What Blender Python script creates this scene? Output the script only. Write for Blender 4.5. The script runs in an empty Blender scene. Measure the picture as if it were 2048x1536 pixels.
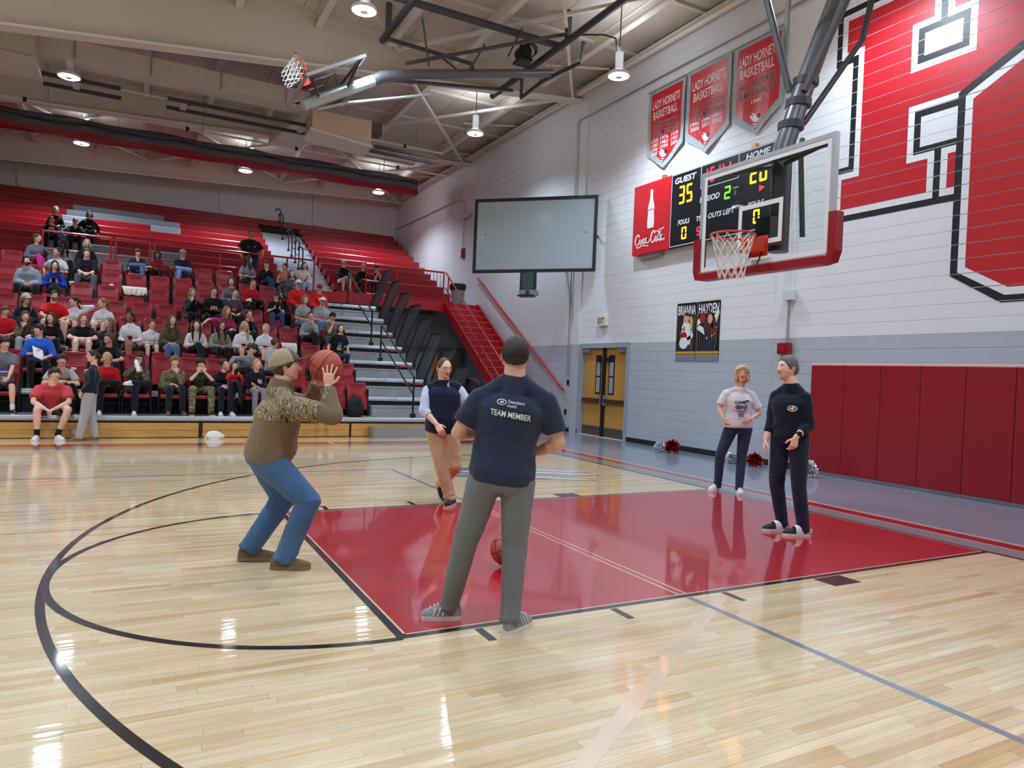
import bpy, bmesh, math, random
import numpy as np
from mathutils import Vector, Matrix
from mathutils.bvhtree import BVHTree
S = bpy.context.scene
COL = S.collection
RND = random.Random(11)
PI = math.pi

# ---------------------------------------------------------------- camera, world, lamps, exposure
cd = bpy.data.cameras.new('camera'); cam = bpy.data.objects.new('camera', cd); COL.objects.link(cam)
cam.location = (-7.1186, -5.5148, 1.4885)
cam.rotation_euler = (1.5568223, -0.0414811, -0.490998)
cd.sensor_width = 36.0; cd.lens = 1412.414 / 2048 * 36.0; cd.clip_end = 200; cd.clip_start = 0.05
S.camera = cam
S.view_settings.view_transform = 'Standard'; S.view_settings.look = 'None'
S.view_settings.gamma = 1.0; S.view_settings.use_curve_mapping = False
S.view_settings.exposure = 0.78
S.cycles.use_denoising = True
S.cycles.max_bounces = 7; S.cycles.diffuse_bounces = 4; S.cycles.glossy_bounces = 4
S.cycles.transmission_bounces = 6; S.cycles.transparent_max_bounces = 8
S.cycles.caustics_reflective = False; S.cycles.caustics_refractive = False
S.cycles.sample_clamp_indirect = 8.0
W = bpy.data.worlds.new('gym air'); S.world = W; W.use_nodes = True
W.node_tree.nodes['Background'].inputs[0].default_value = (0.80, 0.84, 0.95, 1)
W.node_tree.nodes['Background'].inputs[1].default_value = 0.10
LAMPS = [(-8.6, 13.3, 7.72, 1), (-3.6, 7.4, 8.03, 1), (1.62, 6.65, 7.8, 1), (0.95, 12.3, 8.05, 1),
         (-8.8, 20.8, 8.2, 1), (-3.9, 20.9, 8.2, 1), (0.9, 20.9, 8.2, 1),
         (-9.2, 7.3, 8.05, 1), (-9.2, 1.4, 8.05, 1), (-3.6, 1.4, 8.05, 1), (2.0, 1.4, 8.05, 1),
         (-9.2, -4.5, 8.05, 1), (-3.6, -4.5, 8.05, 1), (2.0, -4.5, 8.05, 1),
         (-14.8, 7.3, 8.05, 0), (-14.8, 1.4, 8.05, 0), (-14.8, -4.5, 8.05, 0), (-14.4, 13.4, 7.9, 0)]
LAMP_POWER = 690.0
for i, (x, y, z, vis) in enumerate(LAMPS):
    ld = bpy.data.lights.new('high_bay_light', 'SPOT'); lo = bpy.data.objects.new('high_bay_light', ld)
    ld.energy = LAMP_POWER; ld.spot_size = math.radians(146); ld.spot_blend = 0.7
    ld.shadow_soft_size = 0.22; ld.color = (0.70, 0.84, 1.0)
    lo.location = (x, y, z - 0.03); COL.objects.link(lo)
    ld = bpy.data.lights.new('ceiling_fill_light', 'POINT'); lo = bpy.data.objects.new('ceiling_fill_light', ld)   # added fill above each lamp to brighten the ceiling, no real source
    ld.energy = LAMP_POWER * .03; ld.shadow_soft_size = 0.25; ld.color = (0.82, 0.90, 1.0); lo.location = (x, y, z + .62); COL.objects.link(lo)

# ---------------------------------------------------------------- helpers
def srgb(r, g, b):
    f = lambda c: (c / 255 / 12.92) if c <= 10 else ((c / 255 + .055) / 1.055) ** 2.4
    return (f(r), f(g), f(b), 1.0)

MATS = {}
def pbr(name, rgb, rough=.5, metal=0., coat=0., var=0., vscale=8., bump=0., bscale=60., emit=0., sheen=0., spec=.5, stretch=None, cr=.08):
    if name in MATS: return MATS[name]
    m = bpy.data.materials.new(name); m.use_nodes = True; MATS[name] = m
    nt = m.node_tree; b = nt.nodes['Principled BSDF']; L = nt.links.new
    c = srgb(*rgb)
    b.inputs['Base Color'].default_value = c
    b.inputs['Roughness'].default_value = rough; b.inputs['Metallic'].default_value = metal
    b.inputs['Coat Weight'].default_value = coat; b.inputs['Coat Roughness'].default_value = cr
    b.inputs['Specular IOR Level'].default_value = spec
    b.inputs['Sheen Weight'].default_value = sheen
    if emit:
        b.inputs['Emission Color'].default_value = c; b.inputs['Emission Strength'].default_value = emit
    if var or bump:
        tc = nt.nodes.new('ShaderNodeTexCoord'); src = tc.outputs['Object']
        if stretch:
            mp = nt.nodes.new('ShaderNodeMapping'); mp.inputs['Scale'].default_value = stretch
            L(src, mp.inputs[0]); src = mp.outputs[0]
    if var:
        n = nt.nodes.new('ShaderNodeTexNoise'); n.inputs['Scale'].default_value = vscale; n.inputs['Detail'].default_value = 4
        L(src, n.inputs['Vector'])
        h = nt.nodes.new('ShaderNodeMapRange'); h.inputs[1].default_value = .25; h.inputs[2].default_value = .75
        h.inputs[3].default_value = 1 - var; h.inputs[4].default_value = 1 + var
        L(n.outputs[0], h.inputs[0])
        mx = nt.nodes.new('ShaderNodeMix'); mx.data_type = 'RGBA'; mx.blend_type = 'MULTIPLY'; mx.inputs[0].default_value = 1
        mx.inputs[6].default_value = c; L(h.outputs[0], mx.inputs[7]); L(mx.outputs[2], b.inputs['Base Color'])
    if bump:
        n2 = nt.nodes.new('ShaderNodeTexNoise'); n2.inputs['Scale'].default_value = bscale; n2.inputs['Detail'].default_value = 3
        L(src, n2.inputs['Vector'])
        bp = nt.nodes.new('ShaderNodeBump'); bp.inputs['Strength'].default_value = bump; bp.inputs['Distance'].default_value = .01
        L(n2.outputs[0], bp.inputs['Height']); L(bp.outputs[0], b.inputs['Normal'])
    return m

def wood(name, cols, coat=.0, rough=.35, bypart='island', gscale=(2.2, 40, 40), gstr=.16, cr=.05):
    """strip wood: one tone per piece (random per piece), fine grain along x"""
    m = bpy.data.materials.new(name); m.use_nodes = True; MATS[name] = m
    nt = m.node_tree; b = nt.nodes['Principled BSDF']; L = nt.links.new
    if bypart == 'island':
        g = nt.nodes.new('ShaderNodeNewGeometry'); rnd = g.outputs['Random Per Island']
    else:
        g = nt.nodes.new('ShaderNodeObjectInfo'); rnd = g.outputs['Random']
    r = nt.nodes.new('ShaderNodeValToRGB'); e = r.color_ramp.elements
    e[0].position = 0; e[0].color = srgb(*cols[0]); e[1].position = 1; e[1].color = srgb(*cols[-1])
    for i, c in enumerate(cols[1:-1]):
        x = e.new((i + 1) / (len(cols) - 1)); x.color = srgb(*c)
    L(rnd, r.inputs[0])
    tc = nt.nodes.new('ShaderNodeNewGeometry'); mp = nt.nodes.new('ShaderNodeMapping'); mp.inputs['Scale'].default_value = gscale
    L(tc.outputs['Position'], mp.inputs[0])
    ad = nt.nodes.new('ShaderNodeVectorMath'); ad.operation = 'ADD'
    sc_ = nt.nodes.new('ShaderNodeMath'); sc_.operation = 'MULTIPLY'; sc_.inputs[1].default_value = 37.0; L(rnd, sc_.inputs[0])
    L(mp.outputs[0], ad.inputs[0]); L(sc_.outputs[0], ad.inputs[1])
    n = nt.nodes.new('ShaderNodeTexNoise'); n.inputs['Scale'].default_value = 1.0; n.inputs['Detail'].default_value = 5; n.inputs['Distortion'].default_value = .6
    L(ad.outputs[0], n.inputs['Vector'])
    h = nt.nodes.new('ShaderNodeMapRange'); h.inputs[1].default_value = .3; h.inputs[2].default_value = .7
    h.inputs[3].default_value = 1 - gstr; h.inputs[4].default_value = 1 + gstr * .6; L(n.outputs[0], h.inputs[0])
    mx = nt.nodes.new('ShaderNodeMix'); mx.data_type = 'RGBA'; mx.blend_type = 'MULTIPLY'; mx.inputs[0].default_value = 1
    L(r.outputs[0], mx.inputs[6]); L(h.outputs[0], mx.inputs[7]); L(mx.outputs[2], b.inputs['Base Color'])
    b.inputs['Roughness'].default_value = rough; b.inputs['Coat Weight'].default_value = coat; b.inputs['Coat Roughness'].default_value = cr
    if coat:
        n3 = nt.nodes.new('ShaderNodeTexNoise'); n3.inputs['Scale'].default_value = 1; n3.inputs['Detail'].default_value = 2
        mp3 = nt.nodes.new('ShaderNodeMapping'); mp3.inputs['Scale'].default_value = (1.5, 16, 1); L(tc.outputs['Position'], mp3.inputs[0]); L(mp3.outputs[0], n3.inputs['Vector'])
        bp = nt.nodes.new('ShaderNodeBump'); bp.inputs['Strength'].default_value = .10; bp.inputs['Distance'].default_value = .01
        L(n3.outputs[0], bp.inputs['Height']); L(bp.outputs[0], b.inputs['Coat Normal'])
    return m

def wloc(p):
    v = Vector((0, 0, 0))
    while p is not None: v = v + p.location; p = p.parent
    return v

class MB:
    def __init__(s): s.v = []; s.f = []
    def add(s, v, f):
        o = len(s.v); s.v.extend(tuple(map(float, p)) for p in v); s.f.extend(tuple(i + o for i in q) for q in f); return s
    def box(s, x0, x1, y0, y1, z0, z1):
        v = [(x, y, z) for z in (z0, z1) for y in (y0, y1) for x in (x0, x1)]
        return s.add(v, [(0, 2, 3, 1), (4, 5, 7, 6), (0, 1, 5, 4), (2, 6, 7, 3), (0, 4, 6, 2), (1, 3, 7, 5)])
    def obox(s, c, ex, ey, ez):
        c, ex, ey, ez = map(Vector, (c, ex, ey, ez))
        v = [c + a * ex + b * ey + d * ez for d in (-1, 1) for b in (-1, 1) for a in (-1, 1)]
        return s.add(v, [(0, 2, 3, 1), (4, 5, 7, 6), (0, 1, 5, 4), (2, 6, 7, 3), (0, 4, 6, 2), (1, 3, 7, 5)])
    def loft(s, rings, caps=True, close=False):
        n = len(rings[0]); o = len(s.v)
        for r in rings: s.v.extend(tuple(map(float, p)) for p in r)
        m = len(rings)
        for i in range(m if close else m - 1):
            a = o + i * n; b = o + ((i + 1) % m) * n
            for j in range(n):
                k = (j + 1) % n; s.f.append((a + j, a + k, b + k, b + j))
        if caps and not close:
            s.f.append(tuple(o + j for j in reversed(range(n)))); s.f.append(tuple(o + (m - 1) * n + j for j in range(n)))
        return s
    def tube(s, pts, r, n=8, caps=True, close=False):
        pts = [Vector(p) for p in pts]; m = len(pts)
        rs = r if isinstance(r, (list, tuple)) else [r] * m
        rings = []; prev = None
        for i, p in enumerate(pts):
            if close: t = pts[(i + 1) % m] - pts[i - 1]
            else: t = pts[min(i + 1, m - 1)] - pts[max(i - 1, 0)]
            t = t.normalized() if t.length > 1e-9 else Vector((0, 0, 1))
            if prev is None:
                a = Vector((0, 0, 1)) if abs(t.z) < .9 else Vector((1, 0, 0)); u = t.cross(a).normalized()
            else:
                u = prev - t * prev.dot(t); u = u.normalized() if u.length > 1e-6 else t.orthogonal().normalized()
            prev = u; w = t.cross(u)
            rings.append([p + (u * math.cos(q * 2 * PI / n) + w * math.sin(q * 2 * PI / n)) * rs[i] for q in range(n)])
        return s.loft(rings, caps, close)
    def bar(s, a, b, w, h=None, up=(0, 0, 1)):
        a, b = Vector(a), Vector(b); t = (b - a).normalized(); up = Vector(up)
        if abs(t.dot(up)) > .98: up = Vector((1, 0, 0))
        x = t.cross(up).normalized(); z = x.cross(t)
        return s.obox((a + b) / 2, x * (w / 2), (b - a) / 2, z * ((h or w) / 2))
    def lathe(s, c, prof, n=16, axis='z', caps=True):
        rings = []
        for r, h in prof:
            ring = []
            for q in range(n):
                a = q * 2 * PI / n; x, y = r * math.cos(a), r * math.sin(a)
                p = {'z': (x, y, h), 'x': (h, x, y), 'y': (y, h, x)}[axis]
                ring.append((c[0] + p[0], c[1] + p[1], c[2] + p[2]))
            rings.append(ring)
        return s.loft(rings, caps)
    def prism(s, pts, vec):
        o = len(s.v); n = len(pts); vec = Vector(vec)
        s.v.extend(tuple(map(float, p)) for p in pts); s.v.extend(tuple(Vector(p) + vec) for p in pts)
        s.f.append(tuple(o + i for i in reversed(range(n)))); s.f.append(tuple(o + n + i for i in range(n)))
        for i in range(n):
            j = (i + 1) % n; s.f.append((o + i, o + j, o + n + j, o + n + i))
        return s
    def sheet(s, pts): o = len(s.v); s.v.extend(tuple(map(float, p)) for p in pts); s.f.append(tuple(o + i for i in range(len(pts)))); return s
    def build(s, name, mat, parent=None, smooth=False, kind=None):
        me = bpy.data.meshes.new(name); off = wloc(parent) if parent is not None else Vector((0, 0, 0))
        vv = [(p[0] - off.x, p[1] - off.y, p[2] - off.z) for p in s.v] if off.length else s.v
        me.from_pydata(vv, [], s.f); me.update()
        if mat is not None: me.materials.append(mat)
        if smooth:
            me.polygons.foreach_set('use_smooth', [True] * len(me.polygons))
            try: me.set_sharp_from_angle(angle=math.radians(40))
            except Exception: pass
        o = bpy.data.objects.new(name, me); COL.objects.link(o)
        if parent is not None: o.parent = parent
        if kind: o['kind'] = kind
        return o

def tag(o, label=None, cat=None, group=None, kind=None):
    if label: o['label'] = label
    if cat: o['category'] = cat
    if group: o['group'] = group
    if kind: o['kind'] = kind
    return o
def thing(name, label, cat, loc, group=None):
    o = bpy.data.objects.new(name, None); COL.objects.link(o); o.location = loc; o.empty_display_size = .1
    return tag(o, label, cat, group)
def structure(name, loc=(0, 0, 0)):
    o = bpy.data.objects.new(name, None); COL.objects.link(o); o.location = loc; o['kind'] = 'structure'; return o

TEXTC = {}; BOX = {}
def text_geo(txt, bold=.0, shear=0.):
    """flat lettering in the xy plane scaled to its own box: returns verts (0..1, 0..1), faces, aspect"""
    k = (txt, bold, shear)
    if k in TEXTC: return TEXTC[k]
    cu = bpy.data.curves.new('lettering', 'FONT'); cu.body = txt; cu.size = 1; cu.offset = bold; cu.shear = shear
    cu.resolution_u = 3; cu.align_x = 'CENTER'
    box0 = None
    if bold:
        b0 = text_geo(txt, 0., shear); box0 = BOX[(txt, 0., shear)]
    ob = bpy.data.objects.new('lettering', cu); me = bpy.data.meshes.new_from_object(ob)
    v = np.array([p.co[:2] for p in me.vertices]); f = [tuple(p.vertices) for p in me.polygons]
    bpy.data.objects.remove(ob); bpy.data.curves.remove(cu); bpy.data.meshes.remove(me)
    lo, hi = v.min(0), v.max(0); BOX[k] = (lo, hi)
    if box0: lo, hi = box0
    asp = (hi[0] - lo[0]) / (hi[1] - lo[1])
    TEXTC[k] = ((v - lo) / (hi - lo), f, asp); return TEXTC[k]
def wall_text(mb, txt, y0, y1, z0, z1, x, bold=.0, shear=0., slant=0.):
    """lettering on a plane facing -x: reads from y0 (left, larger y) to y1"""
    v, f, a = text_geo(txt, bold, shear)
    mb.add([(x, y0 + (y1 - y0) * p[0], z0 + (z1 - z0) * p[1] + slant * p[0]) for p in v], f)
    return mb

# ---------------------------------------------------------------- common materials
M_steel = pbr('galvanised steel', (176, 180, 184), .38, .75, var=.06)
M_alu = pbr('brushed aluminium deck', (168, 173, 180), .42, .35, var=.07, vscale=3, stretch=(1, 6, 6))
M_black = pbr('black painted steel', (22, 23, 25), .45)
M_rubber = pbr('black rubber', (18, 18, 19), .7)
M_redsteel = pbr('red painted steel', (176, 18, 28), .38, coat=.2, var=.05)
M_redpad = pbr('red vinyl pad', (146, 10, 28), .36, coat=.3, var=.04, bump=.05, bscale=20, cr=.25)
M_redseat = pbr('red moulded plastic', (158, 16, 34), .38, coat=.25, var=.05, cr=.2)
M_redbench = pbr('red bench plastic', (164, 14, 28), .36, coat=.2, var=.05, cr=.25)
M_graybench = pbr('grey bench plastic', (150, 156, 162), .4, var=.04)
M_wallwhite = pbr('white block paint', (222, 222, 226), .5, var=.02, vscale=2, bump=.12, bscale=90)
M_wallgray = pbr('grey block paint', (176, 182, 190), .42, var=.03, vscale=2, bump=.12, bscale=90)
M_mortar = pbr('painted mortar', (206, 206, 210), .6)
M_mortargray = pbr('painted grey mortar', (134, 142, 152), .6)
M_mred = pbr('mural red paint', (188, 20, 34), .45, var=.03, bump=.10, bscale=90)
M_mblack = pbr('mural black paint', (18, 20, 26), .45, bump=.10, bscale=90)
M_mwhite = pbr('mural white paint', (226, 228, 230), .5, bump=.10, bscale=90)
M_beige = pbr('beige ceiling paint', (206, 196, 180), .7, var=.03, vscale=1)
M_beigelight = pbr('pale beige flange paint', (226, 218, 208), .6)
M_deck = pbr('woodwool deck board', (206, 196, 182), .9, var=.10, vscale=40, bump=.5, bscale=70)
M_duct = pbr('painted duct sheet', (212, 202, 190), .55, var=.05, vscale=2)
M_grayrail = pbr('dark grey pipe paint', (74, 74, 78), .42, .2)
M_white = pbr('white enamel', (232, 233, 235), .35)
M_orange = pbr('orange rim paint', (214, 62, 26), .35, coat=.3)
M_net = pbr('white net cord', (232, 230, 224), .8)
M_backwall = pbr('far wall paint', (226, 222, 224), .7, var=.02, vscale=1)
M_oakdoor = pbr('honey oak veneer', (190, 140, 68), .36, coat=.3, var=.12, vscale=5, stretch=(1, 12, .8))
M_frame = pbr('grey door frame paint', (150, 160, 172), .4)
M_glassdark = pbr('wired vision glass', (150, 158, 162), .12, spec=.8)
M_led = pbr('led lens', (250, 252, 255), .4, emit=9.0)
# ================================================================ FLOOR
CAMP = Vector(cam.location)
_cm = cam.rotation_euler.to_matrix()
def in_view(p, mx=0.78, my=0.60):
    q = _cm.transposed() @ (Vector(p) - CAMP)
    return q.z < -.3 and abs(q.x / q.z) < mx and abs(q.y / q.z) < my

fl = MB().box(-26, 3.3, -12, 26, -.12, -.010).build('floor', pbr('sub floor', (150, 120, 84), .7)); fl['kind'] = 'structure'
MAPLE = [(206, 172, 124), (222, 192, 146), (228, 202, 160), (232, 208, 168), (224, 198, 154), (234, 214, 178), (214, 184, 138), (226, 200, 158)]
M_maple = wood('varnished maple strips', MAPLE, coat=1.0, rough=.32)
M_maple1 = wood('varnished maple strip', MAPLE, coat=1.0, rough=.32, bypart='object')
PW = .0572; planks = []
y = -8.0; r = random.Random(3)
while y < 9.44:
    x = -16 + r.uniform(-1, 0)
    while x < 0:
        L = r.choice((.35, .5, .65, .8, .95, 1.1, 1.3, 1.6)) * r.uniform(.85, 1.15)
        planks.append((max(x, -16), min(x + L, 0.), y)); x += L
    y += PW
def pdist(p):
    c = Vector(((p[0] + p[1]) / 2, p[2], 0)); return (c - CAMP).length if in_view(c) else 999
order = sorted(range(len(planks)), key=lambda i: pdist(planks[i])); near = set(order[:300])
mb = MB(); g = .0005
for i, (a, b_, y) in enumerate(planks):
    if i in near:
        MB().box(a + g, b_ - g, y + g, y + PW - g, -.010, 0).build('plank', M_maple1, fl)
    else: mb.box(a + g, b_ - g, y + g, y + PW - g, -.010, 0)
mb.build('plank', M_maple, fl, kind='stuff')
M_apron = pbr('grey sealed apron', (128, 134, 148), .4, coat=.8, var=.03, vscale=1.5, cr=.10)
MB().box(.66, 3.25, -12, 17.5, -.010, 0).build('apron', M_apron, fl)
MB().box(-26, .66, 9.44, 17.5, -.012, -.001).build('apron', M_apron, fl)
MB().box(0, .66, -12, 9.44, -.010, -.0004).build('border_board', M_maple, fl)
M_lineblack = pbr('black court paint', (16, 15, 18), .3, coat=1., cr=.06)
M_linegray = pbr('grey court paint', (140, 146, 154), .3, coat=1., cr=.06)
M_linered = pbr('red court paint', (178, 20, 34), .3, coat=1., cr=.05, var=.05, vscale=3, stretch=(1, 14, 1))
M_linepale = pbr('pale court paint', (226, 198, 168), .3, coat=1., cr=.06)
M_linewhite = pbr('white court paint', (228, 230, 230), .3, coat=1., cr=.06)
def fsheet(name, pts, mat, z, label=None):
    o = MB().prism([(p[0], p[1], z - .0004) for p in pts], (0, 0, .0004)).build(name, mat, fl)
    if label: o['label'] = label
    return o
def frect(name, x0, x1, y0, y1, mat, z): return fsheet(name, [(x0, y0), (x1, y0), (x1, y1), (x0, y1)], mat, z)
def farc(name, cx, cy, r0, r1, a0, a1, mat, z, n=96):
    mb = MB()
    for i in range(n):
        t0 = a0 + (a1 - a0) * i / n; t1 = a0 + (a1 - a0) * (i + 1) / n
        mb.sheet([(cx + r0 * math.cos(t0), cy + r0 * math.sin(t0), z), (cx + r1 * math.cos(t0), cy + r1 * math.sin(t0), z),
                  (cx + r1 * math.cos(t1), cy + r1 * math.sin(t1), z), (cx + r0 * math.cos(t1), cy + r0 * math.sin(t1), z)])
    return mb.build(name, mat, fl)
# border bands beyond the end line and the far sideline
frect('end_line', 0, .05, -12, 7.67, M_lineblack, .0012)
frect('border_band', .05, .37, -12, 8.02, M_linegray, .0006)
frect('border_band', .37, .40, -12, 8.05, M_linepale, .0007)
frect('border_band', .40, .62, -12, 8.27, M_linered, .0006)
frect('border_band', .62, .655, -12, 8.30, M_linepale, .0007)
frect('border_band', .655, .70, -12, 9.44, pbr('metal floor edge strip', (196, 206, 220), .3, .6), .0010)
frect('side_line', -16, .05, 7.62, 7.67, M_linepale, .0012)
frect('border_band', -16, .05, 7.67, 7.99, M_linegray, .0006)
frect('border_band', -16, .37, 7.99, 8.02, M_linepale, .0007)
frect('border_band', -16, .40, 8.02, 8.48, M_linered, .0006)
# key
frect('key_paint', -5.725, -.012, -1.764, 1.764, M_linered, .0008)
for y0, y1, x0, x1 in ((-1.779, -1.764, -5.74, 0), (1.764, 1.779, -5.74, 0)): frect('key_trim', x0, x1, y0, y1, M_linepale, .0010)
for x0, x1 in ((-5.74, -5.725), (-.015, 0)): frect('key_trim', x0, x1, -1.779, 1.779, M_linepale, .0010)
frect('lane_line', -5.79, 0, -1.829, -1.779, M_lineblack, .0014)
frect('lane_line', -5.79, 0, 1.779, 1.829, M_lineblack, .0014)
frect('free_throw_line', -5.79, -5.74, -1.829, 1.829, M_lineblack, .0016)
for s in (-1, 1):
    for x0, x1 in ((-5.334, -5.283), (-4.369, -4.318), (-3.404, -3.353)):
        frect('lane_mark', x0, x1, *sorted((s * 1.842, s * 2.038)), M_lineblack, .0012)
    frect('lane_block', -2.438, -2.134, *sorted((s * 1.842, s * 2.038)), M_lineblack, .0012)
farc('free_throw_circle', -5.765, 0, 1.80, 1.85, PI / 2, 3 * PI / 2, M_lineblack, .0013)
farc('three_point_line', -1.60, 0, 5.97, 6.02, PI / 2, 3 * PI / 2, M_lineblack, .0012, 160)
for s in (-1, 1): frect('three_point_line', -1.6, 0, *sorted((s * 5.97, s * 6.02)), M_lineblack, .0012)
M_linevb = pbr('blue grey court paint', (122, 136, 152), .3, coat=1., cr=.06)
frect('volleyball_line', -3.725, -3.675, -12, -1.842, M_linevb, .0010)
frect('volleyball_line', -3.725, -3.675, 1.842, 4.58, M_linevb, .0010)
frect('volleyball_line', -16, -3.675, 4.53, 4.58, M_linevb, .0011)
for x0 in (-3.735, -3.665): frect('volleyball_line', x0, x0 + .014, -1.764, 1.764, M_linepale, .0012)
frect('tan_line', -3.72, -3.67, 4.58, 9.4, M_linepale, .0010)
fsheet('tan_line', [(-5.64, -3.31), (-5.58, -3.37), (-3.44, -1.95), (-3.50, -1.89)], M_linepale, .0009)
fsheet('tan_line', [(-8.4, -5.05), (-8.34, -5.11), (-5.58, -3.37), (-5.64, -3.31)], M_linepale, .0009)
# floor emblem of the winged insect beyond the lane (mostly hidden)
def ell(cx, cy, a, b, rot, n=28, t=None):
    out = []
    for i in range(n):
        q = 2 * PI * i / n; x = a * math.cos(q); yy = b * math.sin(q) * (1 if t is None else (1 - t * math.cos(q)))
        out.append((cx + x * math.cos(rot) - yy * math.sin(rot), cy + x * math.sin(rot) + yy * math.cos(rot)))
    return out
for (cx, cy, a, b, ro) in ((-1.34, 3.98, .62, .13, -.55), (-1.45, 3.70, .72, .13, -.50), (-1.72, 3.28, .62, .10, -.62)):
    fsheet('emblem_outline', ell(cx, cy, a + .03, b + .03, ro), M_lineblack, .0009)
    fsheet('emblem_wing', ell(cx, cy, a, b, ro), M_linewhite, .0012)
for (cx, cy, a, b, ro) in ((-2.15, 3.45, .60, .17, -.45), (-2.50, 4.15, .38, .28, .2), (-2.62, 3.72, .42, .24, -.3)):
    fsheet('emblem_outline', ell(cx, cy, a + .03, b + .03, ro), M_lineblack, .0008)
    fsheet('emblem_body', ell(cx, cy, a, b, ro), M_linegray, .0011)
fsheet('emblem_eye', ell(-2.62, 4.12, .16, .07, .2), M_linewhite, .0014)
fsheet('emblem_stripe', ell(-2.75, 3.90, .22, .03, .1), M_linewhite, .0014)
farc('emblem_antenna', -1.9, 4.4, .95, .98, 1.4, 2.6, M_lineblack, .0010, 24)

# ================================================================ HOOP WALL (right)
WX = 3.25; CH = .2127; BL = .4254
wr = structure('wall_right', (WX, 5, 0))
DOOR = (7.98, 10.06, 2.36)
def wallslab(y0, y1, z0, z1, mat): MB().box(WX + .0045, WX + .30, y0, y1, z0, z1).build('mortar_bed', mat, wr)
wallslab(-12, DOOR[0], 0, 11 * CH, M_mortargray); wallslab(DOOR[1], 26, 0, 11 * CH, M_mortargray)
wallslab(-12, 26, 11 * CH, 9.25, M_mortar)
blocks = []
for row in range(44):
    z0 = row * CH; z1 = min(z0 + CH, 9.25)
    if z1 - z0 < .04: continue
    y = -9 + (BL / 2 if row % 2 else 0)
    while y < 25.9:
        a, b_ = y, min(y + BL, 25.9); y += BL
        if row < 11 and a < DOOR[1] and b_ > DOOR[0]:
            if a < DOOR[0] - .05: b_ = DOOR[0]
            elif b_ > DOOR[1] + .05: a = DOOR[1]
            else: continue
        blocks.append((a, b_, z0, z1, row))
def bdist(q):
    c = Vector((WX, (q[0] + q[1]) / 2, (q[2] + q[3]) / 2))
    if not in_view(c, .72, .54) or (c.y < 2.85 and c.z < 1.9): return 999
    return (c - CAMP).length
order = sorted(range(len(blocks)), key=lambda i: bdist(blocks[i])); near = set(order[:300])
mw, mg = MB(), MB()
J = .0055
for i, (a, b_, z0, z1, row) in enumerate(blocks):
    mat = M_wallgray if row < 11 else M_wallwhite
    dx = RND.uniform(0, .0006)
    t = MB() if i in near else (mg if row < 11 else mw)
    e = .003
    v = [(WX + .006, a + .0003, z0 + .001), (WX + .006, b_ - .0003, z0 + .001), (WX + .006, b_ - .0003, z1 - .001), (WX + .006, a + .0003, z1 - .001),
         (WX - dx, a + .0004, z0 + .003), (WX - dx, b_ - .0004, z0 + .003), (WX - dx, b_ - .0004, z1 - .0085), (WX - dx, a + .0004, z1 - .0085)]
    t.add(v, [(4, 7, 6, 5), (0, 4, 5, 1), (1, 5, 6, 2), (2, 6, 7, 3), (3, 7, 4, 0)])
    if i in near: t.build('block', mat, wr)
mw.build('block', M_wallwhite, wr, kind='stuff'); mg.build('block', M_wallgray, wr, kind='stuff')

# painted letters: convex pieces clipped to the block faces so the joints stay open
def clip(poly, y0, y1, z0, z1):
    for ax, lim, sg in ((0, y0, 1), (0, y1, -1), (1, z0, 1), (1, z1, -1)):
        out = []
        for i in range(len(poly)):
            p, q = poly[i - 1], poly[i]; dp, dq = sg * (p[ax] - lim), sg * (q[ax] - lim)
            if (dp < 0) != (dq < 0):
                t = dp / (dp - dq); out.append((p[0] + t * (q[0] - p[0]), p[1] + t * (q[1] - p[1])))
            if dq >= 0: out.append(q)
        poly = out
        if len(poly) < 3: return []
    return poly
def paint(name, polys, mat, lift):
    mb = MB()
    for poly in polys:
        ys = [p[0] for p in poly]; zs = [p[1] for p in poly]
        for (a, b_, z0, z1, row) in blocks:
            if b_ < min(ys) or a > max(ys) or z1 < min(zs) or z0 > max(zs): continue
            c = clip(poly, a, b_, z0 + .003, z1 - .0085)
            if len(c) >= 3: mb.prism([(WX - .0014 - lift, p[0], p[1]) for p in c], (.0008, 0, 0))
    return mb.build(name, mat, wr)
def rc(y0, y1, z0, z1): return [(y0, z0), (y1, z0), (y1, z1), (y0, z1)]
# letter H (mirror image of its visible left half completes it outside the frame)
def hset(o):
    """two-sided serif H grown by o: rectangles"""
    cy = .83; out = []
    for s in (0, 1):
        def add(a, b, z0, z1):
            if s: a, b = 2 * cy - a, 2 * cy - b
            out.append(rc(min(a, b), max(a, b), z0, z1))
        in_ = max(.98 - o, .83)
        for za, zb in ((7.09 - o, 7.62 + o), (4.46 - o, 4.97 + o)): add(2.44 + o, 2.12 + o, za, zb); add(1.31 - o, in_, za, zb)
        add(2.12 + o, 1.31 - o, 4.46 - o, 7.62 + o)
    out.append(rc(.35 + o, 1.31 - o, 5.83 - o, 6.35 + o))
    return out
paint('mural_outline', hset(.20), M_mblack, .0000)
paint('mural_outline', hset(.10), M_mwhite, .0010)
paint('mural_letter', hset(0), M_mred, .0020)
def octo(y0, y1, z0, z1, c0, d0, c1, d1): return [(y0, z0 + d0), (y0 - c0, z0), (y1 + c0, z0), (y1, z0 + d0), (y1, z1 - d1), (y1 + c1, z1), (y0 - c1, z1), (y0, z1 - d1)]
paint('mural_outline', [octo(.565, -3.6, 2.74, 6.24, .70, .43, .80, .43)], M_mblack, .0030)
paint('mural_outline', [octo(.46, -3.5, 2.84, 6.12, .64, .37, .74, .38)], M_mwhite, .0040)
paint('mural_letter', [octo(.355, -3.4, 2.945, 6.01, .57, .33, .65, .35)], M_mred, .0050)

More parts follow.
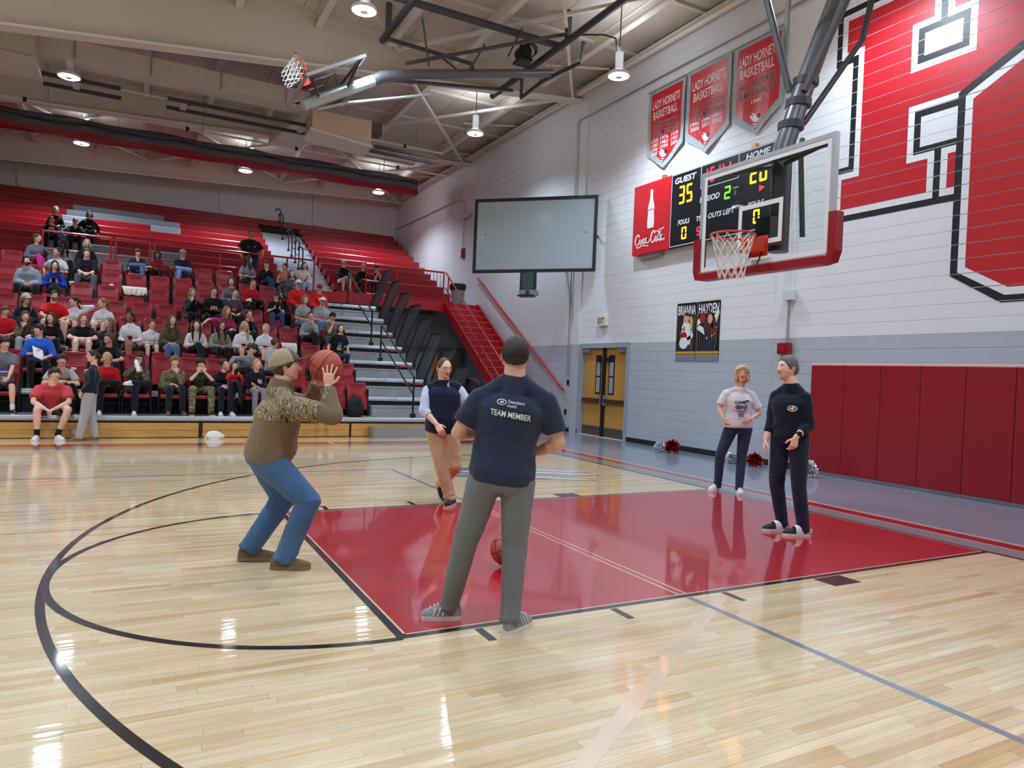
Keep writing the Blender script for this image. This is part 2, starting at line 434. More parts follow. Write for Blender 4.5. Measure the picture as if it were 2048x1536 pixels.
# pilasters, trims and wall services
for y0, y1 in ((3.32, 3.68), (10.14, 10.46)):
    p = structure('trim_1' if y0 < 5 else 'trim_2', (WX, y0, 0))
    z1 = 6.0 if y0 < 5 else 9.25
    MB().box(WX - .03, WX, y0, y1, 0, 11 * CH - .004).build('pilaster_base', M_wallgray, p)
    MB().box(WX - .03, WX, y0, y1, 11 * CH, 4.3 if y0 < 5 else 9.25).build('pilaster', M_wallwhite, p)
bb = structure('baseboard_right', (WX, 5, 0))
for y0, y1 in ((2.86, 7.98), (10.06, 10.9)): MB().box(WX - .014, WX, y0, y1, 0, .11).build('rubber_cove_strip', M_rubber, bb)

# double door in the hoop wall
dr = structure('door_1', (WX, 9.0, 0))
f = MB(); f.box(WX - .04, WX + .14, 7.98, 8.08, 0, 2.36); f.box(WX - .04, WX + .14, 9.96, 10.06, 0, 2.36); f.box(WX - .04, WX + .14, 8.08, 9.96, 2.24, 2.36)
f.build('door_frame', M_frame, dr)
MB().box(WX - .02, WX + .09, 8.98, 9.06, 0, 2.24).build('mullion', M_black, dr)
MB().box(WX - .03, WX + .12, 8.08, 9.96, 0, .012).build('threshold', pbr('pale threshold', (206, 190, 160), .5), dr)
for a, b_, hs in ((8.09, 8.975, 1), (9.065, 9.95, -1)):
    leaf = MB().box(WX + .045, WX + .085, a, b_, .012, 2.235).build('door_leaf', M_oakdoor, dr)
    MB().box(WX + .040, WX + .045, a + .01, b_ - .01, .02, .25).build('kick_plate', pbr('bronze kick plate', (104, 92, 88), .4, .5), leaf)
    wy = b_ - .33 if hs > 0 else a + .14
    MB().box(WX + .036, WX + .046, wy - .03, wy + .21, 1.08, 2.06).build('vision_frame', M_black, leaf)
    gl = MB(); gl.box(WX + .033, WX + .037, wy + .01, wy + .17, 1.12, 1.50); gl.box(WX + .033, WX + .037, wy + .01, wy + .17, 1.54, 1.88)
    gl.build('vision_glass', M_glassdark, leaf)
    MB().box(WX - .02, WX + .045, wy - .02 + (.16 if hs > 0 else -.02), wy + .12 + (.16 if hs > 0 else -.02), 1.90, 2.00).build('door_alarm', M_black, leaf)
    MB().box(WX - .03, WX + .045, a + .05, b_ - .05, .86, .96).build('panic_bar', pbr('brown panic bar', (92, 70, 62), .4, .5), leaf)
    MB().box(WX - .03, WX + .045, *((8.88, 8.97) if hs > 0 else (9.075, 9.13)), .80, 1.06).build('door_latch', M_steel, leaf)
    MB().box(WX - .04, WX + .045, *((8.12, 8.42) if hs > 0 else (9.62, 9.93)), 2.13, 2.22).build('door_closer', M_steel, leaf)

# red wall pads
wp = thing('wall_pads', 'row of tall dark red wall pads on the hoop wall behind the basket', 'wall padding', (WX, 0, 0))
MB().box(WX - .012, WX, -9, 2.84, .03, 1.91).build('backing_board', pbr('pale pad backing', (222, 200, 196), .6), wp)
y = 2.82
pad = None
while y > -6:
    w = .645
    v = []; mbp = MB()
    for (xx, e) in ((WX - .012, .002), (WX - .045, .002), (WX - .055, .012)):
        mbp.v += [(xx, y - e, .055 + e), (xx, y - w + e, .055 + e), (xx, y - w + e, 1.865 - e), (xx, y - e, 1.865 - e)]
    for k in (0, 4):
        for j in range(4): mbp.f.append((k + j, k + (j + 1) % 4, k + 4 + (j + 1) % 4, k + 4 + j))
    mbp.f.append((8, 9, 10, 11))
    mbp.build('pad', M_redpad, wp); y -= w

# posters
M_pblack = pbr('poster black print', (20, 20, 24), .4); M_pgold = pbr('poster gold print', (196, 158, 62), .4); M_pwhite = pbr('poster white print', (226, 226, 230), .5)
M_pgray = pbr('poster grey print', (120, 124, 132), .5); M_pskin = pbr('poster skin print', (214, 160, 136), .5); M_pnavy = pbr('poster navy print', (40, 42, 66), .5)
M_pblond = pbr('poster blonde print', (196, 160, 110), .5); M_pbrown = pbr('poster brown print', (66, 40, 30), .5); M_pred = pbr('poster red print', (160, 24, 34), .5)
def poster(y0, y1, name, kind, label):
    """y0 = left edge (larger y)"""
    z0, z1 = 1.92, 3.16
    t = thing('wall_poster', label, 'poster', (WX - .01, y0, z0), 'player posters')
    MB().box(WX - .012, WX - .006, y1, y0, z0, z1).build('poster_sheet', M_pblack, t)
    w = y0 - y1
    X = lambda u: y0 - u * w
    Z = lambda v: z0 + v * (z1 - z0)
    def P(nm, mat, polys, dx):
        mb = MB()
        for p in polys: mb.sheet([(WX - .012 - dx, X(u), Z(v)) for u, v in p])
        return mb.build(nm, mat, t)
    def E(cx, cy, a, b, rot=0): return ell(cx, cy, a, b, rot, 22)
    P('gold_band', M_pgold, [[(.0, .125), (1, .125), (1, .165), (0, .165)], [(.0, .10), (1, .10), (1, .112), (0, .112)]], .0006)
    P('border_band', M_pgray, [[(0, 0), (1, 0), (1, .10), (0, .10)]], .0004)
    P('light_stripe', M_pgold, [[(.62 + .09 * k, .17), (.635 + .09 * k, .17), (.80 + .09 * k - .02, .80), (.79 + .09 * k - .02, .80)] for k in range(3)], .0006)
    P('light_stripe', M_pgray, [[(.05 + .1 * k, .17), (.062 + .1 * k, .17), (.04 + .1 * k, .80), (.03 + .1 * k, .80)] for k in range(4)], .0006)
    mb = MB(); wall_text(mb, name, X(.06), X(.94), Z(.80), Z(.955), WX - .0128, .02); mb.build('poster_name', M_pwhite, t)
    if kind == 0:
        P('figure_hair', M_pblond, [E(.50, .62, .17, .22, .1), E(.70, .60, .12, .17, -.2)], .0010)
        P('figure_top', M_pwhite, [[(.22, .30), (.72, .28), (.76, .58), (.62, .66), (.36, .66), (.24, .56)], [(.70, .60), (.86, .44), (.78, .38), (.5, .34), (.55, .40), (.74, .45)]], .0013)
        P('figure_head', M_pskin, [E(.52, .74, .10, .075)], .0016)
        P('figure_hair', M_pbrown, [E(.53, .805, .12, .03)], .0018)
        P('figure_skirt', M_pnavy, [[(.2, .17), (.74, .17), (.70, .30), (.24, .30)]], .0012)
        P('pompom_print', M_pred, [E(.38, .44, .17, .06)], .0018)
        P('pompom_print', M_pwhite, [E(.40, .31, .22, .10)], .0020)
        mb = MB(); wall_text(mb, 'H', X(.24), X(.42), Z(.50), Z(.60), WX - .0142, .03); mb.build('poster_letter', M_pred, t)
    else:
        P('figure_top', M_pwhite, [[(.45, .36), (.80, .44), (.86, .56), (.72, .64), (.50, .62), (.42, .50)], [(.70, .70), (.92, .88), (.98, .80), (.80, .58)], [(.04, .62), (.30, .56), (.36, .44), (.0, .54)], [(.0, .54), (.02, .70), (.22, .72), (.2, .66), (.1, .62)]], .0010)
        P('figure_skirt', M_pnavy, [[(.28, .17), (.72, .17), (.80, .38), (.46, .34)]], .0012)
        P('figure_hair', M_pbrown, [E(.54, .60, .17, .24, .12), E(.74, .58, .09, .16, -.15)], .0014)
        P('figure_head', M_pskin, [E(.58, .70, .105, .08)], .0018)
        P('pompom_print', M_pred, [E(.24, .72, .13, .09)], .0018)
        mb = MB(); wall_text(mb, 'H', X(.66), X(.84), Z(.46), Z(.55), WX - .0140, .03); mb.build('poster_letter', M_pred, t)
poster(6.365, 5.755, 'BRIANNA', 0, 'tall poster of a blonde cheerleader with pom-poms at her waist')
poster(5.735, 5.085, 'HAYDEN', 1, 'tall poster of a dark-haired cheerleader with both arms raised')

# exit sign, strobe, boxes, outlets
t = thing('exit_sign', 'small cream exit sign on the wall above the double doors', 'exit sign', (WX - .08, 9.08, 2.92))
MB().box(WX - .10, WX - .02, 8.90, 9.27, 2.80, 3.03).build('sign_case', pbr('cream plastic', (228, 220, 196), .5), t)
mb = MB(); wall_text(mb, 'EXIT', 9.22, 8.97, 2.845, 2.985, WX - .1012, .03); mb.build('sign_letters', pbr('dark sign letters', (70, 52, 44), .5), t)
t = thing('fire_alarm', 'red fire alarm strobe box above the first wall pad', 'alarm', (WX, 3.40, 2.15))
MB().box(WX - .11, WX - .03, 3.27, 3.53, 2.05, 2.25).build('alarm_box', pbr('red alarm plastic', (150, 14, 24), .3, coat=.4), t)
MB().box(WX - .125, WX - .11, 3.35, 3.47, 2.10, 2.20).build('strobe_lens', pbr('strobe lens', (150, 40, 46), .15), t)
t = thing('conduit', 'thin grey conduit with a junction box above the red alarm box', 'pipe', (WX - .05, 3.36, 2.25))
MB().tube([(WX - .055, 3.36, 2.25), (WX - .055, 3.36, 3.05)], .018, 8).build('pipe_run', M_steel, t)
MB().box(WX - .14, WX - .03, 3.24, 3.44, 3.02, 3.18).build('junction_box', pbr('pale grey box', (206, 208, 212), .4), t)
MB().tube([(WX - .055, 3.42, 3.18), (WX - .055, 3.42, 6.4)], .014, 8).build('pipe_run', M_wallwhite, t)
t = thing('fire_alarm', 'small dark red alarm box high on the wall left of the screen', 'alarm', (WX, 17.9, 5.75))
MB().box(WX - .07, WX, 17.86, 18.05, 5.60, 5.95).build('alarm_box', MATS['red alarm plastic'], t)
t = thing('outlet_plate', 'white outlet plate on the wall above the red walkway rail', 'outlet', (WX, 21.6, 5.35))
MB().box(WX - .012, WX, 21.5, 21.85, 5.22, 5.52).build('plate', M_white, t)
for i, (yy, zz, l) in enumerate(((10.62, 1.32, 'black switch box on the grey wall left of the double doors'), (10.70, .52, 'black socket plate low on the wall by the stair foot'))):
    t = thing('wall_box', l, 'outlet', (WX, yy, zz))
    MB().box(WX - .03, WX, yy - .045, yy + .045, zz - .06, zz + .08).build('box_face', M_rubber, t)
t = thing('conduit', 'thin grey conduit running up the wall and along under the ceiling', 'pipe', (WX - .02, 10.1, 6.1))
MB().tube([(WX - .05, 10.62, 1.5), (WX - .05, 10.62, 8.28), (WX - .05, 10.5, 8.36), (WX - .05, -6, 8.36)], .018, 6).build('pipe_run', M_steel, t)
t = thing('conduit', 'thin conduit rising from the dark red alarm box left of the screen', 'pipe', (WX - .02, 17.95, 4.2))
MB().tube([(WX - .05, 17.95, 5.97), (WX - .05, 17.95, 7.55), (WX - .05, 18.3, 7.8), (WX - .05, 25.6, 7.85)], .018, 6).build('pipe_run', M_steel, t)
MB().box(WX - .10, WX, 17.4, 17.95, 7.0, 7.08).build('camera_bracket', M_steel, t)

# other walls
MB().box(-26, 3.6, 25.8, 26.1, 0, 9.25).build('wall_back', M_backwall)['kind'] = 'structure'
MB().box(-26.3, -26, -12, 26.1, 0, 9.25).build('wall_left', M_wallwhite)['kind'] = 'structure'
MB().box(-26, 3.6, -12.3, -12, 0, 9.25).build('wall_front', M_wallwhite)['kind'] = 'structure'
tr = structure('trim_3', (-12, 25.7, 8.9))
MB().box(-26, 3.25, 25.66, 25.8, 8.88, 8.98).build('ledger_angle', M_beigelight, tr)
for xx in (-11, -4.2, -.45): MB().box(xx - .06, xx + .06, 25.72, 25.8, 7.6, 8.88).build('wall_post', M_backwall, tr)
wu = structure('wall_under', (0, 17.5, 0))
MB().box(-13, 3.25, 17.5, 17.6, 0, 11 * CH).build('wall_lower', pbr('shaded grey paint', (128, 132, 138), .5), wu)  # darker copies of the wall paints, shade under the walkway put into the colour
MB().box(-13, 3.25, 17.5, 17.6, 11 * CH, 3.6).build('wall_upper', pbr('shaded white paint', (176, 176, 180), .6), wu)
dr2 = structure('door_2', (2.4, 17.45, 0))
MB().box(1.85, 3.02, 17.44, 17.5, 0, 2.16).build('door_frame', M_frame, dr2)
MB().box(1.96, 2.92, 17.40, 17.44, 0, 2.06).build('door_leaf', M_oakdoor, dr2)
MB().box(2.02, 2.09, 17.36, 17.40, .95, 1.05).build('door_handle', M_steel, dr2)
# ================================================================ CEILING
ce = structure('ceiling', (0, 0, 9.25))
MB().box(-26, 3.55, -12, 26, 9.30, 9.5).build('roof_slab', M_beige, ce)
GY = [-10.7, -3.6, 3.5, 10.6, 17.7, 24.8]
x = 3.2; xs = []
while x > -13: xs.append(x); x -= 1.22
mbf = MB()
for gi in range(len(GY) - 1):
    y0, y1 = GY[gi] + .06, GY[gi + 1] - .06
    ny = 3; dy = (y1 - y0) / ny
    for k in range(ny):
        for xa in xs:
            a = (xa - 1.22 + .006, xa - .006, y0 + k * dy + .006, y0 + (k + 1) * dy - .006, 9.255, 9.30)
            if GY[gi] >= 3 and xa > -10: MB().box(*a).build('deck_panel', M_deck, ce)
            else: mbf.box(*a)
mbf.build('deck_panel', M_deck, ce, kind='stuff')
# tapered plate girders: bottom flange drops toward midspan
def gbot(x): return 8.90 - .108 * (3.25 - x) if x > -11 else 8.90 - .108 * 14.25
for gi, gy in enumerate(GY):
    sl = 1.0 if gi == 3 else .42
    zb = lambda x: 8.90 - (.108 * sl) * (3.25 - x)
    X = [3.25, -2, -6, -11, -15]
    g = structure('girder', (0, gy, 9)); g.parent = ce; g.location = (0, gy, -.25); del g['kind']
    w = MB(); w.prism([(p, gy - .02, zb(p)) for p in X] + [(X[-1], gy - .02, 9.25), (3.25, gy - .02, 9.25)], (0, .04, 0)); w.build('web', M_beige, g)
    fb = MB()
    for a, b_ in zip(X, X[1:]):
        fb.prism([(a, gy - .16, zb(a)), (b_, gy - .16, zb(b_)), (b_, gy - .16, zb(b_) - .05), (a, gy - .16, zb(a) - .05)], (0, .32, 0))
    fb.build('bottom_flange', M_beigelight, g)
    MB().box(-15, 3.25, gy - .14, gy + .14, 9.20, 9.25).build('top_flange', M_beige, g)
# joists along y between girders and cross bracing
for gi in (2, 3, 4):
    y0, y1 = GY[gi] + .03, GY[gi + 1] - .03
    for xj in (2.0, -.45, -2.1, -3.75, -5.4, -7.05, -8.7, -10.4):
        j = MB(); j.box(xj - .012, xj + .012, y0, y1, 9.02, 9.25); j.box(xj - .07, xj + .07, y0, y1, 8.98, 9.015); j.box(xj - .07, xj + .07, y0, y1, 9.225, 9.25)
        j.build('joist', M_beigelight, ce)
    for xa, xb in ((2.9, -1.9),) if gi == 3 else ((2.9, -1.9), (-1.9, -6.8), (-6.8, -11.6)):
        MB().bar((xa, y0 + .1, 8.94), (xb, y1 - .1, 8.94), .07).build('brace', M_beigelight, ce)
        MB().bar((xb, y0 + .1, 8.90), (xa, y1 - .1, 8.90), .07).build('brace', M_beigelight, ce)
    for k in (1, 2):
        yy = y0 + (y1 - y0) * k / 3
        MB().box(-13, 3.2, yy - .04, yy + .04, 9.20, 9.25).build('bulb_tee', M_beigelight, ce)
    MB().box(2.95, 3.24, y0, y1, 8.98, 9.03).build('edge_channel', M_beige, ce)
# sprinkler main along the hoop wall with drops
t = thing('sprinkler_pipe', 'pale horizontal pipe running the length of the hoop wall under the ceiling', 'pipe', (3.08, 8, 8.9))
MB().tube([(3.08, -8, 8.86), (3.08, 26 - .4, 9.12)], .055, 8).build('pipe_run', M_beigelight, t, smooth=True)
for yy in (4.9, 9.1, 14.0, 17.4, 21): MB().tube([(3.08, yy, 8.86 + (yy + 8) * .0078), (3.08, yy, 9.18), (1.6, yy + .6, 9.14)], .032, 6).build('pipe_branch', M_beigelight, t)
for yy in (2, 7.4, 12, 16, 19.5, 23): MB().tube([(3.08, yy, 8.9), (3.08, yy, 9.25)], .012, 5).build('hanger_rod', M_steel, t)
# rectangular duct with branch box
t = thing('air_duct', 'long rectangular painted air duct hung below the ceiling deck', 'duct', (-6, 13.2, 8.2))
xx = -13.
while xx < -3.5:
    MB().box(xx + .01, min(xx + 1.48, -3.4), 12.95, 13.65, 8.05, 8.43).build('duct_section', M_duct, t)
    MB().box(xx - .02, xx + .02, 12.92, 13.68, 8.03, 8.45).build('duct_flange', M_duct, t)
    MB().tube([(xx + .02, 12.9, 8.0), (xx + .02, 12.9, 9.25)], .012, 5).build('hanger_rod', M_steel, t); xx += 1.5
b_ = MB(); b_.prism([(-10.2, 12.3, 7.65), (-9.15, 12.3, 7.65), (-9.15, 12.3, 8.52), (-10.2, 12.3, 8.52)], (0, 1.37, 0)); b_.build('duct_box', M_duct, t)
MB().box(-10.22, -9.13, 12.27, 13.69, 7.63, 7.66).build('duct_flange', M_duct, t)
t = thing('air_duct', 'short square air outlet box hanging behind the folded basket', 'duct', (-2.2, 13.6, 8.0))
MB().prism([(-3.3, 13.0, 7.55), (-1.75, 13.0, 7.40), (-1.75, 13.0, 8.05), (-3.3, 13.0, 8.05)], (0, .9, 0)).build('duct_box', pbr('tan duct paint', (214, 190, 160), .55), t)
MB().prism([(-3.34, 12.97, 7.50), (-1.72, 12.97, 7.34), (-1.72, 12.97, 7.41), (-3.34, 12.97, 7.57)], (0, .96, 0)).build('duct_flange', M_beigelight, t)
MB().box(-1.75, -1.4, 13.2, 13.6, 7.8, 8.1).build('damper_box', pbr('brown damper box', (96, 78, 64), .5), t)
t = thing('air_duct', 'broad pale duct dropping across the ceiling above the grey curtain', 'duct', (-3.4, 16, 7.9))
MB().prism([(-3.2, 14.2, 8.42), (-2.3, 14.2, 8.42), (-2.8, 17.3, 8.22), (-3.7, 17.3, 8.22)], (0, 0, .26)).build('duct_section', M_duct, t)
t = thing('cable_tray', 'dark cable tray rails hung under the rectangular duct', 'cable tray', (-7, 13.4, 7.9))
for (x0, x1, yy, z) in ((-9.2, -7.6, 13.8, 7.86), (-9.2, -7.6, 14.5, 7.86), (-6.6, -2.9, 13.8, 7.86), (-6.6, -2.9, 14.5, 7.86), (-1.3, .6, 14.2, 7.8), (-1.3, .6, 14.7, 7.8)):
    MB().box(x0, x1, yy - .04, yy + .04, z - .05, z + .03).build('tray_rail', M_grayrail, t)
for xa in (-8.6, -6.3, -3.4): MB().box(xa, xa + .14, 13.8, 14.5, 7.84, 7.87).build('tray_rung', M_duct, t)
for k, (yy, z, l) in enumerate(((16.6, 8.02, 'thin ceiling pipe in front of the grey curtain, lower of two'), (16.0, 8.55, 'thin ceiling pipe in front of the grey curtain, upper of two'))):
    t = thing('ceiling_pipe', l, 'pipe', (-4, yy, z))
    MB().tube([(-14, yy, z), (3.0 if k == 0 else 1.5, yy, z)], .03, 6).build('pipe_run', M_beigelight if k else M_duct, t)
    for xx in (-9.3, -5.6, -2.2, .6): MB().tube([(xx, yy, z - .02), (xx, yy, 9.25)], .012, 5).build('hanger_rod', M_steel, t)
    for xx in (-9.8, -6.0, -3.0, .2): MB().box(xx - .04, xx + .04, yy - .045, yy + .045, z - .05, z + .05).build('pipe_clamp', M_black, t)
# divider curtain rolled up
t = thing('divider_curtain', 'rolled grey divider curtain with a red lower hem under the ceiling', 'curtain', (-5, 20, 8.2))
rings = []
rr = random.Random(5)
def curt(sec, name, mat):
    rings = []
    for i in range(49):
        x = -15 + (2.02 + 15) * i / 48
        rings.append([(x, 20 + p[0] * (1 + .12 * math.sin(i * 1.7 + p[1] * 9)), 8.2 + p[1] + .03 * math.sin(i * .9 + p[0] * 7)) for p in sec])
    return MB().loft(rings).build(name, mat, t, smooth=True)
curt([(-.30, .06), (-.34, .20), (-.26, .34), (-.10, .46), (.10, .47), (.28, .34), (.3, .14), (.15, .05), (0, .01)], 'curtain_roll', pbr('grey vinyl curtain', (98, 98, 106), .55, var=.12, vscale=1.5, stretch=(.4, 3, 6)))
curt([(-.12, .50), (-.16, .42), (-.37, .34), (-.38, .27), (-.30, .30)], 'curtain_fold', MATS['grey vinyl curtain'])
curt([(-.30, .10), (-.24, -.06), (-.10, -.11), (.06, -.08), (.16, .06), (-.04, .06)], 'curtain_hem', pbr('red vinyl curtain', (150, 12, 28), .5, var=.08))
MB().prism([(2.0, 19.72, 8.08), (2.0, 20.3, 8.08), (2.0, 20.25, 8.55), (2.0, 19.8, 8.35)], (.06, 0, 0)).build('curtain_end', MATS['red vinyl curtain'], t)
for xx in (-9.6, -5.7, -2.2, .8): MB().tube([(xx, 20, 8.8), (xx, 20, 9.25)], .015, 5).build('hanger_strap', M_steel, t)

# high bay lamps
LL = ['round white ceiling lamp at far left above the stands', 'round white ceiling lamp left of the folded basket arm',
      'round white ceiling lamp beside the championship banners', 'round white ceiling lamp in the corner beyond the folded basket',
      'round ceiling lamp over the top benches, leftmost of three', 'round ceiling lamp over the top benches, middle of three', 'round ceiling lamp over the top benches, rightmost of three',
      'round ceiling lamp over the left court edge', 'round ceiling lamp over the left court middle', 'round ceiling lamp over the free-throw line', 'round ceiling lamp over the basket',
      'round ceiling lamp over the near court, leftmost', 'round ceiling lamp over the near court, middle', 'round ceiling lamp over the near court by the hoop wall',
      'round ceiling lamp over midcourt, far side', 'round ceiling lamp over midcourt, middle', 'round ceiling lamp over midcourt, near side', 'round ceiling lamp over midcourt in front of the stands']
for i, (x, y, z, vis) in enumerate(LAMPS):
    t = thing('ceiling_lamp', LL[i], 'lamp', (x, y, z), 'high bay lamps')
    mb = MB().lathe((x, y, z), [(.05, .50), (.085, .49), (.085, .14), (.10, .12), (.22, .06), (.235, .02), (.235, 0), (.215, -.003)], 24); mb.build('lamp_housing', M_white, t, smooth=True)
    mb = MB().lathe((x, y, z), [(.214, -.004), (.19, -.016), (.08, -.018), (.075, -.016)], 24); mb.build('lamp_lens', M_led, t)
    MB().lathe((x, y, z), [(.075, -.02), (.07, -.03), (.02, -.032)], 16).build('lamp_sensor', M_white, t)
    MB().tube([(x, y, z + .5), (x, y, 9.26)], .012, 6).build('suspension_cord', M_black, t)

# ================================================================ BASKETS
def net(mb, c, r0, r1, h, n=12, rows=5, ax=(Vector((1, 0, 0)), Vector((0, 1, 0)), Vector((0, 0, -1))), cr=.006):
    ux, uy, uz = ax
    def P(i, k):
        t = k / rows; r = r0 + (r1 - r0) * (t ** .7); a = 2 * PI * (i + (.5 if k % 2 else 0)) / n
        return Vector(c) + ux * (r * math.cos(a)) + uy * (r * math.sin(a)) + uz * (h * t)
    for i in range(n):
        for sgn in (0, 1):
            pts = []; ii = i
            for k in range(rows + 1):
                pts.append(P(ii, k))
                if k % 2 == 0: ii = ii - (1 if sgn else 0)
                else: ii = ii + (0 if sgn else 1)
            mb.tube(pts, cr, 4, caps=False)
def goal(root, place, pad=True):
    """place maps local goal coordinates (x toward the court = -x, y across, z up, origin at board face bottom centre) to the world"""
    Pm = place
    def bx(nm, x0, x1, y0, y1, z0, z1, mat, parent):
        m = MB(); m.box(x0, x1, y0, y1, z0, z1); m.v = [tuple(Pm(Vector(p))) for p in m.v]; return m.build(nm, mat, parent)
    fr = MB(); w = .045
    for (y0, y1, z0, z1) in ((-.914, .914, 1.219 - w, 1.219), (-.914, .914, 0, w), (-.914, -.914 + w, w, 1.219 - w), (.914 - w, .914, w, 1.219 - w)): fr.box(-.006, .05, y0, y1, z0, z1)
    fr.v = [tuple(Pm(Vector(p))) for p in fr.v]
    board = fr.build('backboard_frame', pbr('anodised board frame', (196, 198, 204), .35, .5), root)
    gm = bpy.data.materials.get('board glass')
    if gm is None:
        gm = pbr('board glass', (240, 248, 246), .02, spec=.5); b = gm.node_tree.nodes['Principled BSDF']
        b.inputs['Transmission Weight'].default_value = 1.0; b.inputs['IOR'].default_value = 1.02; b.inputs['Coat Weight'].default_value = .35; b.inputs['Coat Roughness'].default_value = .02
    bx('glass_pane', .002, .012, -.914 + w, .914 - w, w, 1.219 - w, gm, root)
    ln = MB()
    for (y0, y1, z0, z1) in ((-.87, .87, 1.125, 1.175), (-.87, .87, .045, .095), (-.87, -.82, .095, 1.125), (.82, .87, .095, 1.125),
                             (-.305, .305, .66, .71), (-.305, .305, .25, .30), (-.305, -.255, .30, .66), (.255, .305, .30, .66)): ln.box(-.0012, .001, y0, y1, z0, z1)
    ln.v = [tuple(Pm(Vector(p))) for p in ln.v]; ln.build('target_lines', M_white, root)
    ri = MB(); ri.tube([Pm(Vector((-.38 + .2286 * math.cos(a), .2286 * math.sin(a), .305))) for a in [2 * PI * i / 28 for i in range(28)]], .011, 8, close=True)
    rim = ri.build('rim', M_orange, root, smooth=True)
    rb = MB(); rb.box(-.16, -.006, -.11, .11, .16, .30); rb.box(-.006, .0, -.13, .13, .12, .34)
    rb.v = [tuple(Pm(Vector(p))) for p in rb.v]; rb.build('rim_bracket', M_orange, root)
    st = MB(); st.tube([Pm(Vector((-.03, -.08, .16))), Pm(Vector((-.10, -.08, .02)))], .008, 5); st.tube([Pm(Vector((-.03, .08, .16))), Pm(Vector((-.10, .08, .02)))], .008, 5)
    st.build('rim_brace', M_black, root)
    if pad:
        pr = [(-.03, -.062), (.075, -.062), (.085, -.05), (.085, .03), (-.028, .03), (-.035, .02), (-.035, -.05)]
        path = [((0, -.914, .44), (0, -1, 0)), ((0, -.914, .06), (0, -1, 0)), ((0, -.895, .0), (0, -.7, -.7)), ((0, -.84, -.0), (0, 0, -1)), ((0, .84, 0), (0, 0, -1)), ((0, .895, 0), (0, .7, -.7)), ((0, .914, .06), (0, 1, 0)), ((0, .914, .44), (0, 1, 0))]
        rings = []
        for c, o in path:
            c, o = Vector(c), Vector(o); rings.append([Pm(c + Vector((a, 0, 0)) - o * b) for a, b in pr])
        MB().loft(rings).build('board_padding', M_redpad, root)
    return board
G = thing('basketball_goal', 'glass backboard basket with dark red padding and orange rim over the key', 'basketball goal', (-1.22, 0, 2.743))
goal(G, lambda p: p + Vector((-1.22, 0, 2.743)))
mb = MB(); net(mb, (-1.60, 0, 3.04), .222, .13, .44); mb.build('net', M_net, G)
ma = MB(); ma.tube([(-.92, 0, 2.95), (-.92, 0, 4.06), (-.62, 0, 4.85), (.05, 0, 6.40), (.62, 0, 9.2)], [.11, .11, .11, .105, .10], 14); ma.build('mast', pbr('grey mast paint', (104, 106, 110), .35, .3), G, smooth=True)
MG = MATS['grey mast paint']
MB().box(-1.17, -.90, -.10, .10, 3.0, 3.3).build('board_bracket', M_grayrail, G)
MB().box(-1.17, -1.05, -.80, .80, 3.90, 3.955).build('board_bracket', M_grayrail, G)
h = MB(); h.tube([(-1.12, -.78, 3.93), (-.95, 0, 3.90), (-1.12, .78, 3.93)], .035, 8); h.build('board_arm', M_grayrail, G)
for z, x in ((4.35, -.81), (4.62, -.71), (4.88, -.61)): MB().lathe((x, 0, z), [(.12, -.05), (.14, -.04), (.14, .04), (.12, .05)], 14).build('mast_clamp', M_grayrail, G)
h = MB(); h.tube([(-.74, .10, 4.78), (-.95, .45, 6.3), (-1.35, 1.05, 8.9)], .04, 8); h.build('brace_pipe', MG, G)
h = MB(); h.tube([(-.74, -.10, 4.72), (-.35, -.62, 6.3), (.25, -1.45, 8.9)], .04, 8); h.build('brace_pipe', MG, G)
h = MB(); h.tube([(-.55, .05, 4.45), (.32, .0, 5.6), (1.2, .0, 8.9)], .035, 8); h.build('brace_pipe', M_grayrail, G)
h = MB(); h.tube([(-.40, .12, 3.2), (-.52, .10, 4.2), (-.5, .10, 4.3)], .03, 8); h.build('brace_pipe', M_grayrail, G)
h = MB(); h.tube([(-.62, .30, 5.0), (-.80, .12, 6.0), (-1.0, .05, 9.0)], .03, 8); h.build('brace_pipe', M_steel, G)

# folded basket with its ceiling frame
F = thing('basketball_goal', 'second basket folded up under the ceiling with long dark grey frame', 'basketball goal', (-4.2, 8.3, 6.7))
def rotp(c, ang):
    ca, sa = math.cos(ang), math.sin(ang)
    def f(p):
        x, y, z = p.x, p.y, p.z - .6
        return Vector((c[0] + x * ca - z * -sa * -1 if False else c[0] + x * ca + z * sa, c[1] + y, c[2] - x * sa + z * ca))
    return f
Fp = rotp((-4.08, 8.3, 6.95), math.radians(60))
goal(F, Fp, pad=False)
Mn = MB(); rc_ = Fp(Vector((-.38, 0, .30))); nz = (Fp(Vector((0, 0, 0))) - Fp(Vector((0, 0, 1)))).normalized()
dn = (nz * .8 + Vector((0, 0, -.45))).normalized(); net(Mn, rc_, .222, .15, .42, ax=((Fp(Vector((1, 0, 0))) - Fp(Vector((0, 0, 0)))), Vector((0, 1, 0)), dn)); Mn.build('net', M_net, F)
m_ = MB(); a = Fp(Vector((.28, 0, .0))); b2 = Fp(Vector((.28, 0, 1.55))); m_.tube([a, b2], .11, 14); m_.build('mast', pbr('pale mast paint', (196, 204, 206), .35, .3), F, smooth=True)
m_ = MB(); m_.tube([b2, b2 + Vector((.16, 0, .11)), (-2.3, 8.3, 7.50), (1.0, 8.3, 8.30)], [.115, .12, .10, .09], 12); m_.build('mast', MG, F, smooth=True)
m_ = MB()
for yy in (-.7, .7):
    MB().tube([Fp(Vector((.06, yy, .15))), Fp(Vector((.25, yy * .25, .30)))], .03, 8).build('board_bracket', M_grayrail, F)
    MB().tube([Fp(Vector((.06, yy, 1.1))), Fp(Vector((.25, yy * .2, .95)))], .03, 8).build('board_bracket', M_grayrail, F)
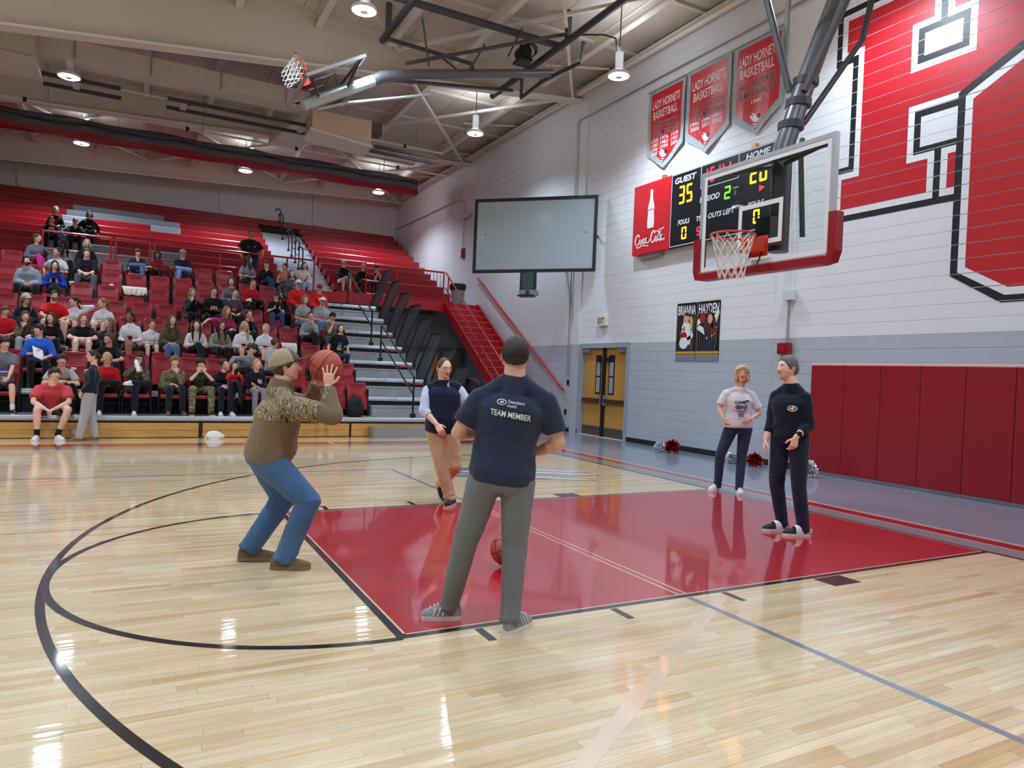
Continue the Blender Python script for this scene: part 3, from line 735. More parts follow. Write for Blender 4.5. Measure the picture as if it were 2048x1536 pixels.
m_ = MB(); m_.tube([Fp(Vector((.42, .05, .25))), Fp(Vector((.5, .05, .9))), (-1.9, 8.2, 7.15)], .028, 8); m_.build('brace_pipe', MATS['pale mast paint'], F)
MB().tube([(-2.6, 7.9, 7.5), (.75, 7.4, 8.75)], .04, 8).build('brace_pipe', M_grayrail, F)
MB().tube([(-2.6, 8.7, 7.45), (.8, 9.9, 8.4)], .04, 8).build('brace_pipe', M_grayrail, F)
pp = MB(); pp.tube([(.80, 3.6, 8.62), (.80, 11.0, 8.62)], .075, 10); pp.build('frame_pipe', M_grayrail, F)
pp = MB(); pp.tube([(-2.58, 3.6, 8.62), (-2.58, 9.6, 8.62)], .075, 10); pp.build('frame_pipe', M_grayrail, F)
pp = MB(); pp.tube([(-3.1, 7.85, 8.70), (.95, 7.85, 8.70)], .075, 10); pp.build('frame_pipe', M_grayrail, F)
pp = MB(); pp.tube([(-2.58, 9.3, 8.55), (-.6, 9.2, 8.45), (-.55, 9.2, 8.2)], .045, 8); pp.build('brace_pipe', M_grayrail, F)
pp = MB(); pp.tube([(1.2, 7.4, 8.7), (1.15, 7.4, 8.25), (.9, 8.6, 8.2), (.9, 9.6, 8.15), (.9, 9.6, 8.6)], .045, 8); pp.build('brace_pipe', M_grayrail, F)
for xx in (-2.58, .8):
    for yy in (4.2, 7.4, 9.2): MB().box(xx - .05, xx + .05, yy - .05, yy + .05, 8.68, 9.25).build('hanger_clamp', M_grayrail, F)
for (a, b2) in (((-.2, 8.2, 8.35), (-.2, 7.6, 8.7)), ((-1.2, 8.3, 7.75), (-1.3, 9.2, 8.4)), ((-1.1, 8.3, 7.8), (-1.0, 7.7, 8.2)), ((-2.3, 7.9, 8.5), (-2.0, 8.2, 7.7))): MB().tube([a, b2], .022, 6).build('brace_pipe', M_grayrail, F)
t = thing('hoist_winch', 'black hoist motor with looped cable on the ceiling frame', 'winch', (.45, 8.75, 8.62))
wm = MB(); wm.lathe((.45, 8.75, 8.78), [(.02, -.16), (.14, -.16), (.16, -.1), (.16, .1), (.14, .16), (.02, .16)], 12, 'y'); wm.build('motor_body', M_black, t)
wm = MB(); wm.box(.30, .6, 8.55, 8.95, 8.56, 8.62); wm.build('motor_base', M_black, t)
for k in range(3): MB().tube([(.45 + .2 * math.cos(q), 8.45 + .05 * k, 8.78 + .17 * math.sin(q)) for q in [i * 2 * PI / 12 for i in range(12)]], .012, 5, close=True).build('cable_loop', M_black, t)
t = thing('cable', 'black cable looping from the ceiling frame to the lamp by the banners', 'cable', (1.4, 6.8, 8.4))
MB().tube([(.85, 7.6, 8.8), (1.1, 7.2, 8.75), (1.38, 6.9, 8.7), (1.55, 6.72, 8.6), (1.58, 6.66, 8.31)], .018, 6).build('cable_run', M_black, t, smooth=True)

# ================================================================ SCOREBOARD, BANNERS, SCREEN
SX = 3.10
sb = thing('scoreboard', 'black electronic scoreboard reading guest 35 in the second period', 'scoreboard', (SX, 5.15, 4.38))
M_sbk = pbr('scoreboard black face', (20, 22, 30), .35); M_sbw = pbr('scoreboard white print', (232, 234, 236), .4)
MB().box(SX, WX - .03, 3.73, 6.565, 4.38, 5.96).build('case', M_black, sb)
MB().box(SX - .006, SX, 3.73, 6.565, 4.38, 5.96).build('face_panel', M_sbk, sb)
ln = MB()
def hl(y0, y1, z, w=.014): ln.box(SX - .009, SX - .006, y1, y0, z - w / 2, z + w / 2)
def vl(y, z0, z1, w=.014): ln.box(SX - .009, SX - .006, y - w / 2, y + w / 2, z0, z1)
hl(6.55, 3.75, 5.945); hl(6.55, 3.75, 4.395); vl(6.55, 4.39, 5.95); vl(3.75, 4.39, 5.95); vl(5.65, 5.48, 5.94); vl(4.62, 5.48, 5.94); hl(5.65, 4.62, 5.48)
ln.build('face_border', M_sbw, sb)
for txt, y0, y1, z0, z1 in (('GUEST', 6.45, 5.80, 5.74, 5.86), ('HOME', 4.44, 3.85, 5.76, 5.88), ('FOULS', 6.31, 5.95, 4.835, 4.935), ('FOULS', 4.34, 3.96, 4.835, 4.935), ('PERIOD', 5.66, 5.10, 5.19, 5.30), ('TIME OUTS LEFT', 5.74, 4.68, 4.82, 4.92)):
    mb = MB(); wall_text(mb, txt, y0, y1, z0, z1, SX - .0075, .028, .18); mb.build('face_lettering', M_sbw, sb)
mb = MB(); wall_text(mb, 'BONUS', 4.74, 4.60, 5.285, 5.315, SX - .0075, .02); mb.build('face_lettering', M_sbw, sb)
mb = MB(); mb.box(SX - .0085, SX - .006, 4.655, 4.705, 5.15, 5.25); mb.build('bonus_light', pbr('dim bonus light', (96, 98, 104), .4), sb)
SEG = {'0': 'abcdef', '1': 'bc', '2': 'abged', '3': 'abgcd', '4': 'fgbc', '5': 'afgcd', '6': 'afgedc', '7': 'abc', '8': 'abcdefg', '9': 'abcfgd'}
def digit(mb, ch, y0, y1, z0, z1, th):
    """ch drawn between y0 (left) and y1"""
    zm = (z0 + z1) / 2; sgn = SX - .0085; g = th * .35
    R = {'a': (y1 + g, y0 - g, z1 - th, z1), 'd': (y1 + g, y0 - g, z0, z0 + th), 'g': (y1 + g, y0 - g, zm - th / 2, zm + th / 2),
         'f': (y0 - th, y0, zm + g, z1 - g), 'e': (y0 - th, y0, z0 + g, zm - g), 'b': (y1, y1 + th, zm + g, z1 - g), 'c': (y1, y1 + th, z0 + g, zm - g)}
    for s in SEG[ch]: q = R[s]; mb.box(sgn, SX - .006, *q)
M_amber = pbr('amber led digit', (255, 176, 10), .5, emit=2.2); M_green = pbr('green led digit', (90, 255, 30), .5, emit=1.6); M_rled = pbr('red led digit', (255, 24, 44), .5, emit=1.8)
def num(name, s, y0, y1, z0, z1, mat, th=.045, gap=.06):
    n = len(s); w = (y0 - y1 - gap * (n - 1)) / n; mb = MB()
    for i, ch in enumerate(s):
        a = y0 - i * (w + gap); digit(mb, ch, a, a - w, z0, z1, th)
    mb.build(name, mat, sb)
num('score_digits', '35', 6.31, 5.90, 5.28, 5.665, M_amber); num('score_digits', '20', 4.32, 3.91, 5.28, 5.665, M_amber)
num('foul_digit', '0', 6.18, 6.03, 4.51, 4.77, M_amber, .035); num('foul_digit', '0', 4.195, 4.045, 4.51, 4.77, M_amber, .035)
num('period_digit', '2', 4.97, 4.81, 5.12, 5.375, M_green, .035)
num('clock_digits', '15', 5.58, 5.27, 5.56, 5.86, M_rled, .035); num('clock_digits', '41', 5.14, 4.83, 5.56, 5.86, M_rled, .035)
mb = MB(); mb.box(SX - .0085, SX - .006, 5.19, 5.22, 5.64, 5.67); mb.box(SX - .0085, SX - .006, 5.19, 5.22, 5.75, 5.78); mb.build('clock_colon', M_rled, sb)
num('timeout_digit', '5', 5.72, 5.60, 4.52, 4.70, M_rled, .03)
mb = MB(); mb.prism([(SX - .0085, 4.08, 5.22), (SX - .0085, 3.95, 5.16), (SX - .0085, 4.08, 5.10)], (.0025, 0, 0)); mb.build('possession_arrow', M_rled, sb)
for yy in (4.3, 6.9): MB().box(SX + .03, SX + .12, yy - .05, yy + .05, 5.98 if yy > 6 else 5.96, 6.06).build('hanging_eye', pbr('brass eye', (186, 150, 90), .4, .5), sb)
ad = thing('advert_panel', 'square red drink advert panel with a white bottle shape beside the scoreboard', 'sign', (SX, 7.22, 4.37))
MB().box(SX - .004, WX - .03, 6.575, 7.87, 4.37, 5.97).build('panel_case', pbr('advert red face', (204, 26, 36), .4, var=.02), ad)
MB().box(SX + .03, WX, 6.9, 7.7, 4.28, 4.37).build('mount_shelf', M_steel, ad)
prof = [(0, .105), (.06, .115), (.22, .118), (.30, .108), (.42, .098), (.50, .112), (.58, .102), (.68, .072), (.78, .048), (.90, .040), (.93, .048), (1.0, .046)]
z0, hh = 4.93, .87
pts = [(SX - .006, 7.235 + r, z0 + hh * k) for k, r in prof] + [(SX - .006, 7.235 - r, z0 + hh * k) for k, r in reversed(prof)]
MB().prism(pts, (.0015, 0, 0)).build('bottle_shape', M_white, ad)
def stroke(mb, pts, x, wmin, wmax, ang=.6, n=14):
    """flowing pen stroke through pts (y to the left positive handled by caller)"""
    P = [Vector((p[0], p[1])) for p in pts]; out = []
    for i in range(len(P) - 1):
        p0, p1, p2, p3 = P[max(i - 1, 0)], P[i], P[i + 1], P[min(i + 2, len(P) - 1)]
        for k in range(n):
            t = k / n; out.append(.5 * ((2 * p1) + (p2 - p0) * t + (2 * p0 - 5 * p1 + 4 * p2 - p3) * t * t + (3 * p1 - p0 - 3 * p2 + p3) * t ** 3))
    out.append(P[-1]); prev = None
    for i in range(len(out)):
        d = out[min(i + 1, len(out) - 1)] - out[max(i - 1, 0)]; d = d.normalized() if d.length > 1e-9 else Vector((1, 0))
        n_ = Vector((-d.y, d.x)); w = wmin + (wmax - wmin) * abs(d.x * math.sin(ang) - d.y * math.cos(ang)) ** 1.3
        a, b_ = out[i] + n_ * w / 2, out[i] - n_ * w / 2
        if prev: mb.sheet([(x, *prev[0]), (x, *a), (x, *b_), (x, *prev[1])])
        prev = (a, b_)
def script_word(mb, x, yl, zb, s, fill=.9):
    """hand written script, unit letters, local (u right, v up)"""
    SC = [[(1.05, .95), (1.0, 1.25), (.72, 1.3), (.38, 1.0), (.22, .5), (.35, .05), (.75, .0), (1.1, .25)],
          [(1.45, .62), (1.25, .6), (1.12, .35), (1.22, .06), (1.45, .08), (1.55, .35), (1.42, .62), (1.62, .5), (1.78, .55)],
          [(2.2, .55), (2.08, .64), (1.9, .5), (1.84, .22), (1.98, .02), (2.2, .15), (2.35, .35)],
          [(2.78, .58), (2.6, .64), (2.42, .42), (2.46, .1), (2.62, .05), (2.78, .32), (2.84, .6), (2.78, .2), (2.9, .03), (3.1, .2)],
          [(3.1, .34), (3.32, .36)],
          [(4.3, 1.05), (4.2, 1.38), (3.92, 1.36), (3.62, 1.0), (3.5, .5), (3.62, .05), (4.0, .0), (4.35, .28)],
          [(4.72, .62), (4.52, .6), (4.4, .35), (4.5, .06), (4.72, .08), (4.82, .35), (4.68, .62), (4.86, .5), (5.0, .52)],
          [(5.05, .3), (5.3, .9), (5.36, 1.35), (5.22, 1.4), (5.12, .8), (5.1, .2), (5.24, .02), (5.42, .2)],
          [(5.9, .58), (5.72, .64), (5.54, .42), (5.58, .1), (5.74, .05), (5.9, .32), (5.96, .6), (5.9, .2), (6.02, .03), (6.25, .22)],
          [(.75, .0), (.55, -.3), (.95, -.38), (1.7, -.2), (2.4, -.28), (3.0, -.34)],
          [(4.2, 1.38), (4.7, 1.25), (5.3, 1.32), (6.1, 1.55)]]
    for st in SC:
        tk = .17 if st is not SC[9] and st is not SC[10] else .12
        stroke(mb, [(yl - p[0] * s * .97, zb + (p[1] + .10 * p[0] * 0) * s) for p in st], x, .085 * s, tk * 1.5 * s)
mb = MB(); script_word(mb, SX - .0062, 7.80, 4.60, .176); mb.build('script_lettering', M_white, ad)
mb = MB(); script_word(mb, SX - .0072, 7.325, 5.335, .029); mb.build('bottle_lettering', MATS['advert red face'], ad)

M_bgray = pbr('banner grey cloth', (160, 172, 174), .6, var=.03); M_bred = pbr('banner red vinyl', (206, 30, 36), .38, var=.05, vscale=3)
M_bnavy = pbr('banner dark lettering', (44, 34, 44), .5); M_bwhite = pbr('banner white print', (240, 232, 232), .5)
def banner(y0, y1, label, lines, years, rr_):
    t = thing('championship_banner', label, 'banner', (WX - .03, (y0 + y1) / 2, 8.1), 'championship banners')
    x0 = WX - .05; zt = 8.10; zs = 6.66; zp = 6.25; ym = (y0 + y1) / 2
    def wob(y, z): return .012 * math.sin(y * 9 + rr_) * (8.1 - z) + .008 * math.sin(z * 6 + rr_ * 2)
    def pent(nm, mat, e, dx, th):
        mb = MB(); n = 10; m = 8; cols = []
        for i in range(n + 1):
            u = i / n; y = (y0 - e) + (y1 - y0 + 2 * e) * u
            zb = zp + e * 1.25 + (zs - zp) * abs(u - .5) * 2
            cols.append([(x0 - dx - wob(y, zt - e + (zb - zt + e) * k / m), y, zt - e * .7 + (zb - zt + e * .7) * k / m) for k in range(m + 1)])
        for i in range(n):
            for k in range(m):
                a, b_, c, d = cols[i][k], cols[i + 1][k], cols[i + 1][k + 1], cols[i][k + 1]
                mb.sheet([a, b_, c, d])
                if th: mb.sheet([(q[0] + th, q[1], q[2]) for q in (d, c, b_, a)])
        return mb.build(nm, mat, t, smooth=True)
    pent('banner_cloth', M_bgray, 0, 0, .004); pent('banner_field', M_bred, .10, .003, 0)
    MB().tube([(x0, y0 + .02, zt + .01), (x0, y1 - .02, zt + .01)], .014, 6).build('hanging_rod', M_steel, t)
    def txt(nm, s, a, b_, z0, z1, mat, dx, bold):
        mb = MB(); wall_text(mb, s, a, b_, z0, z1, x0 - dx, bold)
        mb.v = [(p[0] - wob(p[1], p[2]), p[1], p[2]) for p in mb.v]; mb.build(nm, mat, t)
    txt('banner_lettering', 'LADY HORNETS', y0 - .16, y1 + .16, 7.66, 7.85, M_bwhite, .006, .012)
    txt('banner_lettering', 'BASKETBALL', y0 - .20, y1 + .22, 7.42, 7.60, M_bwhite, .006, .012)
    for i, s in enumerate(lines):
        w = (.34 if len(s) < 9 else .45) + (.02 if len(s) > 11 else 0)
        txt('banner_lettering', s, ym + w, ym - w, 7.19 - .18 * i, 7.32 - .18 * i, M_bwhite, .0055, .030)
        txt('banner_lettering', s, ym + w, ym - w, 7.19 - .18 * i, 7.32 - .18 * i, M_bnavy, .0075, .006)
    for (u, k, s) in years: txt('banner_lettering', s, y0 - .16 - u * .33, y0 - .16 - u * .33 - .24, 6.90 - .10 * k, 6.975 - .10 * k, M_bwhite, .006, .02)
    for nm, mat, pl, dx in (('insect_emblem', M_bwhite, [ell(ym, 6.56, .085, .07, .3), [(ym + .16, 6.66), (ym + .02, 6.62), (ym + .10, 6.55)], [(ym + .13, 6.70), (ym, 6.66), (ym + .04, 6.62)]], .006), ('insect_emblem', M_bnavy, [ell(ym - .07, 6.60, .05, .045, .3), [(ym + .05, 6.50), (ym - .02, 6.49), (ym - .01, 6.47), (ym + .05, 6.475)], [(ym + .06, 6.45), (ym, 6.44), (ym + .01, 6.42), (ym + .06, 6.425)], [(ym + .05, 6.405), (ym + .02, 6.40), (ym + .02, 6.36)]], .0075), ('insect_emblem', M_bwhite, [ell(ym + .02, 6.46, .045, .02, .2), ell(ym + .03, 6.415, .035, .015, .2)], .0068)):
        mb = MB()
        for p in pl: mb.sheet([(x0 - dx - wob(*q), q[0], q[1]) for q in p])
        mb.build(nm, mat, t)
banner(7.62, 6.38, 'red pennant banner for district champions, leftmost of three', ('DISTRICT', 'CHAMPIONS'), [(0, 0, '1975'), (1, 0, '1976'), (2, 0, '1978'), (0, 1, '1981'), (1, 1, '1983'), (2, 1, '1993'), (0, 2, '1996'), (1, 2, '1999'), (2, 2, '2000'), (0, 3, '2005')], .3)
banner(6.31, 5.04, 'red pennant banner for region champions, middle of three', ('ALL A REGION', 'CHAMPIONS'), [(0, 0, '1991'), (1, 0, '1994'), (2, 0, '1997'), (0, 1, '2000'), (1, 1, '2021'), (2, 1, '2023')], 1.7)
banner(4.97, 3.72, 'red pennant banner for state semifinalist, rightmost of three', ('ALL A STATE', 'SEMI FINALIST'), [(1, .3, '1998')], 3.1)

# projection screen standing off the wall at an angle
sA, sB = Vector((3.08, 9.33, 4.17)), Vector((.65, 11.45, 4.10))
du = (sB - sA); wdt = du.length; du.normalize(); up = Vector((0, 0, 1)); nn = up.cross(du).normalized()
if nn.dot(CAMP - sA) < 0: nn = -nn
H_ = 1.93; t = thing('projection_screen', 'large blank grey video screen in a black frame angled off the wall', 'screen', tuple(sA))
def sq(a, b_, c, d, dz0, dz1, nm, mat):
    mb = MB(); mb.obox(sA + du * ((a + b_) / 2) + up * ((c + d) / 2) + nn * ((dz0 + dz1) / 2), du * ((b_ - a) / 2), up * ((d - c) / 2), nn * ((dz1 - dz0) / 2)); return mb.build(nm, mat, t)
sq(.02, wdt - .02, .02, H_ - .02, -.03, .0, 'screen_back', M_black)
sq(.08, wdt - .08, .08, H_ - .08, .0, .008, 'screen_sheet', pbr('grey screen cloth', (158, 172, 178), .35, coat=.2))
for a, b_, c, d in ((0, wdt, 0, .08), (0, wdt, H_ - .08, H_), (0, .08, .08, H_ - .08), (wdt - .08, wdt, .08, H_ - .08)): sq(a, b_, c, d, -.04, .03, 'screen_frame', M_black)
for a in (.3, wdt - .3): MB().bar(sA + du * a + up * 1.0, Vector((WX, (sA + du * a).y + .0, 5.1)), .05).build('wall_arm', M_black, t)
t = thing('projector_mount', 'black vertical box bracket hanging under the blank grey screen', 'bracket', tuple(sA + du * 1.55 + up * -.6))
c0 = sA + du * 1.72
mb = MB(); mb.obox(c0 + up * -.305, du * .21, up * .295, nn * .05); mb.build('bracket_box', M_black, t)
mb = MB(); mb.obox(c0 + up * -.28 + nn * .052, du * .15, up * .27, nn * .004); mb.build('bracket_panel', pbr('dark glass panel', (70, 84, 86), .2), t)
t = thing('projector', 'small grey projector box on the bracket under the screen', 'projector', tuple(c0 + up * -.6 + nn * .2))
mb = MB(); mb.obox(c0 + up * -.56 + nn * .24 - du * .08, du * .22, up * .055, nn * .18); mb.build('projector_body', pbr('grey projector plastic', (120, 122, 124), .4), t)
lc = c0 + up * -.56 + nn * .42 - du * .08
MB().tube([lc, lc + nn * .03], [.05, .04], 12).build('projector_lens', M_black, t)
mb = MB(); mb.obox(c0 + up * -.63 + nn * .16, du * .2, up * .012, nn * .22); mb.build('projector_shelf', M_black, t)
# ================================================================ LOWER BLEACHERS
Y1, DY, DZ, Z1 = 9.45, .85, .42, .41
XE, XA, XL = -.72, -2.42, -13.0            # right end, aisle edge, left end
def row(k): return Y1 + DY * (k - 1), Z1 + DZ * (k - 1)
M_riser = pbr('dark riser sheet', (30, 30, 33), .6)
M_nose = pbr('extruded aluminium nosing', (176, 180, 186), .35, .5, var=.05, vscale=4, stretch=(.6, 8, 8))
M_deckgray = pbr('worn grey deck', (120, 122, 126), .5, var=.12, vscale=3)
bl = thing('lower_bleachers', 'telescopic lower bleachers with grey decks, wooden front skirt and a grey stepped aisle', 'bleachers', ((XL + XE) / 2, Y1, 0))
for k in range(1, 9):
    y, z = row(k)
    MB().box(XL, XE, y + .03, y + DY + .02, z - .06, z).build('deck', M_deckgray, bl)
    n = MB(); n.prism([(XL, y - .01, z - .085), (XL, y + .03, z - .085), (XL, y + .03, z + .004), (XL, y - .006, z + .004), (XL, y - .012, z - .01), (XL, y - .006, z - .026), (XL, y - .012, z - .045)], (XE - XL, 0, 0)); n.build('nosing', M_nose, bl)
    MB().box(XL, XE - .01, y + .06, y + .08, max(z - DZ, .0), z - .06).build('riser', M_riser, bl)
    if k < 8:   # half step in the aisle
        st = MB().box(XA + .05, XE, y + DY - .30, y + DY + .03, z, z + .235).build('aisle_step', M_alu, bl)
        MB().box(XA + .05, XE, y + DY - .312, y + DY - .30, z + .195, z + .238).build('step_nosing', M_nose, st)
    s_ = MB(); s_.box(XE - .06, XE, y + .06, y + DY, z - .34 if k > 1 else 0, z - .06); s_.build('end_panel', M_riser, bl)
    MB().box(XE - .35, XE - .01, y - .011, y - .004, z - .125, z - .09).build('end_strip', pbr('red safety tape', (190, 34, 54), .5) if k in (3, 4, 5, 6) else M_steel, bl)
y, z = row(1)
for x0, x1 in ((XL, -9.32), (-9.26, -5.98), (-5.91, -3.02), (-2.97, XE)):
    for z0, z1 in ((.012, .142), (.148, .285)): MB().box(x0, x1, y + .0, y + .04, z0, z1).build('skirt_board', wood('golden pine skirt', [(196, 142, 70), (206, 156, 82), (214, 168, 96)], .4, .35, gscale=(1.6, 30, 30), gstr=.22) if 'golden pine skirt' not in MATS else MATS['golden pine skirt'], bl)
MB().box(XL, XE, y + .04, y + .06, 0, .33).build('skirt_backing', M_black, bl)
for xx in (-9.29, -5.945): MB().box(xx - .03, xx + .03, y - .012, y + .05, .01, .33).build('section_post', M_black, bl)
fs = thing('front_step', 'low grey metal step box on the floor in front of the bleacher aisle', 'step', (-1.65, 9.3, 0))
MB().box(-2.55, -.72, 9.16, 9.425, .0, .225).build('step_box', pbr('grey step sheet', (152, 154, 156), .4, .4, var=.06), fs)
MB().box(-2.60, -2.55, 9.15, 9.43, .0, .235).build('step_end_plate', pbr('olive grey end plate', (134, 134, 122), .45, .3), fs)
MB().lathe((-2.602, 9.29, .15), [(.03, 0), (.03, -.008), (.01, -.012)], 10, 'x').build('end_bolt', M_steel, fs)

# aisle handrails and end rails
def aisle_rail(k0, k1, label):
    (ya, za), (yb, zb) = row(k0), row(k1); ya += .12; yb += .12; x = -1.55
    t = thing('aisle_handrail', label, 'handrail', (x, ya, za), 'aisle handrails')
    for yy, zz in ((ya, za), (yb, zb)):
        p = MB().tube([(x, yy, zz), (x, yy, zz + .92)], .024, 8).build('post', M_grayrail if 0 else M_black, t, smooth=True)
        MB().box(x - .05, x + .05, yy - .05, yy + .05, zz, zz + .10).build('post_socket', M_black, p)
    MB().tube([(x, ya, za + .92), (x, yb, zb + .95)], .024, 8).build('top_rail', pbr('charcoal rail paint', (58, 62, 66), .4, .3), t, smooth=True)
    MB().tube([(x, ya, za + .52), (x, yb, zb + .55)], .022, 8).build('mid_rail', MATS['charcoal rail paint'], t, smooth=True)
aisle_rail(1, 4, 'charcoal aisle handrail over the lowest bleacher steps')
aisle_rail(5, 8, 'charcoal aisle handrail over the upper steps of the lower bleachers')
ORD = ['first', 'second', 'third', 'fourth', 'fifth', 'sixth', 'seventh', 'eighth']
for k in range(1, 9):
    y, z = row(k); lean = .44
    t = thing('end_rail', f'dark slatted end rail leaning outward at the bleacher end, {ORD[k-1]} row up', 'guard rail', (XE + .06, y, z), 'slatted bleacher end rails')
    a0, a1 = Vector((XE + .06, y + .06, z)), Vector((XE + .06 + lean, y + .06, z + 1.2))
    e = Vector((0, DY - .06, 0))
    MB().bar(a1, a1 + e, .045, .06).build('top_rail', M_black, t); MB().bar(a0, a0 + e, .04, .05).build('bottom_rail', M_black, t)
    MB().bar(a0, a1, .05).build('rail_post', M_black, t); MB().bar(a0 + e, a1 + e, .05).build('rail_post', M_black, t)
    for i in range(1, 9): MB().bar(a0 + e * (i / 9), a1 + e * (i / 9), .016).build('slat', M_grayrail, t)
    MB().box(XE, XE + .10, y + .02, y + .14, z - .12, z + .02).build('rail_bracket', M_black, t)

# ================================================================ WALKWAY, STAIR, UPPER BENCHES
YW, ZW = 16.26, 3.77
wk = thing('walkway', 'red steel walkway platform across the head of the lower bleachers', 'platform', (-4, YW, ZW))
MB().box(XL, 3.22, YW + .03, 17.49, ZW - .06, ZW).build('platform_deck', M_deckgray, wk)
MB().box(XL, 1.95, YW, YW + .03, ZW - .30, ZW + .02).build('fascia', M_redsteel, wk)
MB().box(XL, XE, YW - .06, YW - .012, 3.36, ZW - .32).build('closure', M_riser, wk)
MB().box(XL, 3.22, 17.49, 18.6, ZW - .06, ZW).build('platform_deck', M_deckgray, wk)
MB().box(-.6, 1.8, 16.9, 17.3, 3.40, 3.52).build('cross_beam', pbr('dim steel', (96, 96, 98), .5), wk)
def post(t, x, y, z0, z1, r=.026, nm='rail_post'): return MB().tube([(x, y, z0), (x, y, z1)], r, 8).build(nm, M_redsteel, t, smooth=True)
# guard rails at the head of the lower seats
for (x0, x1, posts, l) in ((-9.32, -7.74, (-9.30, -7.76), 'red pipe guard rail on the walkway, leftmost section behind the grey-shirted girl'), (-7.66, -6.83, (-7.65, -6.84), 'red pipe guard rail on the walkway, short section behind the boy in olive'),
                      (-6.74, -3.92, (-6.73, -5.06, -3.94), 'red pipe guard rail on the walkway in front of the uniformed man'), (-3.86, -2.38, (-3.84, -3.20, -2.40), 'red pipe guard rail on the walkway at the foot of the upper aisle')):
    t = thing('guard_rail', l, 'guard rail', (x0, 16.31, ZW), 'walkway guard rails')
    for p in posts: post(t, p, 16.31, ZW, 4.68)
    MB().tube([(x0, 16.31, 4.68), (x1, 16.31, 4.68)], .028, 8).build('top_rail', M_redsteel, t, smooth=True)
    MB().tube([(x0, 16.31, 4.22), (x1, 16.31, 4.22)], .020, 8).build('mid_rail', M_redsteel, t, smooth=True)
t = thing('guard_rail', 'red balustrade of thin bars along the walkway beside the stair', 'guard rail', (.5, 16.31, ZW), 'walkway guard rails')
x0, x1 = -.78, 1.84
for p in (x0, .20, x1): post(t, p, 16.31, ZW, 4.76)
for z, r in ((4.76, .03), (4.24, .022), (ZW + .06, .018)): MB().tube([(x0, 16.31, z), (x1, 16.31, z)], r, 8).build('rail', M_redsteel, t, smooth=True)
nb = 22
for i in range(1, nb): MB().tube([(x0 + (x1 - x0) * i / nb, 16.31, ZW + .06), (x0 + (x1 - x0) * i / nb, 16.31, 4.76)], .009, 6).build('baluster', M_redsteel, t)
# stair
st = thing('steel_stair', 'long red steel stair running down along the hoop wall', 'stairs', (2.5, 13.5, 0))
xa, xb = 1.88, 3.08; yb, yt = 10.72, 16.24; NS = 17
for x in (xa, xb):
    mb = MB(); mb.prism([(x - .03, yb - .02, 0), (x - .03, yb + .34, 0), (x - .03, yt, ZW - .30), (x - .03, yt, ZW + .04), (x - .03, yb - .02, .16)], (.06, 0, 0)); mb.build('stringer', M_redsteel, st)
for i in range(NS):
    zz = ZW * (i + 1) / (NS + 1); yy = yb + .05 + (yt - yb - .1) * (i + .6) / (NS + .4)
    s_ = MB().box(xa + .03, xb - .03, yy, yy + .30, zz - .025, zz).build('tread', M_redsteel, st)
    MB().box(xa + .03, xb - .03, yy - .012, yy, zz - .03, zz + .004).build('tread_nosing', pbr('worn tread edge', (214, 150, 140), .4), s_)
    MB().box(xa + .03, xb - .03, yy + .285, yy + .30, zz, zz + .20).build('stair_riser', M_redsteel, st)
sl = lambda y: ZW * (y - yb) / (yt - yb)
for yy in (11.0, 13.4, 16.0): post(st, xa, yy, sl(yy), sl(yy) + .98)
for dz, r in ((.98, .026), (.48, .020)): MB().tube([(xa, 10.8, sl(10.8) + dz), (xa, yt, sl(yt) + dz)], r, 8).build('stair_rail', M_redsteel, st, smooth=True)
t = thing('wall_handrail', 'sloping red handrail fixed to the hoop wall beside the stair', 'handrail', (3.17, 13.6, 2.9))
MB().tube([(3.16, 16.49, 4.71), (3.16, 10.73, 1.12)], .03, 8).build('rail', M_redsteel, t, smooth=True)
for q in (.05, .35, .65, .95):
    p = Vector((3.16, 16.49, 4.71)).lerp(Vector((3.16, 10.73, 1.12)), q); MB().tube([p, p + Vector((0.02, 0, -.08)), (3.244, p.y, p.z - .08)], .012, 6).build('rail_bracket', M_redsteel, t)
t = thing('trash_bin', 'grey bin with a black bag at the top of the stair', 'bin', (2.35, 16.75, ZW))
MB().lathe((2.55, 16.75, ZW), [(.20, 0), (.25, .62), (.25, .64)], 16).build('bin_body', pbr('grey bin plastic', (122, 126, 126), .5), t, smooth=True)
MB().lathe((2.55, 16.75, ZW), [(.258, .50), (.29, .60), (.285, .70), (.24, .72), (.2, .62)], 14).build('bin_bag', pbr('black bin bag', (16, 17, 20), .35, bump=.6, bscale=14), t, smooth=True)
t = thing('drum_fan', 'black drum fan standing on the floor under the stair', 'fan', (1.45, 13.4, 0))
mb = MB(); fc = Vector((1.25, 12.9, .86)); fd = Vector((.75, .66, 0)).normalized(); fu = Vector((0, 0, 1)); fr_ = fd.cross(fu)
rings = [[fc + fd * h + (fu * math.sin(q) + fr_ * math.cos(q)) * r_ for q in [i * 2 * PI / 28 for i in range(28)]] for h, r_ in ((0, .44), (-.02, .47), (.02, .47), (.50, .47), (.5, .44))]
mb.loft(rings, caps=False); mb.build('drum_shell', pbr('dark grey fan drum', (52, 54, 58), .5), t, smooth=True)
mb = MB()
for r_ in (.42, .34, .26, .18, .10): mb.tube([fc + (fu * math.sin(q) + fr_ * math.cos(q)) * r_ for q in [i * 2 * PI / 24 for i in range(24)]], .006, 4, close=True)
for i in range(10): q = i * PI / 10; mb.tube([fc + (fu * math.sin(q) + fr_ * math.cos(q)) * .44, fc - (fu * math.sin(q) + fr_ * math.cos(q)) * .44], .005, 4)
mb.build('fan_grille', M_black, t, kind='stuff')
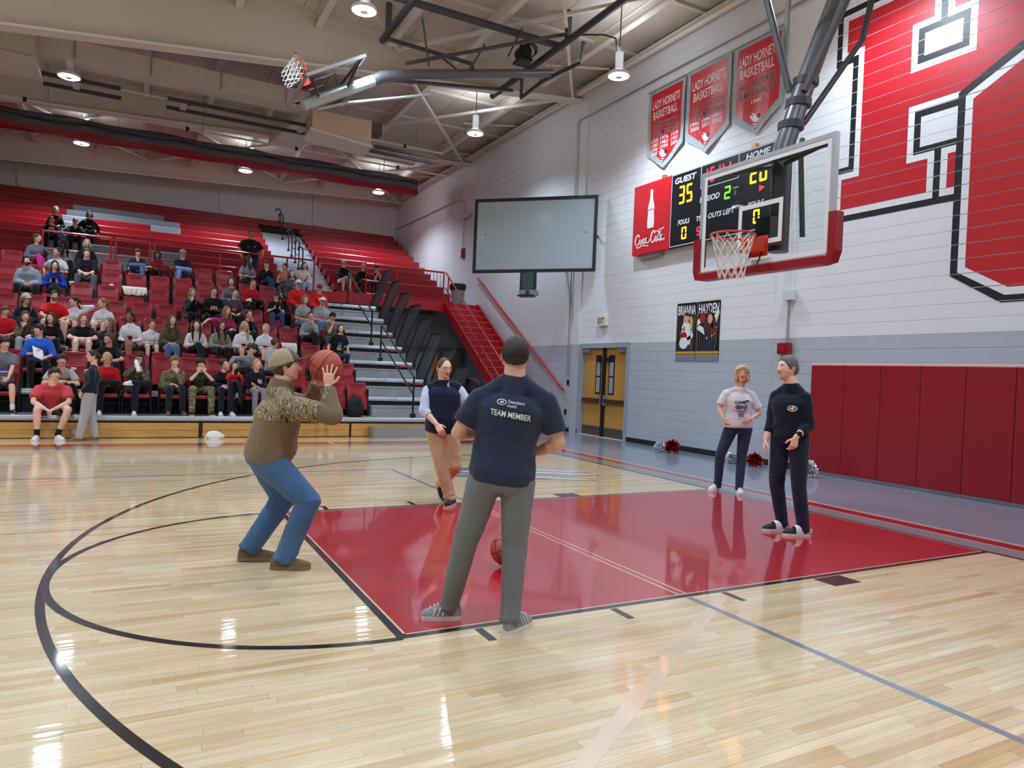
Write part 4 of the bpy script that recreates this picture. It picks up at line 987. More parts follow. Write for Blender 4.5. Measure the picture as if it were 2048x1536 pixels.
for i in range(4):
    q = i * PI / 2 + .3; d1 = fu * math.sin(q) + fr_ * math.cos(q); d2 = fd.cross(d1)
    MB().obox(fc + fd * .22 + d1 * .23, d1 * .17, (d2 * .09 + fd * .04), fd * .004 + d2 * -.002).build('fan_blade', M_black, t)
MB().lathe(tuple(fc + fd * .22), [(.08, -.05), (.08, .05)], 12, 'x').build('fan_hub', M_black, t)
f_ = MB()
for s in (-1, 1):
    f_.tube([fc + fr_ * .5 * s + fd * .25, fc + fr_ * .52 * s + fd * .05 - fu * .78], .02, 6); f_.tube([fc + fr_ * .5 * s + fd * .25, fc + fr_ * .52 * s + fd * .5 - fu * .78], .02, 6)
f_.tube([fc + fr_ * .52 + fd * .05 - fu * .78, fc - fr_ * .52 + fd * .05 - fu * .78], .02, 6); f_.build('fan_stand', M_black, t)
for s in (-1, 1):
    for h in (.05, .5): p = fc + fr_ * .52 * s + fd * h; MB().lathe((p.x, p.y, .06), [(.02, -.02), (.06, -.015), (.06, .015), (.02, .02)], 12, 'x').build('wheel', M_rubber, t)

ub = thing('upper_bleachers', 'fixed upper bank of red bench seating with grey letter-shaped patches', 'bleachers', (-4, 18.6, ZW))
UL, UR0, UR1, UR2 = -13.0, -2.87, -1.22, 3.08
GRAYS = {8: [(-9.2, -6.31)], 7: [(-9.33, -5.79)], 6: [(-9.4, -8.6), (-6.76, -5.79)], 5: [(-9.4, -8.7)], 4: [(-9.4, -8.7)], 3: [(-9.45, -8.7)], 2: [(-9.5, -7.75), (-6.75, -5.8)], 1: [(-9.5, -5.8)], 0: [(-9.3, -6.3)]}
M_stepw = pbr('pale grey aisle step', (196, 202, 208), .45, .2, var=.06)
def bench(j, x0, x1, mat):
    y, z = 18.65 + .68 * j, 4.34 + .315 * j
    mb = MB(); mb.prism([(x0, y + .01, z - .235), (x0, y - .004, z - .03), (x0, y + .012, z), (x0, y + .30, z), (x0, y + .32, z - .03), (x0, y + .30, z - .235)], (x1 - x0, 0, 0)); mb.build('bench', mat, ub)
for j in range(-1, 11):
    y, z = 18.65 + .68 * j, 4.34 + .315 * j
    xe = UR2
    if j > -1 or True:
        d = MB(); d.box(UL, UR0, y - .06, y + .62, z - .45, z - .40); d.build('foot_deck', M_riser, ub)
        d = MB(); d.box(UR1, xe, y - .06, y + .62, z - .45, z - .40); d.build('foot_deck', M_riser, ub)
        MB().box(UL, UR0, y + .10, y + .13, z - .75, z - .23).build('bench_riser', pbr('dark red riser', (92, 8, 18), .5), ub)
        MB().box(UR1, xe, y + .10, y + .13, z - .75, z - .23).build('bench_riser', MATS['dark red riser'], ub)
    segs = [(UL, UR0)] if j < 10 else [(UL, UR2)]
    for a, b_ in GRAYS.get(j, []):
        bench(j, a, b_, M_graybench); new = []
        for c, d in segs:
            if a > c and b_ < d: new += [(c, a - .004), (b_ + .004, d)]
            else: new.append((c, d))
        segs = new
    for c, d in segs: bench(j, c, d, M_redbench)
    if j < 10:
        bench(j, UR1, xe, M_redbench)
        zt = z - .40
        MB().box(UR0 + .01, UR1 - .01, y - .30, y + .40, zt - .28, zt).build('aisle_step', M_stepw, ub)
        MB().box(UR0 + .01, UR1 - .01, y - .62, y - .30, zt - .34, zt - .16).build('aisle_step', M_stepw, ub)
MB().box(UL, 3.2, 25.5, 25.75, 3.4, 7.2).build('back_closure', M_riser, ub)
for n_, j in enumerate((9, 8, 6, 5, 4, 3, 2)):
    y, z = 18.65 + .68 * j - .2, 4.34 + .315 * j - .40
    x = -2.05
    t = thing('aisle_post', 'black hooked handrail post in the upper aisle, %s from the top' % ['first', 'second', 'third', 'fourth', 'fifth', 'sixth', 'seventh'][n_], 'handrail', (x, y, z), 'hooked upper aisle posts')
    MB().tube([(x, y, z), (x, y, z + .92), (x - .02, y - .02, z + 1.0), (x - .10, y - .06, z + 1.04), (x - .18, y - .1, z + 1.0), (x - .19, y - .1, z + .9)], .024, 8).build('hooked_pipe', M_black, t, smooth=True)
    MB().tube([(x, y, z + .55), (x - .12, y - .06, z + .55), (x - .15, y - .08, z + .48)], .018, 6).build('lower_hook', M_black, t)
    MB().box(x - .05, x + .05, y - .05, y + .05, z, z + .08).build('post_socket', M_black, t)

# ================================================================ CHAIRS
def rrect(w, z0, z1, r, n=5):
    out = []
    for cx, cz, a0 in ((w / 2 - r, z1 - r, 0), (-w / 2 + r, z1 - r, PI / 2), (-w / 2 + r * .4, z0 + r * .4, PI), (w / 2 - r * .4, z0 + r * .4, 1.5 * PI)):
        rr_ = r if cz > (z0 + z1) / 2 else r * .4
        out += [(cx + rr_ * math.cos(a0 + PI / 2 * i / n), cz + rr_ * math.sin(a0 + PI / 2 * i / n)) for i in range(n + 1)]
    return out
def panel(w, z0, z1, r, yf, th, lean, dome=.012):
    P = rrect(w, z0, z1, r); cz = (z0 + z1) / 2
    def ring(s, y): return [(x * s, y + lean * (z - z0), cz + (z - cz) * s) for x, z in P]
    return MB().loft([ring(.98, yf + th), ring(1, yf + th * .6), ring(1, yf + .008), ring(.97, yf), ring(.6, yf - dome * .0)])
proto = bpy.data.objects.new('stadium_chair', None); COL.objects.link(proto)
def chair_parts(root, folded):
    b_ = panel(.47, .30, .745, .06, .19, .045, .16).build('backrest', M_redseat, root, smooth=True)
    MB().box(-.145, .145, .2395, .2495, .655, .680).build('handle_slot', pbr('slot shade', (70, 6, 14), .6), b_)  # dark strip on the backrest paints the shade inside the slot
    MB().box(-.140, .140, .2385, .2450, .645, .656).build('slot_lip', pbr('slot lip highlight', (214, 84, 96), .3), b_)  # paler red strip paints the light caught on the slot edge
    if folded: panel(.45, .13, .47, .05, .10, .07, .12).build('seat', M_redseat, root, smooth=True)
    else:
        P = rrect(.45, -.20, .19, .05); mb = MB()
        mb.loft([[(x * .97, z, .33) for x, z in P], [(x, z, .345) for x, z in P], [(x, z, .385) for x, z in P], [(x * .96, z * .97, .395) for x, z in P]]); mb.build('seat', M_redseat, root, smooth=True)
    for s in (-1, 1): MB().box(s * .245 - .014, s * .245 + .014, .13, .30, 0, .60).build('side_bracket', M_black, root)
    MB().box(-.26, .26, .24, .28, .18, .22).build('cross_bar', M_black, root)
chair_parts(proto, True)
proto2 = bpy.data.objects.new('stadium_chair', None); COL.objects.link(proto2); chair_parts(proto2, False)
def copy_tree(o):
    c = o.copy(); COL.objects.link(c)
    for ch in o.children:
        d = ch.copy(); COL.objects.link(d); d.parent = c
        for g in ch.children:
            e = g.copy(); COL.objects.link(e); e.parent = d
    return c
_used = [False, False]
def chair(x, k, folded, label):
    y, z = row(k); i = 0 if folded else 1
    src = (proto, proto2)[i]
    o = src if not _used[i] else copy_tree(src); _used[i] = True
    o.location = (x, y + .56, z)
    return tag(o, label, 'chair', 'red chairs on the lower bleachers')
OCC = {1: [-9.21, -8.32, -7.60, -7.06, -6.43, -5.95, -5.50, -4.88, -3.66], 2: [-8.77, -7.59, -5.05, -4.43], 3: [-9.40, -8.86, -8.09, -7.62, -7.16, -6.58, -6.01, -5.45, -4.93, -4.44, -2.82],
       4: [-9.22, -8.72, -8.24, -7.73, -5.25, -4.73, -3.25, -2.72], 5: [-5.94, -5.45, -4.96, -3.97, -3.28, -2.79], 6: [-9.37, -8.85, -4.96, -4.44, -3.26, -2.72], 7: [-8.88, -8.24, -3.31],
       8: [-9.42, -8.86, -8.32, -7.12, -6.62, -6.04, -4.37, -3.85, -3.33, -2.77]}
CHAIRS = {}
for k in range(1, 9):
    occ = sorted(OCC[k]); xs = list(occ); lo, hi = -12.4, -2.68
    edges = [lo - .5] + occ + [hi + .5]
    for a, b_ in zip(edges, edges[1:]):
        n = int((b_ - a) / .5 + .04) - 1
        for i in range(n): xs.append(a + (b_ - a) * (i + 1) / (n + 1))
    xs = sorted(xs, reverse=True)
    for i, x in enumerate(xs):
        oc = any(abs(x - q) < .01 for q in occ)
        nm = ['first', 'second', 'third', 'fourth', 'fifth', 'sixth', 'seventh', 'eighth', 'ninth', 'tenth', 'eleventh', 'twelfth', 'thirteenth', 'fourteenth', 'fifteenth', 'sixteenth', 'seventeenth', 'eighteenth', 'nineteenth', 'twentieth', 'twenty-first', 'twenty-second', 'twenty-third'][i]
        c = chair(x, k, not oc, f'red {"occupied" if oc else "empty"} stadium chair, {ORD[k-1]} row up, {nm} from the aisle')
        CHAIRS.setdefault(k, []).append((x, oc, c))
M_label = pbr('white seat label', (236, 236, 232), .5)
for k, x in ((7, -7.67), (1, -7.9), (1, -5.2), (2, -8.2)):
    c = min((q for q in CHAIRS[k] if not q[1]), key=lambda q: abs(q[0] - x))[2]
    p = MB(); p.box(-.045, .045, .098, .104, .385, .435); o = p.build('number_plate', M_label); o.parent = c
# clothes and bags left on the seats
def drape(name, label, cat, x, k, mat, w, l, seed):
    y, z = row(k); y += .56
    t = thing(name, label, cat, (x, y + .3, z + .7))
    r_ = random.Random(seed); prof = [(.175, .74 - l), (.17, .70 - l * .5), (.185, .72), (.215, .762), (.262, .768), (.30, .74), (.315, .66), (.31, .60)]
    rings = []; n = 18
    for i in range(n + 1):
        u = -w / 2 + w * i / n; e = .02 * math.sin(i * 1.9 + seed) + r_.uniform(-.006, .006)
        rings.append([(x + u + .03 * math.sin(q[1] * 14 + i * .3), y + q[0] + e * (1 if q[0] > .2 else -1) * .6, z + q[1] + .05 * math.sin(i * .8 + seed) * (.74 - q[1])) for q in prof])
    mb = MB()
    m_ = len(prof); mb.v = [q for r in rings for q in r]
    mb.f = [(i * m_ + j, (i + 1) * m_ + j, (i + 1) * m_ + j + 1, i * m_ + j + 1) for i in range(n) for j in range(m_ - 1)]
    o = mb.build('garment_cloth', mat, t, smooth=True)
    m = o.modifiers.new('thick', 'SOLIDIFY'); m.thickness = .014; m = o.modifiers.new('soft', 'SUBSURF'); m.levels = 1; m.render_levels = 1
    return t
drape('draped_coat', 'cream coat draped over an empty red chair in front of the boy in olive', 'coat', -7.16, 6, pbr('cream fleece', (232, 226, 208), .9, bump=.4, bscale=30), .52, .20, 2)
drape('draped_shirt', 'white patterned shirt hung over an empty red chair behind the shooter', 'shirt', -3.86, 3, pbr('white printed cloth', (222, 226, 232), .9, var=.1, vscale=12), .34, .40, 5)
def backpack(label, x, y, z, s=1.0, col=(16, 16, 18), name='backpack'):
    t = thing(name, label, 'backpack', (x, y, z))
    mat = pbr('bag cloth %d %d %d' % col, col, .8, bump=.3, bscale=40)
    rings = []
    for zz, w, d in ((0, .15, .09), (.03, .165, .11), (.2, .165, .115), (.34, .15, .10), (.42, .10, .07), (.45, .04, .03)):
        rings.append([(x + s * w * math.copysign(abs(math.cos(q)) ** .6, math.cos(q)), y + s * d * math.copysign(abs(math.sin(q)) ** .6, math.sin(q)) + zz * .1, z + s * zz) for q in [i * 2 * PI / 20 for i in range(20)]])
    MB().loft(rings).build('bag_body', mat, t, smooth=True)
    rings = [[(x + s * w * math.copysign(abs(math.cos(q)) ** .6, math.cos(q)), y - s * .115 + s * .05 * math.copysign(abs(math.sin(q)) ** .6, math.sin(q)), z + s * zz) for q in [i * 2 * PI / 16 for i in range(16)]] for zz, w in ((.03, .11), (.06, .125), (.2, .12), (.23, .09))]
    MB().loft(rings).build('front_pocket', mat, t, smooth=True)
    MB().tube([(x - .05 * s, y + .04, z + .43 * s), (x - .03 * s, y + .04, z + .49 * s), (x + .03 * s, y + .04, z + .49 * s), (x + .05 * s, y + .04, z + .43 * s)], .012, 6).build('carry_loop', M_black, t)
    MB().tube([(x + .10 * s, y - .10, z + .40 * s), (x + .14 * s, y - .16 * s, z + .25 * s), (x + .16 * s, y - .12 * s, z + .06 * s)], .018, 6).build('shoulder_strap', M_black, t)
    return t
backpack('black backpack standing on the lowest deck beside the aisle steps', -2.82, 9.80, Z1)
backpack('dark navy bag on the second deck beside the aisle', -2.62, 10.62, Z1 + DZ, .6, (34, 38, 52), 'shoulder_bag')
t = thing('shoe_bag', 'crumpled white paper bag on the floor against the wooden skirt', 'bag', (-5.72, 9.25, 0))
rings = [[(-5.72 + w * math.cos(q) * (1 + .25 * math.sin(3 * q + zz * 30)), 9.25 + d * math.sin(q) * (1 + .2 * math.cos(2 * q)), zz) for q in [i * 2 * PI / 14 for i in range(14)]] for zz, w, d in ((0, .15, .09), (.05, .17, .10), (.10, .13, .08), (.15, .06, .05))]
MB().loft(rings).build('bag_paper', pbr('white paper', (232, 232, 230), .7), t)
t = thing('outlet_box', 'small pale floor socket box on the wooden bleacher skirt', 'outlet', (-8.02, 9.44, .13))
MB().box(-8.08, -7.98, 9.425, 9.45, .07, .17).build('socket_plate', pbr('pale grey plate', (182, 184, 182), .4), t)

# pom-poms on the apron
def pompom(x, y, rad, col, label):
    t = thing('pom_pom', label, 'pom-pom', (x, y, 0), 'cheer pom-poms on the apron')
    r_ = random.Random(int(abs(x * 100 + y * 10))); mb = MB()
    for i in range(260):
        a = r_.uniform(0, 2 * PI); b_ = math.acos(r_.uniform(-.75, 1)); d = Vector((math.sin(b_) * math.cos(a), math.sin(b_) * math.sin(a), math.cos(b_)))
        c = Vector((x, y, rad * .82)); L = rad * r_.uniform(.75, 1.05); s = d.cross(Vector((r_.uniform(-1, 1), r_.uniform(-1, 1), r_.uniform(-1, 1)))).normalized() * .012
        tip = c + d * L + Vector((0, 0, -rad * .12)); tip.z = max(tip.z, .004); m = c + d * L * .6; m.z = max(m.z, .006)
        mb.sheet([c + d * rad * .2 - s, m - s * 1.2, tip - s, tip + s, m + s * 1.2, c + d * rad * .2 + s])
    mb.build('streamers', pbr('metallic streamer %d' % col[0], col, .25, .35), t, kind='stuff')
    MB().lathe((x, y, rad * .8), [(.01, -rad * .35), (rad * .3, -rad * .2), (rad * .35, 0), (rad * .3, rad * .2), (.01, rad * .35)], 10).build('pom_core', MATS['metallic streamer %d' % col[0]], t)
pompom(2.60, 5.98, .13, (226, 228, 232), 'white pom-pom left of the pair by the wall under the posters')
pompom(2.72, 5.74, .17, (150, 14, 30), 'dark red pom-pom right of the pair by the wall under the posters')
pompom(2.72, 4.10, .13, (228, 228, 232), 'white pom-pom behind the blonde woman in jeans')
pompom(2.85, 3.66, .15, (152, 14, 30), 'dark red pom-pom behind the blonde woman in jeans')
pompom(2.72, 2.42, .17, (226, 228, 230), 'white pom-pom half hidden behind the man in the navy sweatshirt')
# ================================================================ PEOPLE: builders
V = Vector
def cloth(name, rgb, bump=.35, bscale=22., rough=.92, var=.06):
    return pbr('cloth ' + name, rgb, rough, var=var, vscale=5, bump=bump, bscale=bscale, sheen=.15, spec=.2)
def camo(name, cols, scale=16., stretch=(1, 1, 1), bump=.3):
    key = 'camo ' + name
    if key in MATS: return MATS[key]
    m = bpy.data.materials.new(key); m.use_nodes = True; MATS[key] = m
    nt = m.node_tree; b = nt.nodes['Principled BSDF']; L = nt.links.new
    tc = nt.nodes.new('ShaderNodeTexCoord'); mp = nt.nodes.new('ShaderNodeMapping'); mp.inputs['Scale'].default_value = stretch; L(tc.outputs['Object'], mp.inputs[0])
    n = nt.nodes.new('ShaderNodeTexNoise'); n.inputs['Scale'].default_value = scale; n.inputs['Detail'].default_value = 2.5; n.inputs['Distortion'].default_value = 1.6; L(mp.outputs[0], n.inputs['Vector'])
    r = nt.nodes.new('ShaderNodeValToRGB'); r.color_ramp.interpolation = 'CONSTANT'; e = r.color_ramp.elements
    for i, c in enumerate(cols):
        p = .30 + .42 * i / len(cols)
        if i < 2: e[i].position = p if i else 0; e[i].color = srgb(*c)
        else: x = e.new(p); x.color = srgb(*c)
    L(n.outputs[0], r.inputs[0]); L(r.outputs[0], b.inputs['Base Color']); b.inputs['Roughness'].default_value = .92; b.inputs['Specular IOR Level'].default_value = .2
    return m
M_skin = bpy.data.materials.new('skin'); M_skin.use_nodes = True
_a = M_skin.node_tree.nodes.new('ShaderNodeAttribute'); _a.attribute_name = 'tone'
_b = M_skin.node_tree.nodes['Principled BSDF']; M_skin.node_tree.links.new(_a.outputs[0], _b.inputs['Base Color'])
_b.inputs['Roughness'].default_value = .5; _b.inputs['Specular IOR Level'].default_value = .35; _b.inputs['Subsurface Weight'].default_value = .06; _b.inputs['Subsurface Radius'].default_value = (.012, .005, .003); _b.inputs['Subsurface Scale'].default_value = .5
def hairmat(rgb): return pbr('hair %d %d %d' % rgb, rgb, .5, var=.25, vscale=30, bump=.5, bscale=60, stretch=(3, 3, .5), spec=.35)

def np_mesh(name, co, faces, mat, parent=None, cols=None, smooth=True, kind=None):
    """faces: list of int arrays (k x 3 or k x 4)"""
    me = bpy.data.meshes.new(name); co = np.asarray(co, float)
    if parent is not None: co = co - np.array(wloc(parent))
    me.vertices.add(len(co)); me.vertices.foreach_set('co', co.ravel())
    ls = [f for f in faces if len(f)]
    idx = np.concatenate([f.ravel() for f in ls]); tot = np.concatenate([np.full(len(f), f.shape[1]) for f in ls])
    st = np.concatenate([[0], np.cumsum(tot)[:-1]])
    me.loops.add(len(idx)); me.loops.foreach_set('vertex_index', idx.astype(np.int32))
    me.polygons.add(len(tot)); me.polygons.foreach_set('loop_start', st.astype(np.int32))
    try: me.polygons.foreach_set('loop_total', tot.astype(np.int32))
    except Exception: pass
    if smooth: me.polygons.foreach_set('use_smooth', np.ones(len(tot), bool))
    me.update(calc_edges=True); me.validate()
    if cols is not None:
        at = me.color_attributes.new('tone', 'FLOAT_COLOR', 'POINT'); c = np.ones((len(co), 4)); c[:, :3] = cols; at.data.foreach_set('color', c.ravel())
    me.materials.append(mat); o = bpy.data.objects.new(name, me); COL.objects.link(o)
    if parent is not None: o.parent = parent
    if kind: o['kind'] = kind
    return o
REQ = []
def request(mb, voxel, smooth, cb): REQ.append((mb, voxel, smooth, cb))
def flush():
    obs = []
    for mb, vx, sm, cb in REQ:
        me = bpy.data.meshes.new('tmp'); me.from_pydata(mb.v, [], mb.f); o = bpy.data.objects.new('tmp', me); COL.objects.link(o)
        m = o.modifiers.new('r', 'REMESH'); m.mode = 'VOXEL'; m.voxel_size = vx; m.adaptivity = 0
        if sm: m = o.modifiers.new('s', 'SMOOTH'); m.factor = .5; m.iterations = sm
        obs.append(o)
    bpy.context.view_layer.update(); dg = bpy.context.evaluated_depsgraph_get(); res = []
    for o in obs:
        ev = o.evaluated_get(dg); me = ev.to_mesh(); n = len(me.vertices); co = np.empty(n * 3); me.vertices.foreach_get('co', co)
        lt = np.empty(len(me.polygons), int); me.polygons.foreach_get('loop_total', lt); li = np.empty(len(me.loops), int); me.loops.foreach_get('vertex_index', li)
        s0 = np.concatenate([[0], np.cumsum(lt)[:-1]]); q = s0[lt == 4]; t = s0[lt == 3]
        faces = [np.stack([li[q + i] for i in range(4)], 1) if len(q) else np.zeros((0, 4), int), np.stack([li[t + i] for i in range(3)], 1) if len(t) else np.zeros((0, 3), int)]
        res.append((co.reshape(-1, 3), faces)); ev.to_mesh_clear()
    reqs = list(REQ); REQ.clear()
    for o in obs:
        me = o.data; bpy.data.objects.remove(o); bpy.data.meshes.remove(me)
    for (mb, vx, sm, cb), (co, f) in zip(reqs, res): cb(co, f)

def capsule(mb, a, ra, b, rb, n=12, flat_a=False, flat_b=False, ovl=None):
    """tapered limb; ovl=(vec, factor) widens the section along vec"""
    a, b = V(a), V(b); t = b - a
    if t.length < 1e-6: t = V((0, 0, 1e-4))
    d = t.normalized(); u = d.orthogonal().normalized(); w = d.cross(u); rings = []
    seq = []
    if not flat_a: seq += [(a - d * ra * math.sin(q), ra * math.cos(q)) for q in (1.35, .8, .35)]
    else: seq += [(a, ra * .6)]
    seq += [(a, ra), (a.lerp(b, .5), (ra + rb) / 2), (b, rb)]
    if not flat_b: seq += [(b + d * rb * math.sin(q), rb * math.cos(q)) for q in (.35, .8, 1.35)]
    else: seq += [(b, rb * .6)]
    for c, r in seq: rings.append([c + (u * math.cos(q) + w * math.sin(q)) * r for q in [i * 2 * PI / n for i in range(n)]])
    mb.loft(rings); return mb
def ball(mb, c, rx, ry=None, rz=None, ax=None, n=14, m=9):
    ry = ry or rx; rz = rz or rx; X, Y, Z = ax or (V((1, 0, 0)), V((0, 1, 0)), V((0, 0, 1))); c = V(c); rings = []
    for i in range(1, m):
        p = -PI / 2 + PI * i / m; rings.append([c + X * (rx * math.cos(p) * math.cos(q)) + Y * (ry * math.cos(p) * math.sin(q)) + Z * (rz * math.sin(p)) for q in [k * 2 * PI / n for k in range(n)]])
    mb.loft(rings); return mb
def ik(a, t, l1, l2, pole):
    a, t = V(a), V(t); d = t - a; L = min(max(d.length, abs(l1 - l2) + .01), (l1 + l2) * .999); d.normalize()
    ca = (l1 * l1 + L * L - l2 * l2) / (2 * l1 * L); ca = max(-1, min(1, ca)); p = V(pole); p = p - d * p.dot(d)
    p = p.normalized() if p.length > 1e-6 else d.orthogonal().normalized()
    return a + d * (l1 * ca) + p * (l1 * math.sqrt(1 - ca * ca)), a + d * L

def sm(x): x = np.clip(x, 0, 1); return x * x * (3 - 2 * x)
def vnormals(co, f):
    n = np.zeros_like(co)
    for q in f:
        if not len(q): continue
        m = np.cross(co[q[:, 2]] - co[q[:, 0]], co[q[:, -1]] - co[q[:, 1]])
        for k in range(q.shape[1]): np.add.at(n, q[:, k], m)
    return n / (np.linalg.norm(n, axis=1, keepdims=True) + 1e-12)
def folds(co, f, amp, foci=(), seed=0., base=.35, freq=1.0, slant=.8):
    """cloth creases: warped ridges, stronger near the joints listed in foci [(point, radius, gain)]"""
    n = vnormals(co, f); x, y, z = co.T
    lo = lambda a, b, c, s_: np.sin(x * a + y * b + z * c + s_ + 1.3 * np.sin(y * b * .7 - z * c * 1.3 + x * a * .5 + s_ * 2))
    p = z * 34 * freq + (x + y) * slant * 9 + 2.4 * lo(7, 6, 5, seed) + .9 * lo(19, 17, 11, seed * 2)
    p2 = z * 22 * freq - (x - y) * slant * 26 + 2.0 * lo(6, 8, 4, seed * 3 + 1) + .8 * lo(15, 21, 13, seed + 4)
    ridge = lambda q: (1 - np.abs(np.sin(q * .5))) ** 2.2
    m1 = np.clip(.5 + .9 * lo(9, 10, 8, seed + 2), 0, 1); m2 = np.clip(.5 + .9 * lo(8, 9, 10, seed * 1.7 + 5), 0, 1)
    h = ridge(p) * m1 * 1.1 + ridge(p2) * m2 * .9 - .25
    g = np.full(len(co), base); g = g * (.7 + .3 * lo(5, 6, 4, seed))
    for c, r, k in foci: g = g + k * np.exp(-(np.linalg.norm(co - np.array(c), axis=1) / r) ** 2)
    return co + n * (amp * h * np.clip(g, 0, 1.6))[:, None]
def head_geo(c, fwd, up, s, P, nl=44, nv=40, feat=1.0):
    """head with modelled face; returns co, quads, colours, and hair function data"""
    fwd = V(fwd).normalized(); up = V(up); up = (up - fwd * up.dot(fwd)).normalized(); rt = fwd.cross(up)
    u = np.linspace(-1, 1, nl, endpoint=False) + 1.0 / nl; lam = PI * (.5 * u + .5 * u ** 3)
    v = np.linspace(-1, 1, nv); phi = PI / 2 * (.82 * v + .18 * v ** 3) * .9999
    Lm, Ph = np.meshgrid(lam, phi); cx = np.cos(Ph) * np.sin(Lm); cy = np.cos(Ph) * np.cos(Lm); cz = np.sin(Ph)
    wide = P.get('wide', 1.0); a, b, h = .0765 * wide, .100, .118
    x = a * np.sign(cx) * np.abs(cx) ** .92; y = b * cy; z = h * cz
    t = np.clip(-z / h, 0, 1); fr = np.clip(cy, 0, 1)
    x = x * (1 - (.27 - .12 * (wide - 1) * 5 - P.get('jaw', 0)) * t ** 1.6)
    y = np.where(cy > 0, y * (1 - .02 * t), y * (1 - .50 * t ** 1.3))
    y = y + .030 * sm((t - .35) / .6) * (1 - .3 * fr)
    y = np.where((cy > 0) & (z > .03), y * (1 - .06 * sm((z - .03) / .08)), y)
    base = np.stack([x, y, z], -1).copy()
    G = lambda x0, sx, z0, sz: np.exp(-((x - x0) / sx) ** 2 - ((z - z0) / sz) ** 2) * (cy > 0)
    G2 = lambda x0, sx, z0, sz: G(x0, sx, z0, sz) + G(-x0, sx, z0, sz)
    nz = np.clip((.024 - z) / .052, 0, 1); amp = (.004 + .020 * nz ** 1.1) * sm((z + .040) / .010) * sm((.030 - z) / .012)
    dy = amp * np.exp(-(x / (.0085 + .0055 * nz)) ** 2) * (cy > 0)
    dy = dy + G2(.0125, .006, -.026, .007) * .005 - G2(.031, .015, .013, .010) * .010 + G2(.031, .011, .012, .007) * .006 + G2(.028, .022, .034, .008) * .0035
    smile = P.get('smile', 0)
    mw = .017 + .007 * smile
    dy = dy + G(0, mw, -.0475, .005) * .0045 + G(0, mw * .9, -.0585, .006) * .0055 - G(0, mw * 1.1, -.0530, .0024) * .0035
    dy = dy + G2(.046, .018, -.014 - .004 * smile, .016) * (.003 + .003 * smile) + G(0, .018, -.094, .015) * .006 - G(0, .03, -.074, .008) * .002
    beard = P.get('beard', 0)
    bm = sm((-.022 - z) / .02) * sm((cy + .15) / .3) * (1 - np.exp(-(x / .021) ** 2 - ((z + .053) / .010) ** 2)) * np.where((np.abs(x) < .024) & (z > -.036), 0, 1)
    if beard: dy = dy + bm * .006 * beard * (cy > 0); x = x * (1 + bm * .05 * beard)
    y = y + dy * feat
    skin = np.array(srgb(*P['skin'])[:3]); col = np.tile(skin, x.shape + (1,)).reshape(x.shape + (3,)).astype(float)
    def mixc(m, rgb):
        nonlocal col; c_ = np.array(srgb(*rgb)[:3]); col = col * (1 - m[..., None]) + c_ * m[..., None]
    rosy = np.array(P['skin']) * np.array([1.0, .80, .76])
    mixc(.45 * (G2(.042, .020, -.018, .018) + G(0, .014, -.026, .012)), tuple(rosy))
    mixc(np.clip(.35 * G2(.031, .018, .012, .012), 0, 1), tuple(np.array(P['skin']) * .72))
    hc = P.get('brow', (70, 50, 38))
    lipc = tuple(np.array(P['skin']) * np.array(P.get('lip', (.84, .60, .58))))
    lip = np.exp(-((x / (mw * 1.25)) ** 4) - ((z + .053) / .0095) ** 4) * (cy > 0); mixc(np.clip(lip, 0, 1) * .9, lipc)
    if smile > .6: mixc(np.exp(-((x / (mw * .95)) ** 4) - ((z + .0525) / .0042) ** 4) * (cy > 0) * .9, (232, 226, 218))
    else: mixc(np.exp(-((x / (mw * 1.15)) ** 4) - ((z + .053) / .0022) ** 2) * (cy > 0) * .75, (92, 44, 40))
    ex = np.abs(x) - .031
    eye = np.exp(-(ex / .0125) ** 4 - ((z - .012) / P.get('eyeh', .0058)) ** 4) * (cy > 0)
    if P.get('fine'):
        mixc(eye, (226, 220, 214)); gz = P.get('gaze', 0.)
        mixc(np.exp(-((x - np.sign(x) * .031 - gz) / .0055) ** 6 - ((z - .012) / .0058) ** 6) * eye, P.get('iris', (62, 44, 34)))
        mixc(np.exp(-(ex / .0145) ** 4 - ((z - .0185) / .0018) ** 2) * (cy > 0) * .85, (40, 28, 24))
    else: mixc(np.clip(eye * 1.0, 0, 1) * .85, (52, 36, 32))
    mixc(np.exp(-((ex) / .016) ** 4 - ((z - .030 - .10 * np.abs(ex)) / .0042) ** 2) * (cy > 0) * .75, hc)
    if beard: mixc(bm * min(1., beard), P.get('beardcol', hc))
    elif P.get('stubble'): mixc(bm * P['stubble'], (96, 80, 74))
    nost = np.exp(-((np.abs(x) - .008) / .004) ** 2 - ((z + .034) / .003) ** 2) * (cy > 0); mixc(nost * .6, (92, 46, 42))
    M3 = np.array([list(rt), list(fwd), list(up)])
    cc = np.array(c)
    co = (np.stack([x, y, z], -1).reshape(-1, 3) * s) @ M3 + cc
    i = np.arange(nv - 1)[:, None] * nl; j = np.arange(nl)[None, :]; k = (j + 1) % nl
    q = np.stack([i + j, i + k, i + nl + k, i + nl + j], -1).reshape(-1, 4)
    n0 = len(co)
    # ears
    eco, eq, ecol = [], [], []
    for sg in (-1, 1):
        o = n0 + len(eco); E = 8
        for r_ in range(5):
            pp = -PI / 2 * .95 + PI * .95 * r_ / 4
            for k_ in range(E):
                aa = 2 * PI * k_ / E
                lx = sg * (.071 * wide + .010 + .007 * math.cos(pp) * math.cos(aa)); ly = -.008 + .017 * math.cos(pp) * math.sin(aa) - .004 * abs(math.sin(pp)); lz = -.004 + .031 * math.sin(pp)
                eco.append([lx, ly, lz])
        for r_ in range(4):
            for k_ in range(E): eq.append([o + r_ * E + k_, o + r_ * E + (k_ + 1) % E, o + (r_ + 1) * E + (k_ + 1) % E, o + (r_ + 1) * E + k_])
